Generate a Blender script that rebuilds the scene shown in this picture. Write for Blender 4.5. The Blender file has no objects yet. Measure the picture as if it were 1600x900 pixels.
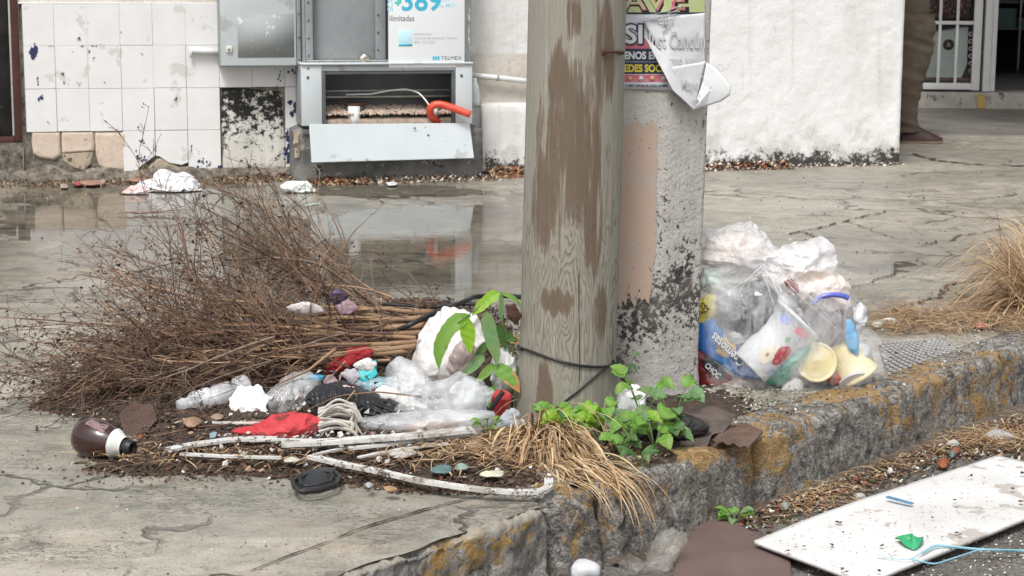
import bpy, bmesh, math, random
import numpy as np
from mathutils import Vector, Matrix, noise as mnoise
random.seed(7)
R = math.radians
SC = bpy.context.scene
COL = SC.collection

# ------------------------------------------------------------------ camera, world, sun, exposure
F_PX = 3000.0
CAM = Vector((0, 0, 1.28))
PITCH = R(9.85)
ROLL = R(0.4)
cd = bpy.data.cameras.new("camera")
cam = bpy.data.objects.new("camera", cd)
COL.objects.link(cam)
SC.camera = cam
cd.sensor_width = 36.0
cd.lens = F_PX / 1600 * 36
cd.clip_end = 500
CROT = Matrix.Rotation(R(90) - PITCH, 4, 'X') @ Matrix.Rotation(ROLL, 4, 'Z')
cam.matrix_world = Matrix.Translation(CAM) @ CROT
cd.dof.use_dof = True
cd.dof.focus_distance = 5.3
cd.dof.aperture_fstop = 16.0

world = bpy.data.worlds.new("World")
SC.world = world
world.use_nodes = True
wt = world.node_tree
bg = wt.nodes["Background"]
sky = wt.nodes.new("ShaderNodeTexSky")
sky.sky_type = 'NISHITA'
sky.sun_disc = False
sky.sun_elevation = R(58)
sky.sun_rotation = R(200)
sky.air_density = 1.0
sky.dust_density = 4.0
hs = wt.nodes.new("ShaderNodeHueSaturation")
hs.inputs["Saturation"].default_value = 0.22
wt.links.new(sky.outputs[0], hs.inputs["Color"])
wt.links.new(hs.outputs[0], bg.inputs[0])
bg.inputs[1].default_value = 0.12
sl = bpy.data.lights.new("sun", 'SUN')
sl.energy = 1.5
sl.angle = R(14)
sl.color = (1.0, 0.985, 0.96)
sun = bpy.data.objects.new("sun", sl)
COL.objects.link(sun)
sd = Vector((math.sin(R(200)) * math.cos(R(58)), math.cos(R(200)) * math.cos(R(58)), math.sin(R(58))))
sun.rotation_euler = sd.to_track_quat('Z', 'Y').to_euler()
SC.view_settings.view_transform = 'Standard'
SC.view_settings.look = 'None'
SC.view_settings.exposure = 0.56
SC.cycles.transparent_max_bounces = 24
SC.cycles.max_bounces = 8

# ------------------------------------------------------------------ pixel (1600x900) to place
def ray(px, py):
    return (CROT.to_3x3() @ Vector(((px - 800) / F_PX, (450 - py) / F_PX, -1))).normalized()
def P(px, py, z=0.0):
    d = ray(px, py); return CAM + d * ((z - CAM.z) / d.z)
def PD(px, py, Y):
    d = ray(px, py); return CAM + d * ((Y - CAM.y) / d.y)
def D(py, px=800):
    return P(px, py).y
W0 = P(200, 280)
WA = R(13)
WN = Vector((math.sin(WA), -math.cos(WA), 0))
MW = Matrix.Translation(W0) @ Matrix.Rotation(WA, 4, 'Z')
MWI = MW.inverted()
def WP(px, py, off=0.0):
    d = ray(px, py); return CAM + d * (((W0 + WN * off) - CAM).dot(WN) / d.dot(WN))
def WL(px, py, off=0.0):      # wall frame: x along the wall, y into it, z up
    return MWI @ WP(px, py, off)

# ------------------------------------------------------------------ numpy noise
def _h(i, j, k, seed):
    n = (i.astype(np.uint32) * np.uint32(374761393) + j.astype(np.uint32) * np.uint32(668265263) + k.astype(np.uint32) * np.uint32(2147483647 - 1274126177) + np.uint32(seed * 69069 + 1))
    n = (n ^ (n >> np.uint32(13))) * np.uint32(1274126177)
    n = n ^ (n >> np.uint32(16))
    n = n * np.uint32(2246822519); n = n ^ (n >> np.uint32(13))
    return (n & np.uint32(0xFFFFFF)).astype(np.float64) / 0xFFFFFF
def vn(p, seed=0):
    p = np.asarray(p, float)
    i = np.floor(p).astype(np.int64); f = p - i; f = f * f * (3 - 2 * f)
    r = 0
    for a in (0, 1):
        for b in (0, 1):
            for c in (0, 1):
                w = (f[..., 0] if a else 1 - f[..., 0]) * (f[..., 1] if b else 1 - f[..., 1]) * (f[..., 2] if c else 1 - f[..., 2])
                r = r + w * _h(i[..., 0] + a, i[..., 1] + b, i[..., 2] + c, seed)
    return r * 2 - 1
def fbm(p, oct=4, seed=0, ridge=False):
    p = np.asarray(p, float); s = 0; a = 1; t = 0
    for o in range(oct):
        v = vn(p * 2 ** o, seed + o * 17)
        s = s + a * ((1 - 2 * np.abs(v)) if ridge else v); t += a; a *= 0.5
    return s / t

# ------------------------------------------------------------------ mesh builder (world coordinates)
class MB:
    def __init__(s, xf=None):
        s.v = []; s.f = []; s.m = []; s.xf = xf
    def add(s, vs, fs, mi=0):
        o = len(s.v)
        if s.xf is not None:
            vs = [s.xf @ Vector(v) for v in vs]
        s.v += [tuple(v) for v in vs]
        s.f += [tuple(i + o for i in f) for f in fs]
        s.m += [mi] * len(fs)
    def box(s, a, b, mi=0):
        x0, y0, z0 = [min(a[i], b[i]) for i in range(3)]; x1, y1, z1 = [max(a[i], b[i]) for i in range(3)]
        s.add([(x0, y0, z0), (x1, y0, z0), (x1, y1, z0), (x0, y1, z0), (x0, y0, z1), (x1, y0, z1), (x1, y1, z1), (x0, y1, z1)],
              [(0, 3, 2, 1), (4, 5, 6, 7), (0, 1, 5, 4), (1, 2, 6, 5), (2, 3, 7, 6), (3, 0, 4, 7)], mi)
    def tube(s, pts, rad, n=6, mi=0, cap=True):
        pts = [Vector(p) for p in pts]
        if not hasattr(rad, '__len__'): rad = [rad] * len(pts)
        vs = []; fs = []
        prev = None
        for i, p in enumerate(pts):
            t = (pts[min(i + 1, len(pts) - 1)] - pts[max(i - 1, 0)])
            if t.length < 1e-9: t = Vector((0, 0, 1))
            t.normalize()
            if prev is None:
                u = t.orthogonal().normalized()
            else:
                u = prev - t * prev.dot(t)
                u = u.normalized() if u.length > 1e-6 else t.orthogonal().normalized()
            prev = u; w = t.cross(u)
            for k in range(n):
                a = 2 * math.pi * k / n
                vs.append(p + (u * math.cos(a) + w * math.sin(a)) * rad[i])
        for i in range(len(pts) - 1):
            for k in range(n):
                a = i * n + k; b = i * n + (k + 1) % n
                fs.append((a, b, b + n, a + n))
        if cap:
            fs.append(tuple(range(n))[::-1]); fs.append(tuple(range((len(pts) - 1) * n, len(pts) * n)))
        s.add(vs, fs, mi)
    def sweep(s, pts, prof, up=Vector((0, 0, 1)), mi=0, twist=None):
        pts = [Vector(p) for p in pts]; n = len(prof); vs = []; fs = []
        for i, p in enumerate(pts):
            t = (pts[min(i + 1, len(pts) - 1)] - pts[max(i - 1, 0)]).normalized()
            side = t.cross(up).normalized(); w = side.cross(t)
            if twist:
                q = Matrix.Rotation(twist[i], 3, t); side = q @ side; w = q @ w
            for a, b in prof: vs.append(p + side * a + w * b)
        for i in range(len(pts) - 1):
            for k in range(n):
                a = i * n + k; b = i * n + (k + 1) % n
                fs.append((a, b, b + n, a + n))
        fs.append(tuple(range(n))[::-1]); fs.append(tuple(range((len(pts) - 1) * n, len(pts) * n)))
        s.add(vs, fs, mi)
    def grid(s, arr, mi=0, closed_u=False, flip=False):      # arr [rows][cols] of points
        nr = len(arr); nc = len(arr[0]); vs = [tuple(p) for r in arr for p in r]; fs = []
        for i in range(nr - 1):
            for j in range(nc if closed_u else nc - 1):
                a = i * nc + j; b = i * nc + (j + 1) % nc
                q = (a, b, b + nc, a + nc)
                fs.append(q[::-1] if flip else q)
        s.add(vs, fs, mi)
    def prism(s, poly, d, mi=0):      # poly of 3D points, extruded by vector d
        poly = [Vector(p) for p in poly]; d = Vector(d); n = len(poly)
        vs = poly + [p + d for p in poly]
        fs = [tuple(range(n)), tuple(range(n, 2 * n))[::-1]] + [(i, i + n, (i + 1) % n + n, (i + 1) % n) for i in range(n)]
        s.add(vs, fs, mi)
    def flake(s, c, size, mi=0, flat=0.6, k=None):
        k = k or random.choice((3, 4, 5)); nrm = Vector((random.gauss(0, 1 - flat), random.gauss(0, 1 - flat), 1)).normalized()
        u = nrm.orthogonal().normalized(); w = nrm.cross(u); a0 = random.random() * 6.28; asp = random.uniform(.35, 1)
        c = Vector(c); vs = []
        for i in range(k):
            a = a0 + 2 * math.pi * i / k + random.uniform(-.3, .3)
            vs.append(c + u * math.cos(a) * size + w * math.sin(a) * size * asp + nrm * random.uniform(-.25, .25) * size)
        s.add(vs, [tuple(range(k))], mi)
    def pebble(s, c, r, mi=0, sq=.6):
        c = Vector(c); rot = Matrix.Rotation(random.random() * 6.28, 3, 'Z')
        vs = []
        for x, y, z in ICO_V:
            v = rot @ Vector((x * r * random.uniform(.8, 1.2), y * r * random.uniform(.6, .9), z * r * sq)); vs.append(c + v)
        s.add(vs, ICO_F, mi)
def _ico():
    bm = bmesh.new(); bmesh.ops.create_icosphere(bm, subdivisions=1, radius=1)
    v = [tuple(x.co) for x in bm.verts]; f = [tuple(x.index for x in q.verts) for q in bm.faces]; bm.free(); return v, f
ICO_V, ICO_F = _ico()

INV = {}      # world inverse of every thing's root
def props(o, label=None, cat=None, group=None, kind=None):
    if label: o['label'] = label
    if cat: o['category'] = cat
    if group: o['group'] = group
    if kind: o['kind'] = kind
    return o
def thing(name, loc, label, cat, group=None, rz=0.0):
    o = bpy.data.objects.new(name, None); COL.objects.link(o)
    o.location = loc; o.rotation_euler = (0, 0, rz); o.empty_display_size = .1
    INV[o.name] = (Matrix.Translation(Vector(loc)) @ Matrix.Rotation(rz, 4, 'Z')).inverted()
    return props(o, label, cat, group)
def make(name, mb, mats, parent=None, smooth=True, bevel=0, subs=0, solid=0, label=None, cat=None, group=None, kind=None, ang=None):
    if not isinstance(mats, (list, tuple)): mats = [mats]
    me = bpy.data.meshes.new(name)
    V = np.array(mb.v, float)
    if parent is not None:
        inv = np.array(INV[parent.name])
        L = V @ inv[:3, :3].T + inv[:3, 3]; loc = None
    else:
        loc = Vector(((V[:, 0].min() + V[:, 0].max()) / 2, (V[:, 1].min() + V[:, 1].max()) / 2, V[:, 2].min())); L = V - np.array(loc)
    me.from_pydata([tuple(x) for x in L.tolist()], [], mb.f)
    for m in mats: me.materials.append(m)
    me.polygons.foreach_set("material_index", mb.m)
    me.polygons.foreach_set("use_smooth", [bool(smooth)] * len(mb.f))
    me.update()
    if ang is not None: me.set_sharp_from_angle(angle=R(ang))
    o = bpy.data.objects.new(name, me); COL.objects.link(o)
    if parent is not None:
        o.parent = parent; INV[o.name] = INV[parent.name]
    else:
        o.location = loc; INV[o.name] = Matrix.Translation(loc).inverted()
    if solid:
        md = o.modifiers.new("solid", 'SOLIDIFY'); md.thickness = solid; md.offset = 0
    if bevel:
        md = o.modifiers.new("bevel", 'BEVEL'); md.width = bevel; md.segments = 2; md.limit_method = 'ANGLE'
    if subs:
        md = o.modifiers.new("subdivision", 'SUBSURF'); md.levels = subs; md.render_levels = subs
    return props(o, label, cat, group, kind)

def resample(pts, n, closed=True):
    pts = [Vector(p) for p in pts]
    if closed: pts = pts + [pts[0]]
    L = [0]
    for a, b in zip(pts, pts[1:]): L.append(L[-1] + (b - a).length)
    out = []; j = 0; N = n if closed else n - 1
    for i in range(n):
        t = L[-1] * i / N
        while j < len(pts) - 2 and L[j + 1] < t: j += 1
        f = (t - L[j]) / max(1e-9, L[j + 1] - L[j]); out.append(pts[j].lerp(pts[j + 1], min(1, f)))
    return out
def smoothpath(pts, n, it=2):
    p = resample(pts, n, False)
    for _ in range(it):
        p = [p[0]] + [(p[i - 1] + p[i] * 2 + p[i + 1]) / 4 for i in range(1, len(p) - 1)] + [p[-1]]
    return p
def crease(p, seed=0, sc=1.0):
    """folded-plastic noise in about -1..1: sharp ridges in two sizes"""
    p = np.asarray(p, float) * sc
    w = np.stack([vn(p * .7, seed + 5), vn(p * .7, seed + 6), vn(p * .7, seed + 7)], -1) * .6
    q = p + w * .8; rg = np.random.RandomState(seed * 7 + 3); s = 0
    for k in range(6):
        dv = rg.normal(size=3); dv /= np.linalg.norm(dv); f = rg.uniform(.35, 1.5); ph_ = rg.uniform(0, 6)
        s = s + np.abs(((q @ dv) * f + ph_ + .35 * vn(q * .8, seed + 20 + k)) % 2 - 1) * (1 / (.6 + f))
    s = (s / 2.6 - .5) * 1.5
    return .75 * s + .35 * (1 - 2 * np.abs(vn(p + w, seed))) + .16 * (1 - 2 * np.abs(vn(p * 2.6 + w, seed + 1)))
def lump(out_px, Y, thick, cr=.01, cs=12, seed=0, rings=22, seg=110, zmin=0.002, tilt=0.0, power=.5, wob=1.0, smooth_it=2):
    """closed soft body: outline standing in the plane y=Y (tilt leans the top away), bulging both ways, creased"""
    o = [PD(x, y, Y) for x, y in out_px]; o = resample(o, seg)
    for _ in range(smooth_it): o = [(o[i - 1] + o[i] * 2 + o[(i + 1) % seg]) / 4 for i in range(seg)]
    O = np.array([tuple(p) for p in o]); c = O.mean(0)
    sz = np.linalg.norm(O - c, axis=1)[:, None]; O = c + (O - c) * (1 + (.11 * fbm(O * (1.1 / sz.mean()) , 3, seed + 50) + .05 * fbm(O * (5 / sz.mean()), 2, seed + 51))[:, None])
    mb = MB(); szm = float(sz.mean())
    if szm < .05: cr = max(cr, .17 * szm); cs = min(70, max(cs, 1.9 / szm))
    elif szm < .12: cr = max(cr, .10 * szm); cs = max(cs, 1.9 / szm)
    zb = O[:, 2].min()
    for side in (-1, 1):
        rr = np.sin(np.linspace(0, 1, rings) * math.pi / 2)
        A = c + (O - c)[None] * rr[:, None, None]
        A[:, :, 1] += side * thick * (1 - rr[:, None] ** 2).clip(0) ** power
        nrm = A - c; nrm[:, :, 1] *= 2; nrm /= np.linalg.norm(nrm, axis=-1, keepdims=True) + 1e-9
        d = crease(A, seed, cs) * cr * wob
        A = A + nrm * d[..., None]
        A[:, :, 1] += tilt * (A[:, :, 2] - zb)
        A[:, :, 2] = np.maximum(A[:, :, 2], zmin)
        mb.grid([[tuple(q) for q in r] for r in A], closed_u=True, flip=(side > 0))
    return mb
def sheet(out_px, z, height, cr=.008, cs=14, seed=0, rings=16, seg=80, tiltx=0, tilty=0, smooth_it=1, edge=0.0):
    """crumpled sheet lying about flat; outline on the level z"""
    o = [P(x, y, z) for x, y in out_px]; o = resample(o, seg)
    for _ in range(smooth_it): o = [(o[i - 1] + o[i] * 2 + o[(i + 1) % seg]) / 4 for i in range(seg)]
    O = np.array([tuple(p) for p in o]); c = O.mean(0); rr = np.linspace(0.001, 1, rings)
    A = c + (O - c)[None] * rr[:, None, None]
    A[:, :, 2] += height * (1 - rr[:, None] ** 2) + crease(A, seed, cs) * cr + cr * .6 + tiltx * (A[:, :, 0] - c[0]) + tilty * (A[:, :, 1] - c[1])
    A[:, :, 2] = np.maximum(A[:, :, 2], z + edge)
    mb = MB(); mb.grid([[tuple(q) for q in r] for r in A], closed_u=True)
    return mb
def lathe(prof, org, axis, n=40, cr=0, cs=20, seed=0, roll_up=None, mi=None, closed=False):
    """profile of (distance along axis, radius)"""
    axis = Vector(axis).normalized(); u = (roll_up or axis.orthogonal()).normalized(); u = (u - axis * u.dot(axis)).normalized(); w = axis.cross(u); org = Vector(org)
    A = np.array([[tuple(org + axis * x + (u * math.cos(2 * math.pi * k / n) + w * math.sin(2 * math.pi * k / n)) * r) for k in range(n)] for x, r in prof])
    if cr:
        C = np.array([tuple(org + axis * x) for x, r in prof])[:, None, :]
        N = A - C; N /= np.linalg.norm(N, axis=-1, keepdims=True) + 1e-9
        A = A + N * (crease(A, seed, cs) * cr)[..., None]
    mb = MB(); mb.grid([[tuple(q) for q in r] for r in A], closed_u=True)
    return mb

# ------------------------------------------------------------------ materials
class NT:
    def __init__(s, name):
        s.m = bpy.data.materials.new(name); s.m.use_nodes = True; s.t = s.m.node_tree; s.N = s.t.nodes; s.L = s.t.links
        s.b = s.N["Principled BSDF"]; s.out = s.N["Material Output"]
        s.tc = s.N.new("ShaderNodeTexCoord"); s.geo = s.N.new("ShaderNodeNewGeometry")
        s.O = s.tc.outputs["Object"]; s.W = s.geo.outputs["Position"]
    def lk(s, a, b):
        if hasattr(a, 'is_linked') or hasattr(a, 'links'): s.L.new(a, b)
        elif isinstance(a, (tuple, list)): b.default_value = tuple(a) + (1,) if len(a) == 3 and len(b.default_value) == 4 else tuple(a)
        else: b.default_value = a
    def map(s, v, scale=(1, 1, 1), rot=(0, 0, 0), loc=(0, 0, 0)):
        n = s.N.new("ShaderNodeMapping"); s.lk(v, n.inputs[0]); n.inputs["Scale"].default_value = scale; n.inputs["Rotation"].default_value = rot; n.inputs["Location"].default_value = loc
        return n.outputs[0]
    def noise(s, v, scale, detail=5, rough=.55, dist=0, lac=2):
        n = s.N.new("ShaderNodeTexNoise"); s.lk(v, n.inputs["Vector"]); n.inputs["Scale"].default_value = scale; n.inputs["Detail"].default_value = detail
        n.inputs["Roughness"].default_value = rough; n.inputs["Distortion"].default_value = dist; n.inputs["Lacunarity"].default_value = lac
        return n.outputs["Fac"]
    def voro(s, v, scale, feat='F1', rnd=1, out="Distance"):
        n = s.N.new("ShaderNodeTexVoronoi"); n.feature = feat; s.lk(v, n.inputs["Vector"]); n.inputs["Scale"].default_value = scale; n.inputs["Randomness"].default_value = rnd
        return n.outputs[out]
    def ramp(s, f, stops, interp='LINEAR'):
        n = s.N.new("ShaderNodeValToRGB"); s.lk(f, n.inputs[0]); e = n.color_ramp.elements; n.color_ramp.interpolation = interp
        while len(e) < len(stops): e.new(0.5)
        for i, (p, c) in enumerate(stops):
            e[i].position = p; e[i].color = (c, c, c, 1) if not hasattr(c, '__len__') else tuple(c) + (1,)
        return n.outputs[0]
    def mix(s, f, a, b, mode='MIX'):
        n = s.N.new("ShaderNodeMix"); n.data_type = 'RGBA'; n.blend_type = mode; s.lk(f, n.inputs[0]); s.lk(a, n.inputs[6]); s.lk(b, n.inputs[7]); return n.outputs[2]
    def math(s, op, a, b=0.0, clamp=False):
        n = s.N.new("ShaderNodeMath"); n.operation = op; n.use_clamp = clamp; s.lk(a, n.inputs[0]); s.lk(b, n.inputs[1]); return n.outputs[0]
    def sep(s, v):
        n = s.N.new("ShaderNodeSeparateXYZ"); s.lk(v, n.inputs[0]); return n.outputs
    def comb(s, x, y, z):
        n = s.N.new("ShaderNodeCombineXYZ"); s.lk(x, n.inputs[0]); s.lk(y, n.inputs[1]); s.lk(z, n.inputs[2]); return n.outputs[0]
    def attr(s, name):
        n = s.N.new("ShaderNodeAttribute"); n.attribute_name = name; return n.outputs["Fac"]
    def bump(s, h, strength=.3, dist=.01, prev=None):
        n = s.N.new("ShaderNodeBump"); s.lk(h, n.inputs["Height"]); n.inputs["Strength"].default_value = strength; n.inputs["Distance"].default_value = dist
        if prev is not None: s.L.new(prev, n.inputs["Normal"])
        return n.outputs[0]
    def fin(s, col=None, rough=None, nrm=None, **kw):
        if col is not None: s.lk(col, s.b.inputs["Base Color"])
        if rough is not None: s.lk(rough, s.b.inputs["Roughness"])
        if nrm is not None: s.L.new(nrm, s.b.inputs["Normal"])
        for k, v in kw.items(): s.lk(v, s.b.inputs[k.replace('_', ' ')])
        return s.m

def pm(name, c1, c2, scale=8, rough=.6, bump=.2, bscale=None, bdist=.004, spots=None, detail=6, stretch=None, lo=.35, hi=.65, rand=False, **kw):
    t = NT(name); v = t.O
    if stretch: v = t.map(v, stretch)
    f = t.ramp(t.noise(v, scale, detail, .6), [(lo, 0.0), (hi, 1.0)])
    c = t.mix(f, c1, c2)
    for sp in (spots or []):
        scol, ssc, th = sp[:3]
        g = t.ramp(t.noise(t.map(v, loc=(3.1 * th * 10, 1, 2)), ssc, 4, .65), [(th, 0.0), (min(1, th + .03), 1.0)])
        c = t.mix(g, c, scol)
    if rand:
        oi = t.N.new("ShaderNodeObjectInfo"); r = t.ramp(oi.outputs["Random"], [(0, .82), (1, 1.1)]); c = t.mix(1.0, c, r, 'MULTIPLY')
    n = t.bump(t.noise(v, bscale or scale * 4, 6, .6), bump, bdist) if bump else None
    return t.fin(c, rough, n, **kw)
def film(name, col=(.85, .87, .88), a0=.15, a1=.75, scale=9, rough=.12, lo=.35, hi=.7, stretch=(1, 1, 1), bump=.6):
    t = NT(name); v = t.map(t.W, stretch)
    n1 = t.noise(v, scale, 5, .6, 1.2)
    rid = t.math('SUBTRACT', 1.0, t.math('MULTIPLY', t.math('ABSOLUTE', t.math('SUBTRACT', n1, .5)), 9.0), True)
    n2 = t.noise(v, scale * .5, 3, .5, .5)
    f = t.math('MAXIMUM', t.ramp(n2, [(lo, 0.0), (hi, 1.0)]), t.math('MULTIPLY', rid, .45))
    al = t.ramp(f, [(0, a0), (1, a1)])
    return t.fin(col, rough, t.bump(n1, bump, .01), Alpha=al)

def text(s, size, origin, xdir, ydir, mats, parent, name="lettering", bold=0.0, ext=.0004, align='LEFT', sx=1.0, shear=0.0, space=1.0, bend=None):
    cu = bpy.data.curves.new(name, 'FONT'); cu.body = s; cu.size = size; cu.offset = bold; cu.extrude = ext; cu.align_x = align; cu.shear = shear; cu.space_character = space; cu.resolution_u = 3
    ob = bpy.data.objects.new("tmp", cu); COL.objects.link(ob); bpy.context.view_layer.update()
    me = bpy.data.meshes.new_from_object(ob.evaluated_get(bpy.context.evaluated_depsgraph_get()))
    bpy.data.objects.remove(ob); bpy.data.curves.remove(cu)
    xd = Vector(xdir).normalized(); yd = Vector(ydir).normalized(); zd = xd.cross(yd).normalized()
    mb = MB(); vs = []
    for v in me.vertices:
        x, y, z = v.co.x * sx, v.co.y, v.co.z
        if bend: p = bend(x, y, z)
        else: p = Vector(origin) + xd * x + yd * y + zd * z
        vs.append(p)
    mb.add(vs, [tuple(p.vertices) for p in me.polygons]); bpy.data.meshes.remove(me)
    return make(name, mb, mats, parent, smooth=False)
# ------------------------------------------------------------------ surface materials
def m_pavement():
    t = NT("pavement_concrete")
    wet = t.attr("wet"); v = t.W
    big = t.noise(t.map(v, (.9, .9, 1)), 1.6, 8, .62, .4)
    mid = t.noise(t.map(v, (1, 1, 1), loc=(5, 3, 0)), 9, 8, .68, .6)
    fine = t.noise(v, 70, 5, .7)
    streak = t.noise(t.map(v, (3, 12, 3), rot=(0, 0, R(14))), 3.2, 7, .75, 1.6)
    c = t.mix(t.ramp(big, [(.36, 0.0), (.64, 1.0)]), (.25, .23, .18), (.43, .405, .335))
    c = t.mix(t.ramp(mid, [(.42, 0.0), (.62, 1.0)]), c, (.47, .43, .36))
    c = t.mix(t.math('MULTIPLY', t.ramp(mid, [(.30, 1.0), (.44, 0.0)]), .75), c, (.15, .14, .12))
    c = t.mix(t.math('MULTIPLY', t.ramp(streak, [(.57, 0.0), (.66, 1.0)]), .32), c, (.13, .12, .10))
    c = t.mix(t.math('MULTIPLY', t.ramp(streak, [(.26, 1.0), (.40, 0.0)]), .35), c, (.50, .46, .40))
    rust = t.noise(t.map(v, (1, 2, 1), loc=(9, 2, 1)), 3.3, 6, .7)
    c = t.mix(t.math('MULTIPLY', t.ramp(rust, [(.54, 0.0), (.68, 1.0)]), .5), c, (.33, .23, .15))
    grn = t.noise(t.map(v, loc=(2, 8, 1)), 1.9, 6, .7)
    c = t.mix(t.math('MULTIPLY', t.ramp(grn, [(.55, 0.0), (.68, 1.0)]), .45), c, (.17, .19, .15))
    pit = t.noise(v, 38, 3, .8)
    c = t.mix(t.ramp(pit, [(.63, 0.0), (.69, 1.0)]), c, (.07, .065, .055))
    tr = t.noise(t.map(v, (1.0, 2.6, 1)), 13, 4, .6, 2.2)
    trl = t.math('SUBTRACT', 1.0, t.math('MULTIPLY', t.math('ABSOLUTE', t.math('SUBTRACT', tr, .5)), 42.0), True)
    trm = t.ramp(t.noise(v, 2.2, 3, .5), [(.50, 0.0), (.60, 1.0)])
    c = t.mix(t.math('MULTIPLY', t.math('MULTIPLY', trl, trm), .6), c, (.12, .11, .09))
    sand = t.noise(v, 150, 3, .7); c = t.mix(t.math('MULTIPLY', t.ramp(sand, [(.56, 0.0), (.64, 1.0)]), .45), c, (.52, .49, .43)); c = t.mix(t.math('MULTIPLY', t.ramp(sand, [(.36, 1.0), (.44, 0.0)]), .5), c, (.10, .09, .075))
    wv = t.N.new("ShaderNodeVectorMath"); wv.operation = 'ADD'; t.lk(v, wv.inputs[0]); nz_ = t.N.new("ShaderNodeTexNoise"); nz_.inputs["Scale"].default_value = 5; nz_.inputs["Detail"].default_value = 5; t.lk(v, nz_.inputs["Vector"])
    sc_n = t.N.new("ShaderNodeVectorMath"); sc_n.operation = 'SCALE'; sc_n.inputs["Scale"].default_value = .35; t.lk(nz_.outputs["Color"], sc_n.inputs[0]); t.lk(sc_n.outputs[0], wv.inputs[1])
    ce = t.voro(wv.outputs[0], 1.5, 'DISTANCE_TO_EDGE'); cm = t.ramp(t.noise(t.map(v, loc=(3, 3, 0)), 1.1, 3, .5), [(.46, 0.0), (.56, 1.0)])
    cl = t.math('MULTIPLY', t.ramp(ce, [(0.0, 1.0), (.010, .8), (.020, 0.0)]), cm)
    c = t.mix(t.math('MULTIPLY', cl, .85), c, (.05, .045, .04))
    patchb = t.noise(t.map(v, (.7, 1.3, 1), loc=(7, 1, 0)), .8, 5, .55, .3)
    c = t.mix(t.math('MULTIPLY', t.ramp(patchb, [(.50, 0.0), (.54, 1.0)]), .35), c, (.15, .145, .125))
    wn = t.math('ADD', wet, t.math('MULTIPLY', t.math('SUBTRACT', big, .5), .5), True)
    wf = t.ramp(wn, [(.15, 0.0), (.55, 1.0)])
    c = t.mix(t.math('MULTIPLY', wf, .5), c, t.mix(1.0, c, (.40, .38, .35), 'MULTIPLY'))
    rg = t.math('MULTIPLY', mid, .2)
    r = t.ramp(wf, [(0, .62), (1, .20)])
    r = t.math('ADD', r, t.math('SUBTRACT', rg, .1))
    h = t.math('ADD', t.math('MULTIPLY', mid, .7), t.math('ADD', t.math('MULTIPLY', fine, .3), t.math('ADD', t.math('MULTIPLY', streak, .4), t.math('ADD', t.math('MULTIPLY', cl, -2.0), t.math('MULTIPLY', t.math('MULTIPLY', trl, trm), -.4)))))
    n = t.N.new("ShaderNodeBump"); t.lk(h, n.inputs["Height"]); n.inputs["Distance"].default_value = .012
    t.lk(t.ramp(wf, [(0, .8), (1, .25)]), n.inputs["Strength"])
    return t.fin(c, r, n.outputs[0])
def m_kerb():
    t = NT("kerb_stone_concrete"); v = t.W
    a = t.noise(v, 7, 8, .7, .5); b = t.noise(t.map(v, loc=(4, 4, 4)), 26, 8, .75, .8); f = t.noise(v, 110, 4, .7)
    c = t.mix(t.ramp(a, [(.35, 0.0), (.65, 1.0)]), (.17, .16, .142), (.35, .33, .30))
    c = t.mix(t.ramp(b, [(.50, 0.0), (.62, .9)]), c, (.46, .44, .40))
    c = t.mix(t.ramp(b, [(.37, .95), (.47, 0.0)]), c, (.045, .04, .035))
    vein = t.noise(t.map(v, (1, 1, 2)), 16, 5, .6, 2.5)
    vl = t.math('SUBTRACT', 1.0, t.math('MULTIPLY', t.math('ABSOLUTE', t.math('SUBTRACT', vein, .5)), 30.0), True)
    c = t.mix(t.math('MULTIPLY', vl, .55), c, (.05, .045, .04))
    gz = t.noise(t.map(v, loc=(1, 7, 2)), 3.2, 7, .72, .3); gd = t.noise(v, 34, 5, .7)
    gz = t.math('ADD', gz, t.math('MULTIPLY', t.math('ADD', t.sep(v)[0], -.5), .018)); gz = t.math('ADD', gz, t.math('MULTIPLY', t.math('ADD', t.sep(v)[2], .05), .45))
    lm = t.ramp(t.math('ADD', gz, t.math('MULTIPLY', t.math('SUBTRACT', gd, .5), .35)), [(.52, 0.0), (.555, 1.0)])
    lic = t.mix(t.noise(v, 60, 3, .6), (.50, .29, .075), (.30, .19, .08))
    c = t.mix(t.math('MULTIPLY', lm, .84), c, lic)
    brn = t.ramp(t.noise(t.map(v, loc=(8, 1, 5)), 4.5, 6, .7), [(.55, 0.0), (.68, .6)])
    c = t.mix(brn, c, (.16, .11, .07))
    pit = t.noise(v, 75, 3, .75); c = t.mix(t.ramp(pit, [(.64, 0.0), (.70, .9)]), c, (.02, .018, .015))
    h = t.math('ADD', t.math('MULTIPLY', b, 1.0), t.math('ADD', t.math('MULTIPLY', f, .5), t.math('MULTIPLY', vl, -.5)))
    return t.fin(c, .74, t.bump(h, .85, .012))
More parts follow.
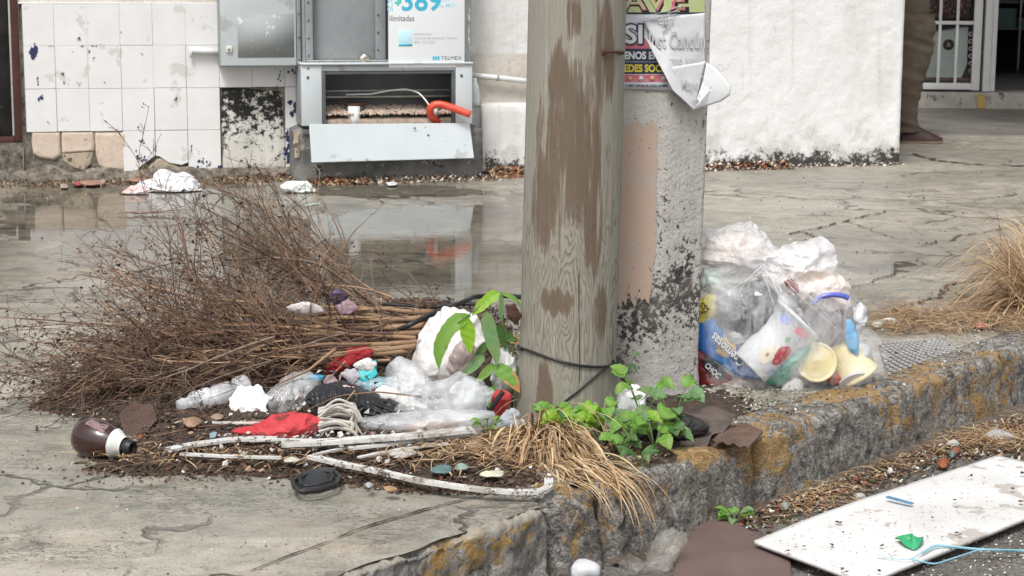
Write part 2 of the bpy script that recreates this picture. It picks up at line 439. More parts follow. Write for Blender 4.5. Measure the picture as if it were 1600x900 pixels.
def m_broken():      # broken concrete edge under the slab
    t = NT("broken_concrete_edge"); v = t.W
    a = t.noise(v, 9, 8, .7, .6); b = t.noise(t.map(v, loc=(4, 4, 4)), 32, 8, .75, .8)
    c = t.mix(t.ramp(a, [(.35, 0.0), (.65, 1.0)]), (.22, .21, .19), (.40, .385, .35))
    c = t.mix(t.ramp(b, [(.38, 1.0), (.49, 0.0)]), c, (.05, .045, .04)); bb_ = t.noise(t.map(v, (1, 1, .6), loc=(3, 3, 1)), 6, 7, .75); c = t.mix(t.ramp(bb_, [(.52, 0.0), (.64, .75)]), c, (.085, .078, .07))
    gz = t.noise(t.map(v, loc=(2, 7, 2)), 4.2, 7, .72)
    z = t.sep(v)[2]
    zz = t.ramp(t.math('MULTIPLY', t.math('ADD', z, .11), 9.0), [(0, 0.0), (.6, 1.0)])
    lm = t.math('MULTIPLY', t.ramp(t.math('ADD', gz, t.math('MULTIPLY', t.math('SUBTRACT', t.noise(v, 40, 4, .7), .5), .3)), [(.53, 0.0), (.58, 1.0)]), zz)
    c = t.mix(t.math('MULTIPLY', lm, .85), c, (.40, .23, .05))
    pale = t.ramp(t.math('MULTIPLY', t.math('ADD', z, .012), 90.0), [(0, 0.0), (1, 1.0)])
    c = t.mix(t.math('MULTIPLY', pale, .8), c, (.42, .385, .32))
    return t.fin(c, .75, t.bump(t.math('ADD', b, t.noise(v, 90, 4, .7)), .9, .012))
def m_asphalt():
    t = NT("asphalt"); v = t.W
    g = t.voro(v, 170); a = t.noise(v, 5, 6, .6); gr = t.noise(v, 60, 4, .8)
    c = t.mix(t.ramp(a, [(.35, 0.0), (.65, 1.0)]), (.11, .10, .088), (.20, .185, .165))
    c = t.mix(t.ramp(gr, [(.52, 0.0), (.66, 1.0)]), c, (.30, .275, .24))
    c = t.mix(t.ramp(gr, [(.34, 1.0), (.44, 0.0)]), c, (.035, .03, .026))
    return t.fin(c, .8, t.bump(t.math('ADD', t.math('MULTIPLY', g, -1.0), gr), .9, .008))
def m_white_render():
    t = NT("white_lime_render"); v = t.W
    a = t.noise(v, 3, 6, .6); b = t.noise(v, 24, 8, .7, .5); f = t.noise(v, 95, 4, .6)
    c = t.mix(t.ramp(a, [(.35, 0.0), (.7, 1.0)]), (.80, .795, .785), (.72, .715, .70))
    c = t.mix(t.ramp(b, [(.62, 0.0), (.72, .55)]), c, (.45, .42, .38))
    x, y, z = t.sep(v)
    g = t.math('ADD', t.math('MULTIPLY', z, -1.5), t.math('MULTIPLY', t.noise(v, 6, 8, .75), 2.0))     # grime grows from the base
    c = t.mix(t.ramp(g, [(.68, 0.0), (.98, .6)]), c, (.42, .40, .37))
    g2 = t.noise(t.map(v, (1, 1, .5), loc=(9, 3, 2)), 2.2, 8, .72); c = t.mix(t.ramp(g2, [(.50, 0.0), (.68, .55)]), c, (.56, .535, .49))
    dr = t.noise(t.map(v, (9, 9, .7)), 1.6, 5, .65); c = t.mix(t.ramp(dr, [(.58, 0.0), (.72, .4)]), c, (.50, .48, .44))
    mo = t.math('ADD', t.math('MULTIPLY', z, -3.6), t.math('MULTIPLY', t.noise(t.map(v, loc=(3, 1, 0)), 13, 9, .80), 2.15))
    c = t.mix(t.ramp(mo, [(.78, 0.0), (.90, 1.0)]), c, (.045, .042, .035))
    sp = t.noise(t.map(v, loc=(2, 5, 3)), 45, 3, .8)
    c = t.mix(t.ramp(sp, [(.70, 0.0), (.74, .7)]), c, (.12, .11, .10))
    return t.fin(c, .9, t.bump(t.math('ADD', b, t.math('MULTIPLY', f, .35)), .5, .010))
def m_cream_render():
    t = NT("cream_render"); v = t.W
    a = t.noise(v, 5, 6, .6); b = t.noise(v, 30, 6, .7, .5)
    c = t.mix(t.ramp(a, [(.35, 0.0), (.65, 1.0)]), (.66, .615, .56), (.56, .51, .44))
    c = t.mix(t.ramp(b, [(.36, .35), (.46, 0.0)]), c, (.25, .22, .19))
    return t.fin(c, .9, t.bump(b, .6, .01))
def m_mortar():
    t = NT("mouldy_mortar"); v = t.W
    a = t.noise(v, 9, 8, .7, .3); b = t.noise(t.map(v, loc=(1, 2, 3)), 27, 8, .8)
    z = t.sep(v)[2]
    c = t.mix(t.ramp(a, [(.38, 0.0), (.6, 1.0)]), (.10, .085, .065), (.27, .235, .19))
    c = t.mix(t.ramp(b, [(.52, 0.0), (.66, .8)]), c, (.40, .36, .30))
    c = t.mix(t.ramp(b, [(.36, 1.0), (.48, 0.0)]), c, (.025, .024, .02))
    return t.fin(c, .9, t.bump(b, 1.0, .015))
def m_mould():
    t = NT("whitewash_with_black_mould"); v = t.W
    b = t.noise(t.map(v, loc=(1, 2, 3)), 22, 9, .78); a = t.noise(v, 6, 5, .6); z = t.sep(v)[2]
    c = t.mix(t.ramp(a, [(.38, 0.0), (.62, 1.0)]), (.55, .53, .48), (.70, .68, .63))
    k = t.math('ADD', b, t.math('MULTIPLY', t.math('SUBTRACT', z, WZ(380, 205)), .42))
    c = t.mix(t.ramp(k, [(.505, 0.0), (.545, 1.0)]), c, (.022, .022, .02))
    k2 = t.noise(t.map(v, loc=(7, 2, 3)), 15, 5, .7)
    c = t.mix(t.ramp(k2, [(.66, 0.0), (.69, 1.0)]), c, (.02, .04, .17))
    return t.fin(c, .88, t.bump(b, .6, .01))
def WZ(px, py): return WP(px, py).z
def m_wood():
    t = NT("weathered_pole_wood"); v = t.O
    x, y, z = t.sep(v)
    ang = t.math('ARCTAN2', x, t.math('MULTIPLY', y, -1.0))
    st = t.comb(t.math('MULTIPLY', ang, 1.15), 0.0, t.math('MULTIPLY', z, 1.25))
    n0 = t.noise(st, 1.55, 3, .45, .7)
    knot = t.math('MULTIPLY', -1.0, 0.0)
    # contour bands of a smooth field give the cathedral grain
    field = n0
    # a knot low on the pole
    dx = t.math('SUBTRACT', ang, KNOT[0]); dz = t.math('MULTIPLY', t.math('SUBTRACT', z, KNOT[1]), 2.6)
    d = t.math('SQRT', t.math('ADD', t.math('MULTIPLY', dx, dx), t.math('MULTIPLY', dz, dz)))
    kb = t.ramp(t.math('MULTIPLY', d, 1.3), [(0, 1.0), (1, 0.0)])
    field = t.math('ADD', field, t.math('MULTIPLY', kb, .35))
    grain = t.noise(t.comb(t.math('MULTIPLY', ang, 22.0), 0.0, t.math('MULTIPLY', z, 1.2)), 2.4, 6, .7)
    fgr = t.noise(t.comb(t.math('MULTIPLY', ang, 70.0), 0.0, t.math('MULTIPLY', z, 3.0)), 2.0, 4, .7)
    import math as _m
    js = t.math('MULTIPLY', t.math('SUBTRACT', t.noise(t.comb(t.math('MULTIPLY', ang, 3.2), 1.0, t.math('MULTIPLY', z, 2.2)), 2.0, 5, .6), .5), 1.0)
    best = None
    for cx, cy, rx, ry in ((888, 215, 50, 135), (868, 120, 20, 60), (938, 70, 20, 95), (846, 300, 22, 100), (925, 330, 20, 110), (892, 20, 12, 40), (866, 465, 30, 26), (940, 480, 12, 60), (855, 620, 14, 60)):
        a0 = _m.asin(max(-.98, min(.98, (cx - 890) / 77))); z0 = (665 - cy) * .00173; ra = rx / 77 * 1.15; rz_ = ry * .00173
        ex = t.math('MULTIPLY', t.math('SUBTRACT', ang, a0), 1 / ra); ez = t.math('MULTIPLY', t.math('SUBTRACT', z, z0), 1 / rz_)
        d_ = t.math('SUBTRACT', 1.0, t.math('SQRT', t.math('ADD', t.math('MULTIPLY', ex, ex), t.math('MULTIPLY', ez, ez))))
        best = d_ if best is None else t.math('MAXIMUM', best, d_)
    best = t.math('MAXIMUM', best, -.75)
    pn = t.noise(t.comb(t.math('MULTIPLY', ang, 1.5), 4.0, t.math('MULTIPLY', z, 1.15)), 1.7, 3, .5, .9)
    pf = t.math('ADD', .5, t.math('ADD', t.math('MULTIPLY', best, .30), t.math('ADD', t.math('MULTIPLY', js, .75), t.math('MULTIPLY', t.math('SUBTRACT', grain, .5), .16))))
    pf = t.math('ADD', pf, t.math('MULTIPLY', t.math('SUBTRACT', fgr, .5), .06))
    patch = t.ramp(pf, [(.475, 0.0), (.505, .6), (.55, .82), (.66, 1.0)])
    band = t.math('FRACT', t.math('MULTIPLY', t.math('ADD', t.math('MULTIPLY', pn, 1.0), t.math('MULTIPLY', kb, .55)), 15.0))
    bs = t.math('MULTIPLY', t.ramp(band, [(.0, 0.0), (.10, 1.0), (.35, .6), (.50, 0.0), (1, 0.0)]), t.ramp(z, [(.05, .25), (.25, 1.0), (.55, 1.0), (.75, .2)]))
    grey = t.mix(grain, (.22, .21, .168), (.40, .382, .325))
    brn = t.mix(grain, (.095, .068, .045), (.205, .152, .105))
    pat = t.math('ADD', t.math('MULTIPLY', patch, .95), t.math('MULTIPLY', bs, .80), True)
    c = t.mix(pat, grey, brn)
    edge = t.math('SUBTRACT', 1.0, t.math('MULTIPLY', t.math('ABSOLUTE', t.math('SUBTRACT', patch, .5)), 2.6), True)
    c = t.mix(t.math('MULTIPLY', edge, .5), c, (.50, .48, .42))
    c = t.mix(t.math('MULTIPLY', t.ramp(fgr, [(.30, 1.0), (.42, 0.0)]), .55), c, (.07, .055, .04))
    st2 = t.ramp(t.noise(t.comb(t.math('MULTIPLY', ang, 3.0), 9.0, t.math('MULTIPLY', z, .8)), 3.0, 4, .6), [(.58, 0.0), (.70, .5)])
    c = t.mix(st2, c, (.52, .505, .46))
    falloff = t.ramp(t.math('ADD', t.math('MULTIPLY', z, -1.8), grain), [(.30, 0.0), (.6, .6)])  # colour gets darker towards the foot of the pole
    c = t.mix(falloff, c, (.10, .088, .065))
    h = t.math('ADD', t.math('MULTIPLY', grain, .7), t.math('ADD', t.math('MULTIPLY', fgr, .4), t.math('MULTIPLY', bs, -.25)))
    return t.fin(c, .78, t.bump(h, .6, .006))
KNOT = (-.15, .30)
def m_post():
    t = NT("speckled_post_concrete"); v = t.W
    a = t.noise(v, 8, 6, .6); b = t.noise(v, 55, 5, .8); st = t.noise(t.map(v, (14, 14, 1.2)), 2, 4, .6)
    c = t.mix(a, (.46, .44, .40), (.60, .58, .54))
    c = t.mix(t.ramp(st, [(.5, 0.0), (.7, .4)]), c, (.33, .31, .28))
    z = t.sep(v)[2]
    w = t.ramp(z, [(.05, .10), (.25, .15), (.42, .03), (.9, -.06)])
    w = t.math('MULTIPLY', 1.0, w)
    sub = t.math('SUBTRACT', .0, 0.0)
    k = t.math('ADD', b, t.math('MULTIPLY', t.math('SUBTRACT', t.noise(t.map(v, loc=(3, 3, 3)), 4.5, 5, .7), .5), .5))
    k = t.math('ADD', k, t.ramp(t.math('MULTIPLY', z, 1.0), [(0, .03), (.28, .10), (.45, .045), (.58, -.01), (1, -.03)]))
    c = t.mix(t.ramp(k, [(.585, 0.0), (.60, .8), (.66, 1.0)]), c, (.035, .033, .03))
    lw = t.math('ADD', a, t.math('MULTIPLY', z, -.35)); c = t.mix(t.ramp(lw, [(.34, 0.0), (.56, .4)]), c, (.27, .245, .215))
    sm = t.noise(t.map(v, (1, 1, .6), loc=(6, 2, 2)), 120, 3, .7); c = t.mix(t.ramp(sm, [(.65, 0.0), (.70, .7)]), c, (.12, .11, .10))
    hole = t.noise(t.map(v, loc=(8, 1, 1)), 85, 2, .5); c = t.mix(t.ramp(hole, [(.70, 0.0), (.74, 1.0)]), c, (.04, .035, .03))
    return t.fin(c, .85, t.bump(t.math('ADD', b, t.math('MULTIPLY', hole, -1.0)), .6, .006))
def m_peach():
    t = NT("faded_peach_paint"); v = t.W
    a = t.noise(t.map(v, (1, 1, .5)), 14, 6, .6); b = t.noise(v, 70, 4, .75)
    c = t.mix(a, (.47, .34, .265), (.54, .42, .34))
    c = t.mix(t.ramp(b, [(.62, 0.0), (.68, .9)]), c, (.13, .11, .09))
    w_ = t.noise(t.map(v, (1, 1, .5), loc=(2, 2, 2)), 18, 7, .75); c = t.mix(t.ramp(w_, [(.54, 0.0), (.60, .8)]), c, (.46, .43, .38))
    return t.fin(c, .8, t.bump(b, .4, .003))
M = {}
M['pave'] = m_pavement(); M['kerb'] = m_kerb(); M['broken'] = m_broken(); M['asphalt'] = m_asphalt(); M['white'] = m_white_render(); M['cream'] = m_cream_render()
M['mortar'] = m_mortar(); M['mould'] = m_mould(); M['wood'] = m_wood(); M['post'] = m_post(); M['peach'] = m_peach()
M['tile'] = pm("painted_wall_tile", (.72, .715, .70), (.78, .775, .77), 5, .38, .1, 30, .002, spots=[((.38, .36, .33), 55, .73), ((.62, .60, .56), 6, .60)])
M['bluechip'] = pm("dark_blue_old_paint", (.012, .03, .13), (.03, .03, .05), 60, .6, .2)
M['darkchip'] = pm("dark_chip", (.05, .045, .04), (.10, .09, .09), 60, .7, .2)
M['bed'] = pm("beige_tile_bed", (.56, .45, .36), (.63, .53, .43), 14, .9, .7, 30, .006, spots=[((.30, .25, .19), 16, .62)])
M['beddirty'] = pm("stained_tile_bed", (.50, .42, .32), (.34, .28, .20), 12, .9, .8, 26, .008, spots=[((.12, .10, .07), 20, .58)])
M['blackdoor'] = pm("black_lacquered_door", (.010, .010, .011), (.03, .028, .028), 9, .3, .5, 20, .006, spots=[((.30, .30, .30), 50, .70)])
M['redwood'] = pm("dark_red_frame", (.09, .028, .02), (.05, .02, .016), 12, .6, .4)
M['grey'] = pm("pale_grey_enamel", (.50, .55, .56), (.56, .60, .61), 4, .42, .08, 30, .002, spots=[((.22, .13, .08), 26, .74), ((.42, .44, .43), 3.5, .58), ((.30, .30, .29), 18, .68), ((.10, .10, .10), 70, .76)])
M['grey2'] = pm("darker_grey_enamel", (.27, .29, .30), (.33, .35, .36), 6, .5, .12, 30, .002, spots=[((.20, .11, .07), 22, .73), ((.22, .23, .23), 4, .58), ((.42, .42, .42), 22, .66)])
M['panel'] = pm("scratched_grey_panel", (.30, .32, .315), (.34, .36, .355), 9, .8, .1, 40, .002, spots=[((.50, .51, .50), 24, .63), ((.22, .22, .21), 30, .66)])
M['dkgrey'] = pm("dark_grey_enamel", (.07, .075, .08), (.11, .115, .12), 8, .5, .2, spots=[((.2, .2, .2), 30, .68)])
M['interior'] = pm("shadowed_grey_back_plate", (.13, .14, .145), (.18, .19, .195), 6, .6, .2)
M['rail'] = pm("galvanised_rail", (.45, .44, .42), (.30, .29, .27), 25, .45, .2, Metallic=.5)
M['bolt'] = pm("dull_bolt", (.06, .06, .06), (.16, .15, .13), 60, .6, 0)
M['paper'] = pm("printed_white_vinyl", (.83, .86, .87), (.86, .885, .895), 3, .4, .03)
M['ink'] = pm("dark_grey_ink", (.10, .10, .12), (.13, .13, .15), 10, .5, 0)
M['ink2'] = pm("pale_grey_ink", (.40, .41, .42), (.48, .49, .50), 10, .6, 0)
M['cyan'] = pm("cyan_ink", (.05, .42, .62), (.08, .50, .66), 10, .4, 0)
M['cyanpale'] = pm("pale_cyan_ink", (.36, .66, .80), (.44, .72, .84), 10, .4, 0)
M['orange'] = pm("red_orange_hose_plastic", (.60, .06, .03), (.70, .10, .05), 20, .4, .1)
M['pvc'] = pm("white_plastic_pipe", (.68, .69, .68), (.76, .77, .76), 10, .35, .05)
M['plinth'] = pm("grimy_plinth_concrete", (.10, .098, .09), (.22, .215, .20), 7, .85, .8, 30, .012, spots=[((.04, .04, .035), 14, .60), ((.33, .31, .28), 20, .64)])
M['gravel'] = pm("pinkish_gravel", (.40, .30, .23), (.58, .47, .38), 40, .85, .3, rand=False, spots=[((.18, .14, .11), 60, .62)])
M['white_metal'] = pm("white_painted_metal", (.68, .68, .67), (.76, .76, .75), 6, .4, .1, spots=[((.3, .28, .25), 30, .72)])
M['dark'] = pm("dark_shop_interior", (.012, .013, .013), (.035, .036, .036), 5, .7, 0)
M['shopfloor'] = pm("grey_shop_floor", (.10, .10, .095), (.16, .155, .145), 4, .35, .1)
M['trouser'] = pm("brown_olive_cotton", (.085, .066, .045), (.115, .092, .064), 9, .9, .35, 260, .0015)
M['shoe'] = pm("dark_brown_leather", (.032, .013, .010), (.06, .025, .02), 14, .45, .25, 80, .002)
M['sole'] = pm("tan_rubber_sole", (.26, .19, .13), (.18, .13, .09), 20, .8, .2)
M['skin'] = pm("skin", (.42, .24, .16), (.48, .29, .20), 9, .55, .1)
M['shirt'] = pm("grey_shirt_cotton", (.25, .26, .28), (.30, .31, .33), 9, .9, .2)
M['hair'] = pm("black_hair", (.01, .009, .008), (.02, .018, .015), 60, .6, .5)
M['lampblack'] = pm("black_cable_rubber", (.012, .012, .013), (.025, .024, .024), 30, .45, .1)
M['rust'] = pm("rusty_iron", (.06, .022, .012), (.11, .045, .02), 60, .85, .5)
M['soil'] = pm("dark_leaf_mould", (.035, .023, .016), (.09, .06, .042), 30, .95, 1.0, 70, .012, spots=[((.17, .12, .08), 60, .62)])

# ------------------------------------------------------------------ kerb line, pavement, road
K0 = P(590, 888); K1 = P(1600, 548)
KD = (K1 - K0).normalized(); KN = Vector((-KD.y, KD.x, 0))      # KN points into the pavement
ROAD = -0.185
def tw(p): 
    q = Vector((p[0], p[1], 0)) - K0; return q.dot(KD), q.dot(KN)
def TW(t, w, z=0): return K0 + KD * t + KN * w + Vector((0, 0, z))
T1 = tw(P(838, 790))[0]; T2 = tw(P(935, 765))[0]; T3 = tw(P(1192, 690))[0]
T4 = tw(P(1385, 615))[0]; T5 = tw(P(1490, 580))[0]; T6 = tw(P(1640, 530))[0]
print("kerb joints", T1, T2, T3, T4, T5, T6, "dir", KD)
def axis_vals(segs):
    out = [segs[0][0]]
    for a, b, s in segs:
        n = max(1, int(round((b - a) / s))); out += [a + (b - a) * i / n for i in range(1, n + 1)]
    return out
ts = axis_vals([(-60, -10, 10), (-10, -2.5, .5), (-2.5, 9.5, .035), (9.5, 14, .3), (14, 60, 10)])
ws = axis_vals([(0, .14, .02), (.14, 2.4, .025), (2.4, 9.5, .045), (9.5, 14, .3), (14, 70, 10)])
TT, WW = np.meshgrid(np.array(ts), np.array(ws), indexing='ij')
edge = np.where(TT < T1, .020, .10)
edge = edge + np.where(TT < T1, .012 * fbm(np.stack([TT * 9, TT * 0, TT * 0], -1), 4, 3), 0)
W2 = WW + edge
X = K0.x + KD.x * TT + KN.x * W2; Y = K0.y + KD.y * TT + KN.y * W2
def ell(px, py, ax, ay, sc=1.0):
    c = P(px, py); a = (P(px + ax, py) - P(px - ax, py)).length / 2; b = (P(px, py - ay) - P(px, py + ay)).length / 2
    return c.x, c.y, a, b, sc
PUD = [ell(660, 425, 260, 105), ell(420, 400, 300, 80, .85), ell(230, 300, 280, 26, .9), ell(900, 330, 160, 50, .7), ell(815, 340, 130, 36, .8), ell(640, 345, 170, 40, .9), ell(300, 385, 250, 50, .8), ell(160, 335, 190, 42, .75), ell(60, 425, 120, 40, .4), ell(560, 300, 260, 18, .7), ell(470, 480, 200, 60, .7), ell(1180, 420, 150, 45, .55), ell(1330, 405, 110, 22, .45)]
def blob(X, Y, lst):
    s = np.zeros_like(X)
    for cx, cy, a, b, sc in lst:
        d = ((X - cx) / a) ** 2 + ((Y - cy) / b) ** 2
        s = np.maximum(s, sc * np.clip(1.35 - d, 0, 1))
    return s
pts3 = np.stack([X, Y, X * 0], -1)
near = (np.abs(X) < 6) & (Y < 22)
def pave_h(X, Y, B=None):
    p = np.stack([X, Y, X * 0], -1)
    n = fbm(p * 1.3, 5, 11)
    B = blob(X, Y, PUD) if B is None else B
    return .0065 * n + .0022 * fbm(p * 14, 3, 31) - .0110 * B + .002
PB = blob(X, Y, PUD)
Z = np.where(near, pave_h(X, Y, PB), 0)
fe = np.clip(1 - (W2 - .02) / .25, 0, 1) * (TT < T1) * near; Z = Z * (1 - fe) + fe * (.005 + .25 * Z)
wetv = np.clip(PB * 1.1 + np.where(Y > D(560), .22, 0) + np.where(Y > D(430), .10, 0) + np.where((X < 0) & (Y > D(470)), .3, 0), 0, 1) * near
WATER = -0.0035
mb = MB(); mb.grid([[(X[i, j], Y[i, j], Z[i, j]) for j in range(X.shape[1])] for i in range(X.shape[0])], flip=False)
pav = make("pavement", mb, M['pave'], kind='structure')
at = pav.data.attributes.new("wet", 'FLOAT', 'POINT'); at.data.foreach_set("value", wetv.ravel())
# make sure normals look up
if pav.data.polygons[5000].normal.z < 0: pav.data.flip_normals()
_gx = np.arange(-4, 7, .02); _gy = np.arange(3, 20, .02); _GX, _GY = np.meshgrid(_gx, _gy, indexing='ij'); _PH = pave_h(_GX, _GY).astype(np.float32)
def ph(x, y):
    i = int(round((x + 4) / .02)); j = int(round((y - 3) / .02))
    return float(_PH[i, j]) if 0 <= i < _PH.shape[0] and 0 <= j < _PH.shape[1] else 0.0
def G(px, py, dz=0.0):
    p = P(px, py); p.z = max(ph(p.x, p.y), WATER) + dz; return p

t_ = NT("shallow_rain_water")
t_.N.remove(t_.b); gl = t_.N.new("ShaderNodeBsdfGlossy"); tr = t_.N.new("ShaderNodeBsdfTransparent"); mx = t_.N.new("ShaderNodeMixShader"); fr = t_.N.new("ShaderNodeFresnel")
fr.inputs[0].default_value = 1.38; gl.inputs["Roughness"].default_value = .03; tr.inputs[0].default_value = (.95, .945, .93, 1)
bmpn = t_.bump(t_.noise(t_.map(t_.W, (1, 3.0, 1)), 9, 3, .5), .018, .02); t_.L.new(bmpn, gl.inputs["Normal"])
t_.L.new(fr.outputs[0], mx.inputs[0]); t_.L.new(tr.outputs[0], mx.inputs[1]); t_.L.new(gl.outputs[0], mx.inputs[2]); t_.L.new(mx.outputs[0], t_.out.inputs[0])
M['water'] = t_.m
mb = MB(); xs0, xs1, y0, y1 = -3.3, 3.2, 5.3, 11.6
n1, n2 = 26, 26
mb.grid([[(xs0 + (xs1 - xs0) * i / n1, y0 + (y1 - y0) * j / n2, WATER) for j in range(n2 + 1)] for i in range(n1 + 1)])
# only where the pavement dips (plus a margin) is there any water
fs = []
for f in mb.f:
    q = np.array([mb.v[i] for i in f]); gx, gy = np.meshgrid(np.linspace(q[:, 0].min(), q[:, 0].max(), 5), np.linspace(q[:, 1].min(), q[:, 1].max(), 5))
    if (pave_h(gx, gy) < WATER + .001).any(): fs.append(f)
mb.f = fs; mb.m = [0] * len(fs)
wat = make("puddle_water", mb, M['water'], kind='structure')
if wat.data.polygons[0].normal.z < 0: wat.data.flip_normals()

# road
xs = axis_vals([(-60, -1, 10), (-1, 5.5, .04), (5.5, 10, .5), (10, 70, 10)]); ys = axis_vals([(-60, -2, 10), (-2, 2.5, .5), (2.5, 7.5, .04), (7.5, 12, .5), (12, 80, 10)])
XX, YY = np.meshgrid(np.array(xs), np.array(ys), indexing='ij')
ZR = np.where((np.abs(XX) < 10) & (np.abs(YY) < 12), ROAD + .006 * fbm(np.stack([XX * 2, YY * 2, XX * 0], -1), 4, 5) + .0035 * fbm(np.stack([XX * 22, YY * 22, XX * 0], -1), 2, 9), ROAD)
mb = MB(); mb.grid([[(XX[i, j], YY[i, j], ZR[i, j]) for j in range(XX.shape[1])] for i in range(XX.shape[0])])
road = make("road", mb, M['asphalt'], kind='structure')
if road.data.polygons[0].normal.z < 0: road.data.flip_normals()
def RD(px, py, dz=0.0):
    p = P(px, py, ROAD); p.z += dz; return p

# kerb of separate stones
kerb = thing("kerb", TW(0, .05, ROAD), None, None); kerb['kind'] = 'structure'
def stone(t0, t1, wtop, lab=None, mat='kerb', seed=1, top=0.008, rough=.012, step=.014, rad=.035):
    n = max(6, int((t1 - t0) / step))
    prof = [(wtop, top - .05), (wtop, top - .002)]
    m = 7
    for i in range(1, m): prof.append((wtop + (rad - wtop) * i / m, top + .001))
    for i in range(7):
        a = math.pi / 2 * i / 6; prof.append((rad - rad * math.sin(a), top - rad + rad * math.cos(a)))
    k = 16
    for i in range(1, k + 1):
        z = (top - rad) + (ROAD - .03 - (top - rad)) * i / k; prof.append((-.018 * i / k, z))
    T = np.linspace(t0, t1, n); A = np.zeros((n, len(prof), 3))
    for i, t in enumerate(T):
        e = min(t - t0, t1 - t); sq = max(0, 1 - e / .022) ** 2 * .018
        for j, (w, z) in enumerate(prof):
            ww = w + (sq if j > 1 else 0); zz = z - (sq * .8 if z > ROAD else 0)
            A[i, j] = TW(t, ww, zz)
    d = rough * (fbm(A * 6, 4, seed) * .9 + .7 * fbm(A * 24, 4, seed + 3) + .35 * fbm(A * 70, 2, seed + 5) - .25 * np.clip(fbm(A * 11, 3, seed + 8, True), 0, 1))
    J = np.arange(len(prof)); N = np.zeros_like(A)
    for j in J:
        w, z = prof[j]
        if j < 8: nv = Vector((0, 0, 1))
        elif j < 15: a = math.pi / 2 * (j - 8) / 6; nv = -KN * math.sin(a) + Vector((0, 0, math.cos(a)))
        else: nv = -KN
        N[:, j] = tuple(nv)
    falloff = np.where(J < 2, 0, np.where(J < 5, .5, 1.0))[None, :, None]
    A = A + N * d[..., None] * falloff
    mb = MB(); mb.grid([[tuple(q) for q in r] for r in A], flip=True)
    L = len(prof)
    mb.f.append(tuple(range(L))); mb.m.append(0); mb.f.append(tuple(range((n - 1) * L, n * L))[::-1]); mb.m.append(0)
    return make("kerb_stone", mb, M[mat], kerb, label=lab)
stone(-9, -1.4, .06, None, 'broken', 3, .0, .012, .03, .010)
stone(-1.4, T1 - .012, .05, "broken slab edge with a thin orange band of lichen", 'broken', 4, .0005, .022, .007, .010)
stone(T1 + .016, T2 - .012, .17, "short cracked kerb stone", 'kerb', 5, .006, .018)
stone(T2 + .02, T3 - .006, .17, None, 'kerb', 6, .006, .014)
stone(T3 + .008, T4 - .003, .17, None, 'kerb', 7, .010, .014)
stone(T4 + .003, T5 - .003, .17, None, 'kerb', 8, .010, .013)
stone(T5 + .003, T6 + .6, .17, None, 'kerb', 9, .010, .013)
stone(T6 + .61, T6 + 9, .17, None, 'kerb', 10, .010, .013, .05)
# dirt packed behind and between the stones
mb = MB(); mb.box((0, 0, 0), (1, 1, 1)); 
def kbox(t0, t1, w0, w1, z0, z1):
    return [TW(a, b, c) for c in (z0, z1) for a, b in ((t0, w0), (t1, w0), (t1, w1), (t0, w1))]
mb = MB(); mb.add(kbox(-9, T6 + 9, .04, .16, ROAD - .03, -.02), [(0, 3, 2, 1), (4, 5, 6, 7), (0, 1, 5, 4), (1, 2, 6, 5), (2, 3, 7, 6), (3, 0, 4, 7)])
make("dirt_backing", mb, M['soil'], kerb, smooth=False)

# cracks and joints filled with dirt
cr = MB()
def crackline(pts, w, jit=.012, seed=0, n=150):
    p = resample([P(x, y) for x, y in pts], n, False); L = []; Rr = []
    for i, q in enumerate(p):
        t = (p[min(i + 1, n - 1)] - p[max(0, i - 1)]).normalized(); s = Vector((-t.y, t.x, 0))
        j = jit * mnoise.noise(Vector((q.x * 9, q.y * 9, seed))) + jit * .6 * mnoise.noise(Vector((q.x * 33, q.y * 33, seed))) + jit * .3 * mnoise.noise(Vector((q.x * 90, q.y * 90, seed)))
        w0_ = w; ww = 1.15 * w * max(.12, .55 + .9 * mnoise.noise(Vector((q.x * 17, q.y * 17, seed + 4)))) * min(1, min(i, n - 1 - i) / 4 + .15)
        c = q + s * j; a = c + s * ww; b = c - s * ww
        a.z = ph(a.x, a.y) + .006; b.z = ph(b.x, b.y) + .006; L.append(a); Rr.append(b)
    cr.grid([L, Rr])
for i, (pts, w, jt) in enumerate([
    ([(30, 395), (100, 406), (126, 415), (178, 419)], .006, .02), ([(388, 896), (470, 866), (560, 832), (650, 804), (772, 772)], .0035, .004),
    ([(1380, 492), (1430, 476), (1465, 466), (1480, 448), (1530, 437), (1572, 428)], .012, .03), ([(1478, 452), (1500, 464), (1512, 474)], .005, .02),
    ([(1232, 368), (1262, 362), (1300, 352), (1340, 342), (1390, 332)], .008, .03), ([(1328, 452), (1370, 440), (1402, 426)], .005, .02),
    ([(1430, 387), (1475, 389), (1540, 391)], .004, .02), ([(1095, 346), (1150, 350), (1190, 351)], .004, .02), ([(1252, 364), (1290, 378), (1320, 386)], .005, .02),
    ([(1425, 242), (1470, 254), (1520, 259), (1620, 262)], .022, .05), ([(1470, 212), (1530, 212), (1620, 211)], .012, .02), ([(1330, 350), (1372, 368), (1420, 378)], .004, .03),
    ([(1440, 386), (1500, 372), (1560, 362), (1600, 352)], .007, .04), ([(1480, 560), (1530, 552), (1600, 566)], .006, .02), ([(1100, 372), (1130, 366), (1200, 378)], .003, .02),
    ([(1180, 300), (1240, 304), (1330, 318)], .003, .03), ([(1400, 300), (1450, 312), (1520, 322)], .004, .04), ([(790, 296), (812, 304), (830, 300)], .005, .02)]):
    crackline(pts, w, jt, i)
make("pavement_cracks", cr, M['soil'], kind='structure')
# ------------------------------------------------------------------ walls (built in the wall frame)
def uz(px, py, off=0.0):
    q = WL(px, py, off); return q.x, q.z
def wmb(): return MB(MW)
def WPT(u, off, z): return MW @ Vector((u, -off, z))

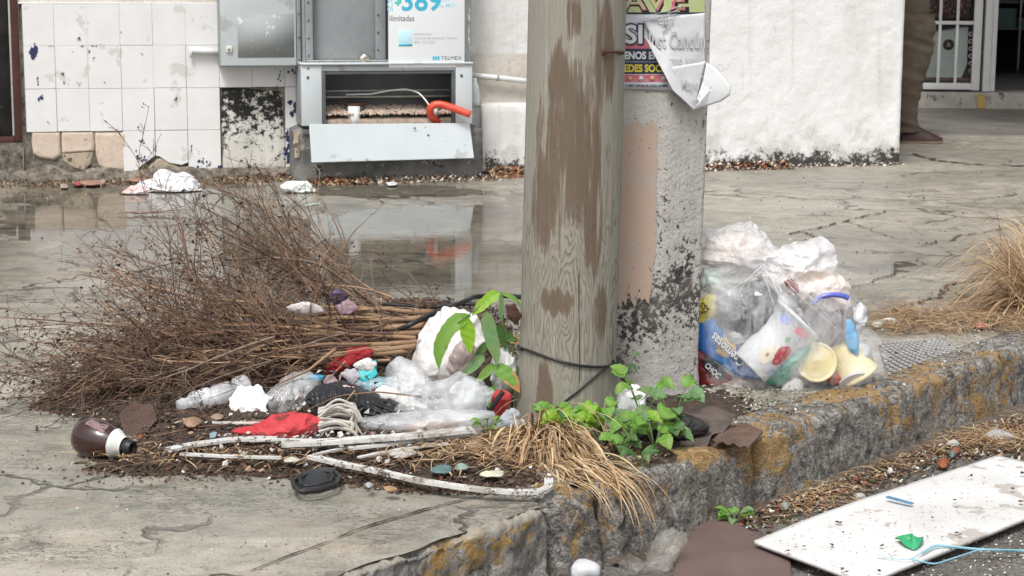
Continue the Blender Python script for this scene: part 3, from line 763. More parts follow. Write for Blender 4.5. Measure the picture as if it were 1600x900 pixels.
# left tiled wall
tw_root = thing("tiled_wall", WPT(0, 0, 0), "white tiled dado wall with missing lower tiles left of the grey cabinets", "wall", rz=WA)
u0 = uz(33, 140)[0]; u1 = uz(470, 140)[0]; zt = uz(180, 5)[1]
# rough mortar body
def rough_panel(u0, u1, z0, z1, off, amp, seed, nu, nz, freq=6, holes=None):
    A = []
    for i in range(nz + 1):
        z = z0 + (z1 - z0) * i / nz; row = []
        us = np.linspace(u0, u1, nu + 1); p = np.stack([us * freq, us * 0 + seed, us * 0 + z * freq], -1)
        n = fbm(p, 5, seed)
        for u, d in zip(us, n): row.append((u, -(off + amp * d), z))
        A.append(row)
    return A
mb = wmb(); mb.grid(rough_panel(u0, u1 + .3, -.1, zt - .005, -.012, .012, 3, 170, 90), flip=False)
make("mortar_face", mb, M['mortar'], tw_root)
# grimy footing that bulges out at the bottom
mb = wmb(); A = []
for i in range(15):
    f = i / 14; us = np.linspace(uz(0, 250)[0] - 1.5, u1 + .1, 220)
    nz = fbm(np.stack([us * 7, us * 0 + f * 1.3, us * 0], -1), 5, 8); zz = -.04 + (.105 + .045 * nz) * math.sin(f * math.pi / 2); oo = .06 * math.cos(f * math.pi / 2) + .004
    A.append([(u, -(oo + .012 * m), z) for u, z, m in zip(us, zz, nz)])
mb.grid(A)
make("footing", mb, M['mortar'], tw_root)
mb = wmb(); mb.box((uz(38, 140)[0] + .002, -.0042, uz(190, 204)[1] + .004), (uz(342, 140)[0], .004, zt - .006)); mb.box((uz(342, 140)[0], -.0041, uz(190, 137)[1]), (uz(470, 140)[0], .004, zt - .006)); make("grout", mb, pm("pale_grout", (.46, .45, .43), (.30, .29, .27), 30, .8, .3), tw_root)
colpx = [38, 87.5, 138.5, 190, 240.5, 291.5, 343, 394, 445, 471]
rowpy = [5, 71, 138, 204.5, 268]
cu_ = [uz(x, 140)[0] for x in colpx]; cu_[0] += .004
rz_ = [uz(190, y)[1] for y in rowpy]
rnd = random.Random(3)
def tile_at(c, r, poly=None):
    a, b = cu_[c] + .0011, cu_[c + 1] - .0011; t, s = rz_[r] - .0011, rz_[r + 1] + .0011
    j = rnd.uniform(-.0012, .0012); k = rnd.uniform(-.001, .001)
    o = .005 + rnd.uniform(0, .0016)
    mb = wmb()
    if poly is None: poly = [(a, t), (a, s), (b, s), (b, t)]
    else: poly = [(a + (b - a) * x, t + (s - t) * y) for x, y in poly]
    mb.prism([(x + j, -o, z + k) for x, z in poly], (0, .012, 0))
    return make("tile", mb, M['tile'], tw_root, smooth=False, bevel=.0014)
bed = []
for r in range(4):
    for c in range(9):
        if r >= 2 and c in (6, 7): continue
        if r == 3 and c in (0, 1, 2): continue
        if r == 3 and c == 4: tile_at(c, r, [(0, 0), (0, .62), (.12, .64), (.25, .72), (.42, .80), (.6, .83), (.8, .86), (1, .80), (1, 0)]); continue
        if r == 3 and c == 3: tile_at(c, r, [(0, 0), (0, 1), (.42, 1), (.55, .86), (.75, .76), (1, .62), (1, 0)]); continue
        if r == 0 and c == 0: tile_at(c, r, [(0, .05), (0, 1), (1, 1), (1, 0), (.07, 0)]); continue
        tile_at(c, r)
# exposed beige beds
def bedpatch(px_poly, mat, off, seed, name="tile_bed"):
    pts = resample([Vector((*uz(x, y), 0)) for x, y in px_poly], 60)
    c = sum(pts, Vector()) / len(pts); mb = wmb(); A = []
    for i in range(10):
        f = i / 9; row = []
        for p in pts:
            q = c.lerp(p, f); n = float(fbm(np.array([[q.x * 12, seed, q.y * 12]]), 4, seed)[0])
            row.append((q.x + (n * .006 if f > .95 else 0), -(off + .004 * n if f < .97 else off - .012), q.y))
        A.append(row)
    mb.grid(A, closed_u=True, flip=True); make(name, mb, mat, tw_root)
bedpatch([(49, 206), (94, 206), (95, 243), (84, 250), (62, 247), (52, 240)], M['bed'], .004, 2)
bedpatch([(96, 206), (147, 206), (148, 236), (97, 240)], M['bed'], .005, 5)
bedpatch([(97, 240), (147, 236), (144, 256), (132, 268), (112, 262), (99, 252)], M['beddirty'], .001, 7)
bedpatch([(148, 206), (197, 206), (198, 266), (168, 270), (155, 258), (149, 240)], M['bed'], .006, 6)
bedpatch([(228, 268), (236, 256), (249, 246), (262, 251), (276, 258), (286, 268)], M['beddirty'], .0, 9)
bedpatch([(346, 137), (444, 137), (448, 268), (346, 272)], M['mould'], -.004, 12, "mouldy_whitewash")
# cap of the dado
mb = wmb(); mb.box((u0, .02, zt - .004), (uz(342, 5)[0] + .2, -.006, zt + .004)); make("top_edge", mb, M['white_metal'], tw_root, bevel=.002)
# wall over the dado
mb = wmb(); mb.grid(rough_panel(u0 - .02, u1 + .6, zt + .004, 3.2, -.01, .006, 33, 60, 60)); make("upper_render", mb, M['cream'], tw_root)
# flaked paint chips
mb = wmb()
def chip(px, py, r, n, spread, mi):
    for _ in range(n):
        cx, cy = px + rnd.gauss(0, spread[0]), py + rnd.gauss(0, spread[1]); rr = r * rnd.uniform(.3, 1)
        q = [uz(cx + rr * math.cos(a) * rnd.uniform(.4, 1.2), cy + rr * math.sin(a) * rnd.uniform(.5, 1.4)) for a in [k * math.pi / 4 + .2 for k in range(8)]]
        mb.add([(x, -.0085 - .0002 * rnd.random(), z) for x, z in q], [tuple(range(8))[::-1]], mi)
chip(53, 78, 5, 22, (2.8, 7), 0); chip(52, 90, 4, 4, (1.5, 3), 0)
chip(60, 128, 2.4, 5, (1, 3), 1); chip(64, 153, 2.8, 9, (2, 4), 0); chip(98, 116, 2.2, 5, (1.5, 2), 1); chip(124, 62, 2.0, 4, (1.5, 2.5), 1); chip(139, 80, 1.6, 7, (.5, 6), 1)
chip(146, 72, 1.4, 6, (3, .5), 1); chip(129, 72, 1.3, 4, (2, .5), 1); chip(100, 130, 1.5, 3, (.5, 2), 1); chip(124, 132, 1.3, 3, (2, 1.5), 1)
chip(222, 84, 1.4, 3, (1.5, 1), 1); chip(189, 50, 1, 2, (.5, .5), 1); chip(163, 128, 1, 2, (1, .5), 1); chip(276, 153, 2, 5, (.8, 3), 1); chip(216, 198, 1.5, 3, (1, .8), 1)
chip(76, 192, 1.3, 3, (1, 1.5), 1); chip(166, 189, 1.3, 3, (.5, 1.2), 1); chip(147, 92, 1.2, 3, (1, 2), 1); chip(81, 72, 1.2, 4, (3, .5), 1); chip(113, 81, .9, 2, (.8, .5), 1)
chip(222, 221, 2.2, 6, (3, 2), 0); chip(222, 248, 3.0, 12, (4, 1.6), 0); chip(237, 248, 1.7, 5, (3, 2), 0); chip(243, 233, 1.7, 5, (.6, 2.5), 0); chip(212, 237, 1.3, 3, (1, 1.5), 0)
chip(315, 255, 3.0, 13, (7, 3.5), 0); chip(325, 258, 1.5, 12, (6, 3), 1); chip(312, 238, 1.2, 7, (5, 3), 1); chip(344, 262, 2.8, 8, (1.5, 3), 0); chip(299, 232, 1.4, 7, (.8, 5), 1); chip(216, 266, 1.4, 4, (3, .6), 0)
chip(460, 112, 3.0, 7, (3, 2), 1); chip(437, 118, 1.6, 18, (4, 8), 1); chip(462, 168, 6, 14, (4, 5), 0); chip(450, 215, 5, 14, (2.5, 14), 0); chip(447, 245, 5, 10, (3, 6), 0); chip(466, 150, 2, 8, (3, 4), 1)
fl = make("paint_chips", mb, [M['bluechip'], M['darkchip']], tw_root, smooth=False, kind='stuff')

# black door at the far left
dr = thing("black_door", WP(10, 222), "old black lacquered door in a dark red frame at the left edge", "door", rz=WA)
ul, ur = uz(33, 140)[0], uz(33, 140)[0]; zb = uz(10, 222)[1]
mb = wmb(); mb.box((ur - .045, -.005, zb - .0), (ur - .003, .12, 2.3)); make("door_frame", mb, M['redwood'], dr, bevel=.004)
mb = wmb(); mb.box((ur - 1.05, -.002, zb - .01), (ur - .047, .10, zb + .028)); make("threshold_rail", mb, M['redwood'], dr, bevel=.003)
mb = wmb()
for i in range(2):
    a = ur - .052 - .5 * (i + 1) + .0; mb.box((a, .05, zb + .03), (a + .495, .085, 2.25))
make("door_leaf", mb, M['blackdoor'], dr, bevel=.004)
for i in range(2):
    mb = wmb(); a = ur - .052 - .5 * (i + 1)
    for z0_, z1_ in ((zb + .12, .72), (.8, 1.5)):
        mb.box((a + .08, .04, z0_), (a + .11, .049, z1_)); mb.box((a + .38, .04, z0_), (a + .41, .049, z1_)); mb.box((a + .112, .04, z0_), (a + .378, .049, z0_ + .03))
    make("panel_moulding", mb, M['blackdoor'], dr, bevel=.003)
st = wmb(); A = rough_panel(ur - 1.2, ur - .004, -.05, zb - .004, .02, .02, 61, 40, 12, 9); st.grid(A)
st.box((ur - 1.2, -.012, zb - .03), (ur - .004, .13, zb - .004))
make("door_step", st, M['mortar'], dr)

# ------------------------------------------------------------------ main white wall right of the cabinets
wr = thing("white_wall", WP(1100, 255), "thick rough whitewashed wall with mouldy base behind the poles", "wall", rz=WA)
ua = uz(735, 140)[0]; ub = uz(1411, 140)[0]
def round_wall(u0, u1, z0, z1, nu, nz, amp, seed):
    A = []
    rad = .03
    for i in range(nz + 1):
        z = z0 + (z1 - z0) * i / nz; us = list(np.linspace(u0, u1 - rad, nu))
        prof = [(u, 0.0) for u in us] + [(u1 - rad + rad * math.sin(a), rad - rad * math.cos(a)) for a in np.linspace(.2, math.pi / 2, 7)] + [(u1, rad + d) for d in (.05, .1, .2, .35, .6, 1.0, 1.6)]
        P_ = np.array([(u, d, z) for u, d in prof]); n = fbm(P_ * 5, 6, seed) + .35 * fbm(P_ * 22, 3, seed + 2)
        bul = .012 * math.exp(-max(0, z) * 14)
        A.append([(u + (amp * n[k] if k >= nu else 0), d - (amp * n[k] + bul if k < nu + 4 else 0), z) for k, (u, d) in enumerate(prof)])
    return A
mb = wmb(); mb.grid(round_wall(ua - .7, ub, -.08, 3.2, 360, 260, .0058, 21)); make("render", mb, M['white'], wr)
# low plinth by the cabinets
mb = wmb(); A = []
up0, up1 = uz(752, 200, .05)[0], uz(822, 200, .05)[0] + .35; zp = uz(790, 166, .05)[1]
for z, o in [(zp + .02, 0.0), (zp + .016, .02), (zp + .008, .045), (zp - .006, .052)] + [(zp - .006 - (zp + .08) * k / 14, .055) for k in range(1, 15)]:
    us = np.linspace(up0, up1, 70); n = fbm(np.stack([us * 9, us * 0, us * 0 + z * 9], -1), 4, 44)
    A.append([(u, -(o + .008 * k), z + .005 * k) for u, k in zip(us, n)])
A = [[(r[0][0], .05, r[0][2])] + r for r in A]
mb.grid(A, flip=True); make("plinth_ledge", mb, M['white'], wr)
mb = wmb(); A = rough_panel(uz(736, 140)[0], up1 - .05, uz(790, 164)[1], uz(790, 84)[1], .012, .004, 52, 40, 24); mb.grid(A)
make("cream_band", mb, M['cream'], wr)
# white conduit pipes
pa = thing("white_conduit_pipe", WP(735, 117, .06), "long thin white conduit pipe sloping along the wall behind the wooden pole", "pipe")
mb = MB(); mb.tube([WP(725, 116, .06), WP(780, 122, .06), WP(850, 130, .06)], .0165, 14); make("pipe_tube", mb, M['pvc'], pa)
mb = MB(); mb.tube([WP(776, 121.5, .06), WP(779, 121.8, .06)], .0195, 14); make("pipe_clip", mb, M['rail'], pa)
pb = thing("white_conduit_pipe", WP(298, 80, .03), "short white conduit stub on the tiles left of the closed meter cabinet", "pipe")
mb = MB(); mb.tube([WP(300, 78, .03), WP(320, 80, .03), WP(346, 81, .03)], .017, 14); make("pipe_tube", mb, M['pvc'], pb)
mb = MB(); mb.tube([WP(298, 75, .0), WP(298, 76, .03), WP(298.5, 90, .03)], .009, 8); make("pipe_hook", mb, M['pvc'], pb)

# ------------------------------------------------------------------ closed meter cabinet
def L3(px, py, off): return WL(px, py, off)
O1 = .16
mc = thing("meter_cabinet", WP(405, 105, O1), "closed pale grey meter cabinet with darker panel mounted on the tiles", "cabinet", rz=WA)
a = L3(344, 105, O1); b = L3(470, 105, O1)
mb = wmb(); mb.box((a.x, -O1, a.z), (b.x, -.01, a.z + 1.05)); make("body", mb, M['grey2'], mc, bevel=.004)
mb = wmb(); mb.box((a.x + .004, -O1 - .012, a.z + .008), (L3(463, 100, O1).x, -O1 - .001, a.z + 1.04)); make("door", mb, M['grey'], mc, bevel=.003)
p0 = L3(372, 90, O1 + .013); p1 = L3(459, 22, O1 + .013)
mb = wmb(); mb.box((p0.x, -O1 - .0145, p0.z), (p1.x, -O1 - .0125, p1.z)); make("panel", mb, M['panel'], mc)
q = L3(358, 77, O1 + .013); mb = wmb(); mb.box((q.x - .017, -O1 - .024, q.z - .018), (q.x + .017, -O1 - .0125, q.z + .018)); make("lock_plate", mb, pm("cream_lock_plastic", (.62, .58, .48), (.68, .64, .55), 10, .4, .05), mc, bevel=.004)
mb = wmb(); mb.tube([(q.x - .003, -O1 - .024, q.z + .002), (q.x - .003, -O1 - .029, q.z + .002)], .007, 14); make("lock_barrel", mb, M['rail'], mc)
x0_, x1_ = L3(464, 100, O1).x, L3(470, 100, O1).x
mb = wmb(); mb.box((x0_, -O1 - .018, a.z + .01), (x1_, -O1 - .001, a.z + 1.04)); make("hinge_bar", mb, M['grey2'], mc, bevel=.002)
for k in range(5):
    mb = wmb(); zz = a.z + .04 + k * .13; mb.tube([((x0_ + x1_) / 2, -O1 - .018, zz), ((x0_ + x1_) / 2, -O1 - .022, zz)], .005, 10); make("rivet", mb, M['bolt'], mc)

# ------------------------------------------------------------------ open telephone cabinet above
O2 = .24
tc = thing("telephone_cabinet", WP(603, 97, O2), "tall open grey telephone cabinet with a printed advertisement door", "cabinet", rz=WA)
A0 = L3(474, 97, O2); A1 = L3(736, 97, O2); zt2 = A0.z + 1.25
def wb(name, x0, x1, z0, z1, o0, o1, mat, par, bev=.002):
    mb = wmb(); mb.box((x0, -o0, z0), (x1, -o1, z1)); return make(name, mb, mat, par, bevel=bev)
X2 = lambda px, off=O2: L3(px, 60, off).x
wb("side_panel", A0.x, A0.x + .012, A0.z, zt2, O2, .02, M['grey2'], tc)
wb("left_flange", A0.x + .0135, X2(489), A0.z + .012, zt2, O2 - .002, O2 - .02, M['grey2'], tc)
wb("floor_plate", A0.x + .0135, A1.x - .02, A0.z, A0.z + .010, O2, .02, M['rail'], tc)
wb("back_plate", X2(489) + .002, X2(592), A0.z + .012, zt2, O2 - .07, O2 - .09, M['grey2'], tc)
wb("centre_post", X2(588), X2(604), A0.z + .012, zt2, O2 - .03, O2 - .068, M['grey2'], tc)
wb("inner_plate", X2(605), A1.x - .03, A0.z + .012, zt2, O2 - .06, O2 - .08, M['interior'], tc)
for px_ in (482, 592):
    for k in range(7):
        mb = wmb(); zz = A0.z + .035 + k * .10 + (0.03 if px_ > 500 else 0); mb.tube([(X2(px_), -O2 + (.0015 if px_ < 500 else .029), zz), (X2(px_), -O2 - .003 + (.0 if px_ < 500 else .027), zz)], .006, 10); make("bolt", mb, M['bolt'], tc)
O3 = .30
d0 = L3(607.5, 106, O3); d1 = L3(726, 102, O3)
dd = wb("door", d0.x, d1.x, d0.z, zt2, O3, O3 - .02, M['paper'], tc, .003)
s1 = L3(737, 102, O3 - .05)
mb = wmb(); mb.add([(d1.x + .001, -O3 + .004, d0.z + .004), (s1.x, -O3 + .07, d0.z + .012), (s1.x, -O3 + .07, zt2), (d1.x + .001, -O3 + .004, zt2), (d1.x - .004, -O3 + .012, d0.z + .004), (d1.x - .004, -.02, d0.z + .012), (d1.x - .004, -.02, zt2), (s1.x, -.02, d0.z + .012), (s1.x, -.02, zt2)],
       [(0, 1, 2, 3), (1, 7, 8, 2), (0, 5, 7, 1)]); make("cabinet_side", mb, M['grey2'], tc, smooth=False)
mb = wmb(); rn2 = random.Random(9)
for k in range(26):      # peeled white vinyl on the side face
    f = .55 + .3 * rn2.random(); zz = d0.z + .08 + .42 * rn2.random() ** .7; c = Vector((d1.x + (s1.x - d1.x) * f, -(O3 - .004) + .066 * f, zz)); uu = Vector((s1.x - d1.x, .066, 0)).normalized()
    pl = [c + uu * math.cos(t_) * .006 * rn2.uniform(.5, 1.3) + Vector((0, -.0018, math.sin(t_) * .02 * rn2.uniform(.4, 1.2))) for t_ in np.linspace(0, 5.6, 8)]
    mb.add(pl, [tuple(range(8))])
make("peeled_vinyl", mb, M['paper'], tc, smooth=False, kind='stuff')
mb = wmb(); mb.tube([(s1.x - .008, -O3 + .06, d0.z + .13), (s1.x - .012, -O3 + .055, d0.z + .13)], .005, 8); make("side_bolt", mb, M['bolt'], tc)
# printing on the door
def wtext(s, px, py, hpx, mat, **k):
    o = WP(px, py, O3 + .0006); z = 262; return text(s, hpx / z * 1.38, o, (MW.to_3x3() @ Vector((1, 0, 0))), (0, 0, 1), mat, dd, **k)
INV[dd.name] = INV[tc.name]
wtext("389", 626, 16, 30, M['cyan'], bold=.0035, name="price_lettering", sx=1.0)
wtext("$", 616, 6, 15, pm("teal_ink", (.08, .50, .42), (.1, .55, .5), 9, .4, 0), name="price_sign", bold=.002)
wtext("AL MES", 684, 11, 6, M['cyanpale'], name="small_lettering", bold=.0004)
wtext("PLUS", 684, 2, 6, M['cyanpale'], name="small_lettering", bold=.0004)
_o = WP(614, 18, O3 + .0006)
text("SOLO", .045, _o, (0, 0, 1), -(MW.to_3x3() @ Vector((1, 0, 0))), M['cyanpale'], dd, name="small_lettering", bold=.0006)
wtext("ilimitadas", 608, 33, 9, M['ink'], name="word_lettering", sx=.82)
wtext("telmex.com", 647, 55, 4.2, M['ink2'], name="address_lettering")
wtext("Centros de Atención Telmex", 647, 61.5, 4.0, M['ink2'], name="address_lettering", sx=1.0)
wtext("800 123 2222", 647, 68, 4.2, M['ink2'], name="address_lettering")
wtext("TELMEX", 689, 93.5, 5.6, M['ink'], name="brand_lettering", sx=1.15)
a_ = L3(622.5, 72, O3); b_ = L3(644, 47, O3)
mb = wmb(); mb.box((a_.x, -O3 - .0016, a_.z), (b_.x, -O3 - .0004, b_.z)); make("printed_square", mb, pm("light_cyan_print", (.50, .76, .86), (.60, .82, .90), 12, .35, 0), dd, bevel=.004)
mb = wmb(); mb.box((a_.x + .001, -O3 - .0026, a_.z + .001), (b_.x - .001, -O3 - .0018, a_.z + .012)); make("printed_bar", mb, M['cyan'], dd)
a_ = L3(676, 94, O3 + .001); b_ = L3(687, 88, O3 + .001); w_ = b_.x - a_.x; h_ = b_.z - a_.z
mb = wmb()
for f0, f1 in ((0, .30), (.34, .64), (.68, 1)):
    mb.add([(a_.x + w_ * f0, -O3 - .0012, a_.z + h_ * .35), (a_.x + w_ * (f0 + .06), -O3 - .0012, a_.z), (a_.x + w_ * f1, -O3 - .0012, a_.z + h_ * .1), (a_.x + w_ * (f1 - .02), -O3 - .0012, a_.z + h_), (a_.x + w_ * f0, -O3 - .0012, a_.z + h_)], [(0, 1, 2, 3, 4)])
make("logo_mark", mb, M['cyan'], dd, smooth=False)

# foil scrap on the cabinet floor
foil = lathe([(0, .004), (.012, .016), (.03, .022), (.05, .018), (.072, .004)], WP(560, 93, O2 - .02) + Vector((0, 0, .006)), WPT(1, 0, 0) - WPT(0, 0, 0), 26, .010, 60, 4)
make("foil_scrap", foil, pm("crumpled_foil", (.62, .60, .56), (.40, .30, .18), 30, .22, .3, Metallic=.85), label="crumpled silver and gold foil lying in the open telephone cabinet", cat="foil")

# ------------------------------------------------------------------ lower cabinet with the open flap
O4 = .30
lc = thing("junction_cabinet", WP(605, 195, O4), "low grey cabinet with its front flap hanging open over gravel", "cabinet", rz=WA)
zb4 = L3(480, 197, O4).z; zt4 = L3(480, 98, O4).z - .001
X4 = lambda px, py=150, off=O4: L3(px, py, off).x
xa, xb, xc, xd = X4(471), X4(503), X4(712), X4(738)
zi = L3(600, 111, O4).z
wb("left_stile", xa, xb, zb4, zt4 - .012, O4, O4 - .02, M['grey'], lc, .003)
wb("right_stile", xc, xd, zb4, zt4 - .012, O4, O4 - .02, M['grey'], lc, .003)
wb("top_rail", xb + .001, xc - .001, zi, zt4 - .012, O4 - .001, O4 - .02, M['grey2'], lc, .003)
wb("lid", xa - .003, xd + .003, zt4 - .0115, zt4 - .001, O4 + .012, .02, M['grey'], lc, .003)
wb("left_side", xa, xa + .006, zb4, zt4 - .013, O4 - .021, .02, M['grey2'], lc)
wb("right_side", xd - .006, xd, zb4, zt4 - .013, O4 - .021, .02, M['grey2'], lc)
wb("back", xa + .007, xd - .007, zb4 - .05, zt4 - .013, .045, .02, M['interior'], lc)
wb("left_lip", xb + .001, xb + .022, zb4, zi - .001, O4 - .004, O4 - .03, M['dkgrey'], lc)
wb("right_lip", xc - .022, xc - .001, zb4, zi - .001, O4 - .004, O4 - .03, M['dkgrey'], lc)
wb("top_lip", xb + .023, xc - .023, zi - .018, zi - .001, O4 - .006, O4 - .03, M['dkgrey'], lc)
wb("base_tray", xa + .007, xd - .007, zb4 - .05, zb4 - .02, O4 - .01, .05, M['dkgrey'], lc)
zr = L3(600, 146, .12).z
wb("cross_rail", xb + .0, xc + .0, zr + .012, zr + .022, .13, .115, M['rail'], lc)
wb("cross_rail", xb + .0, xc + .0, zr - .024, zr - .012, .13, .115, M['rail'], lc)
wb("rail_web", xb + .0, xc + .0, zr - .011, zr + .011, .120, .115, M['dkgrey'], lc)
for px_, py_ in ((481, 106), (481, 121), (721, 118)):
    mb = wmb(); q = L3(px_, py_, O4); mb.tube([(q.x, -O4, q.z), (q.x, -O4 - .003, q.z)], .008, 12); make("bolt", mb, M['bolt'] if py_ > 110 else M['rail'], lc)
f = [L3(483, 194, O4 + .015), L3(734, 192, O4 + .015), L3(741, 247, O4 + .075), L3(487, 254, O4 + .075)]
mb = wmb(); nrm = (f[1] - f[0]).cross(f[3] - f[0]).normalized(); mb.prism(f, nrm * .012); fl = make("flap", mb, M['grey'], lc, bevel=.003, smooth=False)
INV[fl.name] = INV[lc.name]
for px_, py_ in ((648, 200), (669, 211)):
    q = WP(px_, py_, O4 + .034); mb = MB(); mb.tube([q + WN * .0, q + WN * .006], .006, 10); make("screw", mb, M['bolt'], fl)
# gravel inside: pebbles that are too small to pick apart
mb = wmb(); rn3 = random.Random(5)
zg = L3(560, 190, O4 - .05).z + .022
mb.box((xb, -.05, zb4 - .02), (xc, -(O4 - .04), zg - .008))
for i in range(1150):
    u = rn3.uniform(xb + .002, xc - .002); o = rn3.uniform(.06, O4 - .035); h = zg + .012 + (O4 - o) * .16 + .006 * rn3.random()
    mb.pebble((u, -o, h), rn3.uniform(.006, .0125), sq=.8)
make("gravel_fill", mb, M['gravel'], lc, smooth=False, kind='stuff')
# pipes, hose, wire inside
for px_, lab in ((553, "white pipe stub standing in gravel with dark collar, left in the cabinet"), (676, "white pipe stub behind the red hose in the cabinet")):
    q = WP(px_, 192, O4 - .07); pr = thing("pipe_stub", q, lab, "pipe", rz=WA)
    mb = MB(); top = WP(px_, 166, O4 - .07); mb.tube([q - Vector((0, 0, .04)), top], .035 if px_ < 600 else .03, 22); make("pipe_tube", mb, M['pvc'], pr)
    mb = MB(); q2 = WP(px_ + 1, 163, .16); mb.tube([q2 - Vector((0, 0, .09)), q2 - Vector((0, 0, .004))], .058, 22); make("collar", mb, M['dkgrey'], pr)
    mb = MB(); mb.tube([q2 - Vector((0, 0, .003)), q2 + Vector((0, 0, .008))], .062, 22); make("dark_rim", mb, M['rust'], pr)
hose = smoothpath([WP(x, y, o) for x, y, o in ((693, 191, .22), (682, 189, .25), (673, 181, .28), (671, 170, .30), (678, 163, .31), (690, 163, .32), (708, 169, .34), (735, 179, .37))], 40, 3)
mb = MB(); mb.tube(hose, .0215, 18); ho = make("orange_hose", mb, M['orange'], label="thick red orange hose looping out of the open junction cabinet", cat="hose")
mb = MB(); mb.tube(smoothpath([WP(x, y, o) for x, y, o in ((540, 148, .14), (580, 147, .16), (610, 141, .18), (636, 139, .20), (655, 145, .24), (668, 160, .30), (671, 166, .30))], 40, 3), .0045, 8)
make("thin_grey_wire", mb, M['pvc'], label="thin grey wire arching inside the cabinet to the red hose", cat="wire")
mb = MB(); q = WP(606, 178, .17); mb.tube([q - Vector((0, 0, .07)), q + Vector((0, 0, .0)), q + Vector((.004, 0, .035))], [.014, .012, .006], 8)
make("green_bottle_shard", mb, pm("dark_green_glass", (.01, .10, .07), (.02, .16, .11), 20, .15, 0), label="small dark green bottle neck upright in the cabinet gravel", cat="glass")
# concrete plinth under it
pl = thing("concrete_plinth", WP(605, 285, .2), "grimy dark concrete plinth under the open junction cabinet", "plinth", rz=WA)
OP = .27
a = L3(461, 285, OP); b = L3(757, 285, OP); ztp = zb4 - .022
A = []; corner = .06
prof = [(a.x, .05)] + [(a.x, -(OP - corner))] + [(a.x + corner - corner * math.cos(t), -(OP - corner) - corner * math.sin(t)) for t in np.linspace(.2, math.pi / 2, 6)]
prof += [(x, -OP) for x in np.linspace(a.x + corner, b.x - corner, 70)[1:]] + [(b.x - corner + corner * math.sin(t), -(OP - corner) - corner * math.cos(t)) for t in np.linspace(.2, math.pi / 2, 6)] + [(b.x, .05)]
Pn = np.array([(x, y, 0) for x, y in prof])
mid = ((a.x + b.x) / 2, -.1)
for z in list(np.linspace(-.06, ztp - .015, 22)) + [ztp]:
    p = Pn.copy(); p[:, 2] = z; n = fbm(p * 8, 5, 71)
    sh = 1 if z < ztp else .94
    A.append([(mid[0] + (x - mid[0]) * sh + .0, mid[1] + (y - mid[1]) * sh - .014 * k, z + (.012 * k if z > .2 else 0)) for (x, y, _), k in zip(p, n)])
A.append([(mid[0], mid[1], ztp)] * len(prof))
mb = wmb(); mb.grid(A); make("plinth_block", mb, M['plinth'], pl)
mb = wmb(); q = L3(464, 223, OP + .01); 
A = []
for i in range(9):
    f_ = i / 8; A.append([(q.x - .016 + .034 * k / 5 + .004 * math.sin(f_ * 9 + k), -(OP + .012 * math.sin(math.pi * k / 5) * math.sin(math.pi * max(.05, f_)) - .002), q.z - .085 + .15 * f_) for k in range(6)])
mb.grid(A, flip=False); make("exposed_beige_patch", mb, M['beddirty'], pl)
# little bottle on the ledge
b0 = WP(741, 165, .16); mb = lathe([(0, 0), (0, .028), (.03, .031), (.09, .030), (.12, .022), (.14, .013), (.16, .013), (.16, 0)], b0, (0, 0, 1), 20, .003, 30, 3)
make("frosted_bottle", mb, film("frosted_bottle_plastic", (.72, .78, .76), .7, .95), label="small frosted plastic bottle wedged right of the junction cabinet", cat="bottle")

# ------------------------------------------------------------------ shop behind the corner
SY = P(1500, 171).y; zs = PD(1500, 145, SY).z
xs_l = PD(1330, 150, SY).x; xs_r = 7.5
sh = thing("shop", (PD(1500, 150, SY).x, SY, 0), "shop front with white barred window and dark open doorway beyond the wall", "shop")
def wbx(name, x0, x1, y0, y1, z0, z1, mat, par, bev=.003): 
    mb = MB(); mb.box((x0, y0, z0), (x1, y1, z1)); return make(name, mb, mat, par, bevel=bev)
mb = MB(); A = []
for z, y in [(-.03, SY)] + [(z_, SY + .004 * k) for k, z_ in enumerate(np.linspace(0, zs - .02, 8))] + [(zs - .006, SY + .035), (zs, SY + .06), (zs, SY + .4)]:
    xx = np.linspace(xs_l, xs_r, 90); n = fbm(np.stack([xx * 6, xx * 0 + y * 6, xx * 0 + z * 6], -1), 4, 15); A.append([(x, y - .01 * k, z + (.006 * k if z > .05 and y < SY + .3 else 0)) for x, k in zip(xx, n)])
mb.grid(A); step = make("doorstep", mb, pm("worn_step_concrete", (.30, .28, .25), (.40, .375, .34), 6, .8, .6, 25, .01, spots=[((.12, .11, .10), 12, .60)]), sh)
q = [PD(x, y, SY - .012) for x, y in ((1526, 147), (1540, 147), (1540, 170), (1528, 168))]
mb = MB(); mb.grid([[q[3].lerp(q[2], i / 5) for i in range(6)], [q[0].lerp(q[1], i / 5) + Vector((0, .006, 0)) for i in range(6)]]); make("yellow_paint_mark", mb, pm("faded_yellow_paint", (.50, .33, .06), (.38, .29, .14), 30, .7, .3), sh)
YG = SY + .10
def gx(px, py=100, Y_=None): return PD(px, py, Y_ or YG).x
def gz(py, px=1500, Y_=None): return PD(px, py, Y_ or YG).z
gt = zs + .006
wl = gx(1345); 
zlo, zhi, zmid = gz(134), 2.15, gz(35)
gr = "white_bar"
wbx("bottom_rail", wl, gx(1519), YG, YG + .035, gz(140), gz(130), M['white_metal'], sh)
wbx("frame_stile", gx(1519.5), gx(1532), YG - .002, YG + .037, gz(141), zhi, M['white_metal'], sh)
wbx("middle_rail", wl, gx(1519), YG + .002, YG + .033, gz(38.5), gz(33), M['white_metal'], sh)
for px_ in (1378, 1407, 1436, 1467, 1494):
    wbx("window_bar", gx(px_ - 2.1), gx(px_ + 2.1), YG + .006, YG + .028, gz(130) + .001, gz(38.5) - .001, M['white_metal'], sh, .002)
    wbx("window_bar", gx(px_ - 2.1), gx(px_ + 2.1), YG + .006, YG + .028, gz(33) + .001, zhi, M['white_metal'], sh, .002)
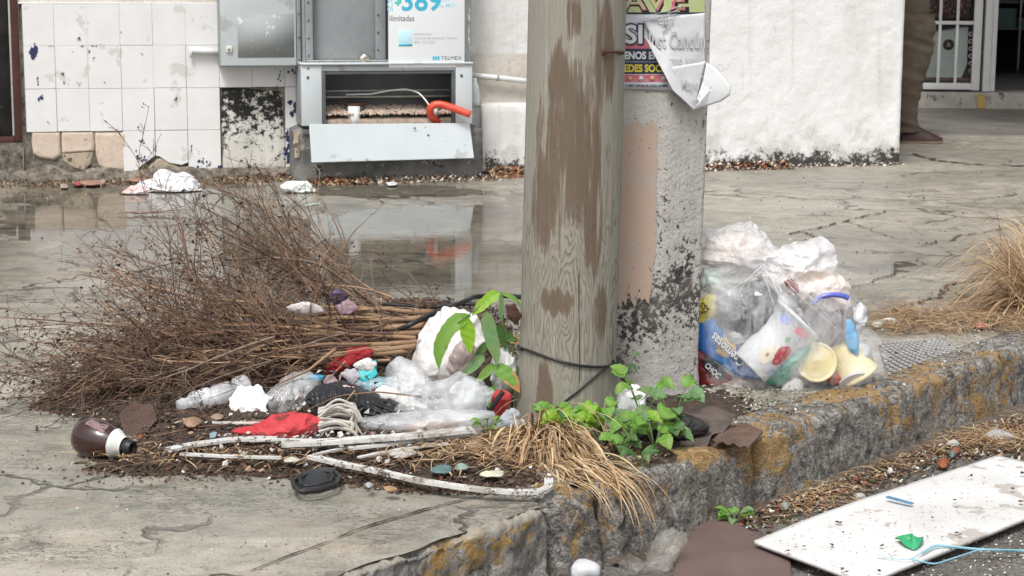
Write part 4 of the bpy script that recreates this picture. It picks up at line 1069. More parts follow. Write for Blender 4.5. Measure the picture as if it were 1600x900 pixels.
wbx("door_post", gx(1537), gx(1547.5), YG - .01, YG + .08, gt, zhi + .2, M['white_metal'], sh)
wbx("door_jamb", gx(1548), gx(1556), YG + .0, YG + .12, gt + .002, zhi + .2, M['white_metal'], sh)
# separate slab of the covered porch, with the roof's shade painted into its colour
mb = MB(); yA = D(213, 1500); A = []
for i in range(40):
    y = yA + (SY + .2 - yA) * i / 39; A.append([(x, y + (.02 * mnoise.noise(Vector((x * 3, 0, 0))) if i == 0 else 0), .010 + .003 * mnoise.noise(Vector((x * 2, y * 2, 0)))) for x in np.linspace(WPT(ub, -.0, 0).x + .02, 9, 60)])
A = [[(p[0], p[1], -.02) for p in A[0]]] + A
mb.grid(A); make("porch_floor", mb, pm("shaded_porch_concrete", (.13, .12, .105), (.21, .195, .17), 3, .55, .4, 25, .006, spots=[((.10, .09, .08), 9, .62)]), kind='structure')
# glass pane, sill, floor, inside
mb = MB(); mb.box((wl, YG + .05, gz(140)), (gx(1519), YG + .056, zhi)); gm = NT("window_glass"); gm.N.remove(gm.b)
g1 = gm.N.new("ShaderNodeBsdfGlossy"); g2 = gm.N.new("ShaderNodeBsdfTransparent"); g3 = gm.N.new("ShaderNodeMixShader"); g4 = gm.N.new("ShaderNodeFresnel"); g1.inputs["Roughness"].default_value = .02; g4.inputs[0].default_value = 1.3
gm.L.new(g4.outputs[0], g3.inputs[0]); gm.L.new(g2.outputs[0], g3.inputs[1]); gm.L.new(g1.outputs[0], g3.inputs[2]); gm.L.new(g3.outputs[0], gm.out.inputs[0]); M['glass'] = gm.m
make("window_pane", mb, M['glass'], sh, smooth=False)
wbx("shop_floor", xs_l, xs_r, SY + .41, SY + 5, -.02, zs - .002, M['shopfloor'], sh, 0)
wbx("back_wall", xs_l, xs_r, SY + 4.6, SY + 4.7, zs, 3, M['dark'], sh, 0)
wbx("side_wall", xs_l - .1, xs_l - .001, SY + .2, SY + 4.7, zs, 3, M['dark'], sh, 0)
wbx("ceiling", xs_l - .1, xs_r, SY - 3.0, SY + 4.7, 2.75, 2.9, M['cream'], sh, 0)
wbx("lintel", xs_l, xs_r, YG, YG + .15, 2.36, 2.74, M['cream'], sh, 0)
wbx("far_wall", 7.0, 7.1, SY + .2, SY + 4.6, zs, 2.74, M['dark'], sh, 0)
wbx("display_shelf", wl, gx(1520), YG + .08, YG + .45, gz(127), gz(123), pm("red_brown_wood", (.12, .05, .03), (.16, .07, .045), 8, .5, .2), sh)
# things in the window
zsf = gz(123)
cx0, cx1 = gx(1448, 100, YG + .12), gx(1512, 100, YG + .12)
bg_ = thing("display_carton", ((cx0 + cx1) / 2, YG + .15, zsf), "pale green display carton with a round brown emblem behind the bars", "box")
tp = gz(52, 1480, YG + .12)
mb = MB(); mb.prism([(cx0, YG + .12, zsf + .002), (gx(1503, 100, YG + .12), YG + .12, zsf + .002), (gx(1512, 80, YG + .12), YG + .12, gz(100, 1500, YG + .12)), (gx(1512, 60, YG + .12), YG + .12, gz(42, 1500, YG + .12)), (gx(1450, 60, YG + .12), YG + .12, tp)], (0, .16, 0)); make("carton_body", mb, pm("pale_green_card", (.50, .58, .54), (.56, .63, .60), 5, .5, .05), bg_, smooth=False)
ec = PD(1482, 70, YG + .1195)
mb = MB(); mb.tube([ec, ec - Vector((0, .003, 0))], .048, 28); make("round_emblem", mb, pm("brown_emblem_print", (.035, .025, .015), (.05, .035, .02), 20, .5, 0), bg_)
mb = MB()
for k in range(5):
    mb.tube([ec + Vector((-.02 + k * .009, -.004, -.022 + abs(k - 2) * .004)), ec + Vector((-.012 + k * .007, -.0045, .0)), ec + Vector((.004 + k * .003, -.004, .022 - k * .006))], .0028, 5)
make("emblem_mark", mb, pm("tan_print", (.40, .33, .22), (.46, .38, .26), 20, .5, 0), bg_)
text("ANTONI", .036, PD(1470, 85, YG + .119), (1, 0, 0), (0, 0, 1), M['ink2'], bg_, "emblem_lettering")
text("ONORIS", .036, PD(1470, 92, YG + .119), (1, 0, 0), (0, 0, 1), M['ink2'], bg_, "emblem_lettering")
text("BLOSS  ALIVE", .022, PD(1453, 111, YG + .119), (1, 0, 0), (0, 0, 1), M['ink2'], bg_, "emblem_lettering")
# dark cloths above
mb = MB()
rn4 = random.Random(2)
for k in range(16):
    x = gx(1445 + 4.6 * k, 20, YG + .15); pts = [(x + rn4.uniform(-.01, .01), YG + .15 + rn4.uniform(0, .05), gz(31, 1490, YG + .15) + .02 + j * .028) for j in range(12)]
    pts = [(p[0] + .012 * math.sin(j * 1.3 + k), p[1], p[2]) for j, p in enumerate(pts)]; mb.tube(pts, [.012 + .004 * rn4.random() for _ in pts], 6)
make("hanging_garments", mb, pm("wine_brown_knit", (.09, .03, .03), (.30, .22, .20), 30, .9, .5, lo=.5, hi=.62), label="wine brown knitted garments hanging behind the window bars above the carton", cat="clothing")
mb = MB()
for k in range(6):
    c = PD(1517, 53 + k * 11.5, YG + .10); ring = [c + Vector((.016 * math.cos(a), 0, .016 * math.sin(a))) for a in np.linspace(0, 2 * math.pi, 13)]; mb.tube(ring, .0055, 6, cap=False)
make("ring_chain", mb, M['pvc'], label="dark strip of small white rings hanging right of the carton", cat="decoration")
# shelves and goods deep inside the doorway
sv = thing("shop_shelf", (gx(1585, 60, SY + 3.6), SY + 3.6, zs), "dim shelf of small goods deep inside the dark doorway", "shelf")
xi0, xi1 = gx(1552, 60, SY + 3.6), gx(1680, 60, SY + 3.6)
for k, z in enumerate((.55, .82, 1.1, 1.4)):
    wbx("shelf_board", xi0, xi1, SY + 3.5, SY + 3.9, z, z + .02, M['dkgrey'], sv)
wbx("upright", gx(1590, 60, SY + 3.5), gx(1593, 60, SY + 3.5), SY + 3.46, SY + 3.49, zs, 2.2, M['rail'], sv)
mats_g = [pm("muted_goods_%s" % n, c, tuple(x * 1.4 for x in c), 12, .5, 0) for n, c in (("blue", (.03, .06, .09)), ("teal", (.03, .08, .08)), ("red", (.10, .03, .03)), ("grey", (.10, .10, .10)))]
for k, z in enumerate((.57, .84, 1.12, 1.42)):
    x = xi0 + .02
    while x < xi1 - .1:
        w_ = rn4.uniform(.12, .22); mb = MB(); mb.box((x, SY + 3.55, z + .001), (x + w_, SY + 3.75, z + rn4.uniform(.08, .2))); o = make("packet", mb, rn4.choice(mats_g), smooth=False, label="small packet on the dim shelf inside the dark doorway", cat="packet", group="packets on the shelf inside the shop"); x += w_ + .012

# ------------------------------------------------------------------ the person behind the corner
PY = P(1440, 224).y
fx = PD(1402, 222, PY).x; fz = 0.0
pe = thing("person", (fx + .05, PY, 0), "person in brown olive trousers and dark leather shoes standing half behind the white wall corner", "person")
def skin_obj(name, verts, edges, radii, mat, par, sub=2, root=0):
    me = bpy.data.meshes.new(name); inv = INV[par.name]
    me.from_pydata([tuple(inv @ Vector(v)) for v in verts], edges, []); me.materials.append(mat)
    o = bpy.data.objects.new(name, me); COL.objects.link(o); o.parent = par; INV[o.name] = INV[par.name]
    md = o.modifiers.new("skin", 'SKIN'); md.use_smooth_shade = True
    for i, r in enumerate(radii):
        r = r if hasattr(r, '__len__') else (r, r); me.skin_vertices[0].data[i].radius = r; me.skin_vertices[0].data[i].use_root = (i == root)
    md = o.modifiers.new("subdivision", 'SUBSURF'); md.levels = sub; md.render_levels = sub
    return o
mpx = lambda px, py, dy=0.0: PD(px, py, PY + dy)
# front leg: measured on the picture, centre line and half width
leg = [(1418, 203, 16), (1416, 186, 17), (1416, 160, 18), (1418, 147, 19), (1420, 130, 21), (1425, 107, 24), (1429, 80, 27), (1431, 53, 29), (1430, 20, 29.5), (1429, -20, 29.5), (1428, -62, 30)]
Lf = [mpx(x, y) for x, y, r in leg]; s_ = (mpx(1460, 100) - mpx(1459, 100)).length
verts = []; rad = []
A = []
def tube_shell(centres, halfw, depthr, n=28, seed=0, wr=.006, zsc=14):
    A = []
    for i, (c, hw, dp) in enumerate(zip(centres, halfw, depthr)):
        A.append([(c.x + hw * math.cos(a), c.y + dp * math.sin(a), c.z) for a in np.linspace(0, 2 * math.pi, n, endpoint=False)])
    A = np.array(A); C = np.array([tuple(c) for c in centres])[:, None, :]; N = A - C; N /= np.linalg.norm(N, axis=-1, keepdims=True)
    q = A.copy(); q[..., 2] *= zsc; q[..., 0] *= 5; q[..., 1] *= 5; q[..., 2] += q[..., 0] * .9
    d = (1 - 2 * np.abs(vn(q, seed))) * .7 + (1 - 2 * np.abs(vn(q * 2, seed + 1))) * .3
    return A + N * (d * wr)[..., None]
def interp(cs, n):
    c = resample([Vector((p.x, p.y, p.z)) for p in cs], n, False); return c
def leg_shell(off_y, off_x, seed):
    n = 70; z = [p.z for p in Lf]; zz = np.linspace(Lf[0].z - .012, .90, n); zs_ = np.array(z)
    cx = np.interp(zz, zs_, [p.x for p in Lf]) + off_x * (1 - np.clip(zz / .9, 0, 1)); hw = np.interp(zz, zs_, [r * s_ for _, _, r in leg])
    cs = [Vector((a, PY + off_y, b)) for a, b in zip(cx, zz)]
    hw = hw + .008 * np.exp(-((zz - zz[0]) / .05) ** 2)
    return tube_shell(cs, hw, np.minimum(hw * .95, .095), 34, seed, .015, 15)
mb = MB(); 
A1 = leg_shell(0, 0, 3); A2 = leg_shell(.19, -.14, 9)
mb.grid([[tuple(q) for q in r] for r in A1], closed_u=True); mb.grid([[tuple(q) for q in r] for r in A2], closed_u=True)
hipc = Lf[-1]
H = []
for z, hw, dp in ((.74, .07, .10), (.80, .105, .16), (.86, .124, .18), (.92, .128, .185), (1.0, .125, .17), (1.06, .12, .16)):
    H.append((Vector((Lf[-2].x, PY + .095, z)), hw, dp))
A3 = tube_shell([h[0] for h in H], [h[1] for h in H], [h[2] for h in H], 34, 5, .004); mb.grid([[tuple(q) for q in r] for r in A3], closed_u=True)
make("trousers", mb, M['trouser'], pe)
# shoes: last-shaped lofts
def shoe(cx, cy, lab=None):
    L = .285; heel = cx - .075; A = []; S = []
    st = [(0, .028, .075), (.02, .036, .098), (.06, .038, .115), (.10, .038, .112), (.135, .040, .092), (.17, .045, .072), (.21, .047, .058), (.245, .042, .037), (.27, .030, .030), (.285, .012, .02)]
    for x, hw, h in st:
        A.append([(heel + x, cy + hw * math.cos(a) * (1 if math.sin(a) < .3 else .85), .018 + max(0, h * math.sin(a)) if math.sin(a) > 0 else .016) for a in np.linspace(0, 2 * math.pi, 22, endpoint=False)])
        S.append([(heel + x * 1.015 - .002, cy + (hw + .004) * (1 if k < 2 else -1), z) for k, z in ((0, .0 + (.010 if x > .25 else 0)), (1, .019), (2, .019), (3, .0 + (.010 if x > .25 else 0)))])
    mb = MB(); mb.grid(A, closed_u=True); 
    n = len(A[0]); mb.f.append(tuple(range(n))); mb.m.append(0); mb.f.append(tuple(range((len(A) - 1) * n, len(A) * n))[::-1]); mb.m.append(0)
    o = make("shoe", mb, M['shoe'], pe, subs=1); INV[o.name] = INV[pe.name]
    mb = MB(); mb.grid(S, closed_u=True); mb.f.append((0, 1, 2, 3)); mb.m.append(0); mb.f.append(tuple(range(36, 40))[::-1]); mb.m.append(0)
    make("sole", mb, M['sole'], o, smooth=False, bevel=.003)
    mb = MB()
    for k in range(4):
        x = heel + .118 + k * .017; z = .098 - k * .009; mb.tube([(x, cy - .026, z - .012), (x + .004, cy, z + .0), (x, cy + .026, z - .012)], .0022, 6)
    make("laces", mb, M['lampblack'], o)
shoe(Lf[0].x + .038, PY); shoe(Lf[0].x - .12, PY + .19)
# upper body (above the frame)
bx, by = hipc.x - .01, PY + .095
V = [(bx, by, 1.02), (bx, by, 1.15), (bx, by, 1.32), (bx + .005, by, 1.44), (bx + .01, by - .17, 1.42), (bx - .02, by - .20, 1.16), (bx + .16, by - .12, 1.20), (bx + .01, by + .17, 1.42), (bx - .02, by + .20, 1.16), (bx + .16, by + .12, 1.20)]
E = [(0, 1), (1, 2), (2, 3), (3, 4), (4, 5), (5, 6), (3, 7), (7, 8), (8, 9)]
skin_obj("shirt", V, E, [(.12, .16), (.115, .15), (.12, .17), (.09, .12), .062, .052, .042, .062, .052, .042], M['shirt'], pe)
hd = bx + .02
V = [(bx + .01, by, 1.42), (hd, by, 1.50), (hd + .0, by, 1.56), (hd + .02, by, 1.62), (hd + .01, by, 1.69), (hd + .09, by, 1.595), (hd + .105, by, 1.615), (hd + .06, by, 1.545)]
E = [(0, 1), (1, 2), (2, 3), (3, 4), (2, 7), (3, 5), (5, 6)]
skin_obj("head", V, E, [.055, .052, .07, .088, .075, .03, .012, .045], M['skin'], pe)
mb = MB(); A = []
for i in range(10):
    th = i / 9 * 1.75; A.append([(hd - .0 + .103 * math.sin(th) * math.cos(a), by + .086 * math.sin(th) * math.sin(a), 1.655 + .10 * math.cos(th)) for a in np.linspace(0, 2 * math.pi, 20, endpoint=False)])
mb.grid(A, closed_u=True, flip=True); make("hair", mb, M['hair'], pe, solid=.01)
for sy in (-1, 1):
    w0 = Vector((bx + .17, by + sy * .11, 1.24))
    V = [w0 + Vector((-.01, 0, .03)), w0 + Vector((.015, 0, -.045))]; E = [(0, 1)]; Rr = [.026, (.022, .036)]
    for k in range(4):
        b0 = w0 + Vector((.0 + k * .016, 0, -.085)); i0 = len(V); V += [b0, b0 + Vector((.006, -sy * .004, -.04)), b0 + Vector((.002, -sy * .014, -.07 + abs(k - 1.5) * .006))]; E += [(1, i0), (i0, i0 + 1), (i0 + 1, i0 + 2)]; Rr += [.0095, .009, .007]
    i0 = len(V); V += [w0 + Vector((.045, -sy * .01, -.05)), w0 + Vector((.058, -sy * .014, -.085))]; E += [(1, i0), (i0, i0 + 1)]; Rr += [.011, .009]
    skin_obj("hand", V, E, Rr, M['skin'], pe)
# ------------------------------------------------------------------ wooden pole
rp = .1345
pb_ = P(885, 665); PCY = pb_.y + rp; pcx = PD(885, 665, PCY).x
top_c = PD(902, 0, PCY)
lean = (top_c.x - pcx) / top_c.z
pole = thing("wooden_utility_pole", (pcx, PCY, 0), "thick weathered wooden utility pole with cathedral grain and a knot near its base", "pole")
A = []
NZ, NA = 240, 120
def prad(z): return rp * (1 - .010 * z)
for i in range(NZ + 1):
    z = -.05 + 3.2 * (i / NZ) ** 1.4
    an = np.linspace(0, 2 * math.pi, NA, endpoint=False)
    n = .004 * fbm(np.stack([np.cos(an) * 2.2, np.sin(an) * 2.2, np.full(NA, z * .5)], -1), 3, 4) + .0012 * vn(np.stack([np.cos(an) * 26, np.sin(an) * 26, np.full(NA, z * 1.5)], -1), 9)
    ck = -.005 * np.exp(-((an - (-1.18 + .012 * math.sin(z * 6))) / .012) ** 2) - .004 * np.exp(-((((an - 4.62 + math.pi) % (2 * math.pi)) - math.pi) / .010) ** 2) * (z < 1.4)
    fl_ = .012 * math.exp(-max(z, 0) / .05)
    r = prad(z) + n + ck + fl_
    A.append([(pcx + lean * z + rr * math.cos(a), PCY + rr * math.sin(a), z) for a, rr in zip(an, r)])
mb = MB(); mb.grid(A, closed_u=True); make("pole_shaft", mb, M['wood'], pole)
def onpole(px, py, out=.004):
    Yp = PCY - rp
    for _ in range(6):
        p = PD(px, py, Yp); dx = p.x - (pcx + lean * p.z); r = prad(p.z) + out; Yp = PCY - math.sqrt(max(1e-6, r * r - min(r * r, dx * dx)))
    return PD(px, py, Yp)
# long drying cracks as thin dark splits
for pts in ([(905, 600), (906, 540), (904, 470), (905, 420)], [(957, 690), (958, 640), (957, 560), (958, 500)], [(868, 30), (869, 80), (868, 120)]):
    mb = MB(); mb.tube(smoothpath([onpole(x, y, .0) for x, y in pts], 20), [.0002] + [.0012] * 18 + [.0002], 5); make("drying_crack", mb, M['soil'], pole)
# rusty staple
q0, q1 = onpole(943, 80, .004), onpole(973, 82, .004)
mb = MB(); mb.tube([q0 + Vector((0, .01, 0)), q0, onpole(951, 81, .007), onpole(962, 81, .006), q1, q1 + Vector((0, .01, 0))], [.0035, .005, .0035, .0035, .006, .004], 8); mb.tube([q0 + Vector((0, -.002, .006)), q0 + Vector((0, -.002, -.012))], .004, 8)
make("rusty_staple", mb, M['rust'], pole)
# black wire tied round the pole
pts = []
for k in range(41):
    px = 806 + (966 - 806) * k / 40
    py = 541 + 32 * math.sin(min(1, k / 40 * 1.25) * math.pi / 2) ** 1.1 - (4 if k > 34 else 0) * (k - 34) / 6
    pts.append(onpole(min(max(px, 811), 961.5), py, .0045))
back = [Vector((pcx + lean * .2 + (rp + .006) * math.cos(a), PCY + (rp + .006) * math.sin(a), pts[-1].z + (pts[0].z - pts[-1].z) * f)) for f, a in [(f, -.45 + (math.pi + .9) * f) for f in np.linspace(0.02, .98, 24)]]
mb = MB(); mb.tube(pts + back + [pts[0]], .0036, 8, cap=False)
kn = onpole(961.5, 566, .012)
for a in range(3):
    mb.tube([kn + Vector((-.008, -.004, .006 - .006 * a)), kn + Vector((.004, -.012, .0)), kn + Vector((.012, .002, .006 - .005 * a))], .0038, 6)
t1_ = [kn] + [onpole(x, y, .006) for x, y in ((948, 575), (925, 592), (900, 614), (870, 637), (848, 654))] + [PD(838, 664, PCY - rp - .03), G(832, 676, .006)]
mb.tube(smoothpath(t1_, 40), .003, 7)
t2_ = [kn, kn + Vector((.008, -.004, -.03)), PD(972, 592, PCY - .05), PD(988, 608, PCY - .02), PD(1008, 625, PCY - .02), PD(1040, 640, PCY + .0), PD(1075, 655, PCY), PD(1100, 664, PCY), PD(1150, 676, PCY - .12)]
mb.tube(smoothpath(t2_, 50), .0032, 7)
make("tied_black_wire", mb, M['lampblack'], label="black wire tied around the wooden pole, its loose ends hanging down", cat="wire")

# ------------------------------------------------------------------ concrete post
CY = P(1030, 625).y
poc = PD(1030, 625, CY)
post = thing("concrete_post", (poc.x - .02, CY + .12, 0), "speckled grey concrete post with peach painted strip behind the wooden pole", "post")
lean2 = .014
base_z = 0
def px2x(px): return PD(px, 600, CY).x
cx_ = [(px2x(940), .025), (px2x(946), .0), (px2x(1024), .0), (px2x(1032), .006), (px2x(1040), .016), (px2x(1092), .085), (px2x(1094), .10), (px2x(1094), .24), (px2x(1085), .26), (px2x(950), .26), (px2x(940), .24)]
def postshell(zs_, sub=14):
    out = []
    for z in zs_:
        row = []
        n = len(cx_)
        for i in range(n):
            a = cx_[i]; b = cx_[(i + 1) % n]; m = sub if (abs(a[0] - b[0]) > .04) else (6 if abs(a[1] - b[1]) > .05 else 2)
            for k in range(m):
                f = k / m; row.append((a[0] + (b[0] - a[0]) * f + lean2 * z, CY + a[1] + (b[1] - a[1]) * f, z))
        out.append(row)
    return np.array(out)
zs_ = np.concatenate([np.linspace(-.05, 1.0, 150), np.linspace(1.02, 3.2, 30)])
A = postshell(zs_); cc = np.array([poc.x, CY + .13, 0]); N = A - cc; N[..., 2] = 0; N /= np.linalg.norm(N, axis=-1, keepdims=True)
amp = .0018 + .004 * np.exp(-np.maximum(A[..., 2], 0) * 9)
A = A + N * (fbm(A * 26, 4, 8) * amp + .010 * np.exp(-np.maximum(A[..., 2], 0) / .04))[..., None]
mb = MB(); mb.grid([[tuple(q) for q in r] for r in A], closed_u=True); make("post_shaft", mb, M['post'], post)
def post_y(x, z):
    x = x - lean2 * z
    for a, b in zip(cx_[:7], cx_[1:7]):
        if x <= b[0]: return CY + a[1] + (b[1] - a[1]) * max(0, min(1, (x - a[0]) / (b[0] - a[0])))
    return CY + cx_[5][1]
def onpost(px, py, out=.004):
    Yp = CY
    for _ in range(8):
        p = PD(px, py, Yp); Yp = post_y(p.x, p.z) - out
    return PD(px, py, Yp)
# peach paint strip with worn edges
rows = []
for i in range(90):
    py = 195 + (492 - 195) * i / 89
    xr = 1027 - .012 * (py - 195) + 3 * mnoise.noise(Vector((py * .05, 1, 1))) + (-6 if py > 400 else 0) * (py - 400) / 60 + 2 * mnoise.noise(Vector((py * .4, 1, 4)))
    rows.append([onpost(948 + (xr - 948) * k / 24, 188 + (py - 188) * (.93 + .10 * mnoise.noise(Vector((k * .35, 3, 1))) + .03 * mnoise.noise(Vector((k * 1.3, 3, 1)))) + 12 * mnoise.noise(Vector((k * .3, 8, 1))) * (1 - i / 89), .0035) for k in range(25)])
mb = MB(); mb.grid(rows); make("peach_paint_strip", mb, M['peach'], post, label="faded peach painted strip on the left face of the post")

# posters
fly = thing("flyer", onpost(1040, 100), "colourful printed event flyer wrapped round the concrete post", "poster")
def onsheet(px0, px1, py0, py1, out, nx=24, ny=20, bot=None):
    rows = []
    for j in range(ny + 1):
        row = []
        for i in range(nx + 1):
            px = px0 + (px1 - px0) * i / nx; b = (bot(px) if bot else py1); py = py0 + (b - py0) * j / ny
            row.append(onpost(px, py, out + .0008 * mnoise.noise(Vector((px * .08, py * .08, 2)))))
        rows.append(row)
    return rows
flyp = pm("flyer_white_paper", (.66, .68, .74), (.74, .76, .80), 8, .5, .2)
mb = MB(); mb.grid(onsheet(955, 1101, -60, 140, .006, bot=lambda px: 139 + (px - 975) * .03)); make("paper", mb, flyp, fly, solid=.0006)
def band(px0, px1, py0, py1, out, mat, name, nx=14, ny=4): 
    mb = MB(); mb.grid(onsheet(px0, px1, py0, py1, out, nx, ny)); return make(name, mb, mat, fly)
lime = pm("pale_lime_print", (.52, .58, .26), (.60, .66, .36), 8, .5, 0)
mag = pm("pink_print", (.62, .12, .18), (.70, .25, .30), 30, .5, 0)
navy = pm("navy_print", (.025, .035, .08), (.04, .05, .10), 20, .5, 0)
blk = pm("black_print", (.012, .012, .016), (.02, .02, .025), 20, .5, 0)
yel = pm("yellow_print", (.75, .62, .06), (.80, .68, .10), 20, .5, 0)
wht = pm("white_print", (.74, .76, .78), (.80, .82, .84), 20, .5, 0)
band(976, 1101, -60, 19, .0072, lime, "lime_band")
band(976, 1101, 19.5, 22, .0076, blk, "black_rule")
band(955, 1040, 60, 76, .0070, mag, "pink_band")
band(955, 1046, 117, 128, .0074, mag, "red_band")
for k in range(4):
    c = onpost(984 + k * 17.5, 122.5, .0086); mb = MB(); mb.tube([c, c - Vector((0, .0006, 0))], .0068, 14); make("light_dot", mb, wht if k % 2 else pm("peach_dot", (.75, .40, .22), (.8, .5, .3), 20, .5, 0), fly)
band(955, 1040, 76, 96, .0072, navy, "dark_panel", ny=3); band(955, 1046, 97, 115.5, .0072, navy, "dark_panel", ny=3)
def ptext(s, px, py, hpx, mat, par, out=.009, bold=.0, sx=1.0, name="lettering", rot=0):
    sc = (PD(px + 10, py, CY) - PD(px, py, CY)).length / 10
    org = PD(px, py, CY)
    def bend(x, y, z):
        X_ = px + (x * math.cos(rot) - y * math.sin(rot)) / sc; Y_ = py - (x * math.sin(rot) + y * math.cos(rot)) / sc
        p = onpost(X_, Y_, out); return p + Vector((0, -z, 0))
    return text(s, hpx * sc * 1.38, org, (1, 0, 0), (0, 0, 1), mat, par, name, bold=bold, sx=sx, bend=bend)
ptext("AVE", 972, 17, 34, blk, fly, .0080, .004, 1.25); ptext("AVE", 973, 15.5, 31, mag, fly, .0090, .0012, 1.3); ptext("AVE", 974, 14, 28, lime, fly, .0098, .0, 1.35)
ptext("SI", 974, 68, 31, navy, fly, .0082, .005, 1.1); ptext("SI", 975, 67, 29, wht, fly, .0092, .0018, 1.1)
ptext("ENOS EN", 975, 92, 11.5, wht, fly, .0088, .0012, .85); ptext("EDES SOCI", 975, 112, 11.5, yel, fly, .0088, .0012, .82)
ptext("S 1983 Y 09 BUUR C2GIS GOMEZ", 977, 136, 4.2, navy, fly, .0088, .0002, .8)
# the torn white sheet hanging over it
tf = thing("torn_flyer", onpost(1080, 90), "torn white flyer with grey outlined lettering peeling and folding off the post", "poster")
thin = NT("thin_white_paper"); thin.fin((.76, .77, .78), .55, thin.bump(thin.noise(thin.W, 45, 4, .6), .35, .003)); wp = thin.m
Yf = CY - .012
def fp(px, py, d=0.0):
    p = onpost(min(px, 1101), py, .012 + d)
    if px > 1101: p = PD(px, py, p.y)
    return p
def poly_grid(a, b, c, d, n, m, dz, seed):     # four px corners: a top-left, b top-right, c bottom-right, d bottom-left
    rows = []
    for j in range(m + 1):
        row = []
        for i in range(n + 1):
            u, v = i / n, j / m; x = (a[0] * (1 - u) + b[0] * u) * (1 - v) + (d[0] * (1 - u) + c[0] * u) * v; y = (a[1] * (1 - u) + b[1] * u) * (1 - v) + (d[1] * (1 - u) + c[1] * u) * v
            row.append(fp(x, y, dz(u, v) + .0025 * mnoise.noise(Vector((x * .05, y * .05, seed))) + .001 * mnoise.noise(Vector((x * .2, y * .2, seed)))))
        rows.append(row)
    return rows
mb = MB(); mb.grid(poly_grid((1004, 30), (1102, 20), (1102, 100), (1052, 120), 24, 20, lambda u, v: .003 + .012 * v * (1 - u) + .004 * v, 3)); make("upper_sheet", mb, wp, tf, solid=.0005)
mb = MB(); mb.grid(poly_grid((1006, 55), (1052, 100), (1085, 172), (1052, 142), 14, 20, lambda u, v: .026 - .008 * u + .006 * v, 5)); make("folded_strip", mb, wp, tf, solid=.0005)
mb = MB(); mb.grid(poly_grid((1048, 105), (1103, 96), (1084, 173), (1080, 170), 16, 18, lambda u, v: .020 + .003 * v, 6)); make("lower_sheet", mb, wp, tf, solid=.0005)
lp = resample([fp(x, y, .024 + .008 * ((x - 1083) / 60)) for x, y in ((1083, 172), (1104, 166), (1128, 158), (1141, 148), (1142, 136), (1133, 123), (1120, 109), (1104, 97), (1098, 128))], 60)
c_ = sum(lp, Vector()) / 60; mb = MB(); mb.grid([[c_.lerp(p, f) + Vector((0, .003 * mnoise.noise(c_.lerp(p, f) * 22), 0)) for p in lp] for f in np.linspace(0.001, 1, 8)], closed_u=True); make("loose_flap", mb, wp, tf, solid=.0005)
gink = pm("grey_ghost_ink", (.45, .46, .48), (.52, .53, .55), 30, .6, 0); gink2 = pm("light_ghost_ink", (.60, .61, .62), (.66, .67, .68), 30, .6, 0)
ptext("Inst Cancún", 1013, 76, 27, gink, tf, .0245, .0014, .50); ptext("Inst Cancún", 1013, 76, 27, wp, tf, .0256, -.0010, .50)
ptext("Extreno jueves 1", 1028, 102, 16, gink2, tf, .0275, .0006, .54); ptext("Mayo de 9", 1064, 140, 17, gink2, tf, .0375, .0006, .55)
ptext("XTRO", 1102, 130, 13, gink2, tf, .0415, .0006, .8, rot=.6); ptext("MAY 2026", 1086, 165, 12, gink2, tf, .0415, .0005, .75, rot=.5)
# cling film scrap left over the flyer
mb = MB(); 
for k in range(7):
    a = (985 + k * 11, 30 + 6 * math.sin(k * 2.1)); b = (1066 - k * 5, 8 + k * 7); mb.sweep(smoothpath([fp(a[0], a[1], .006), fp((a[0] + b[0]) / 2, (a[1] + b[1]) / 2 + 3, .012), fp(b[0], b[1], .008)], 10), [(-.006, 0), (.006, 0), (0, .0015)])
make("clear_film", mb, film("flyer_cling_film", (.85, .86, .88), .1, .6, 30), tf)

# ------------------------------------------------------------------ litter helpers
def pos(px, py): return G(px, py)
def litter(px, py, dx, dy, n, s0, s1, mb, mats, z=0.004, road=False, flat=.7, seed=0, gauss=True):
    r = random.Random(seed)
    for _ in range(n):
        x = px + (r.gauss(0, dx) if gauss else r.uniform(-dx, dx)); y = py + (r.gauss(0, dy) if gauss else r.uniform(-dy, dy))
        q = RD(x, y) if road else G(x, y)
        if not road and tw(q)[1] < .06: continue
        if road and tw(q)[1] > -.03: continue
        if road: q.z = ROAD + .003
        mb.flake(q + Vector((0, 0, z * r.uniform(.3, 1.6))), r.uniform(s0, s1), r.choice(mats), flat)
LM = [pm("dark_brown_leaf_flakes", (.045, .028, .020), (.08, .05, .035), 40, .9, .3), pm("brown_leaf_flakes", (.11, .07, .045), (.17, .11, .07), 40, .9, .3), pm("tan_leaf_flakes", (.30, .20, .12), (.42, .29, .17), 40, .9, .3),
      pm("pale_flakes", (.55, .52, .46), (.66, .63, .58), 40, .8, .2), pm("olive_flakes", (.10, .11, .05), (.15, .15, .07), 40, .9, .2), pm("rust_flakes", (.22, .07, .035), (.30, .11, .05), 40, .9, .2)]
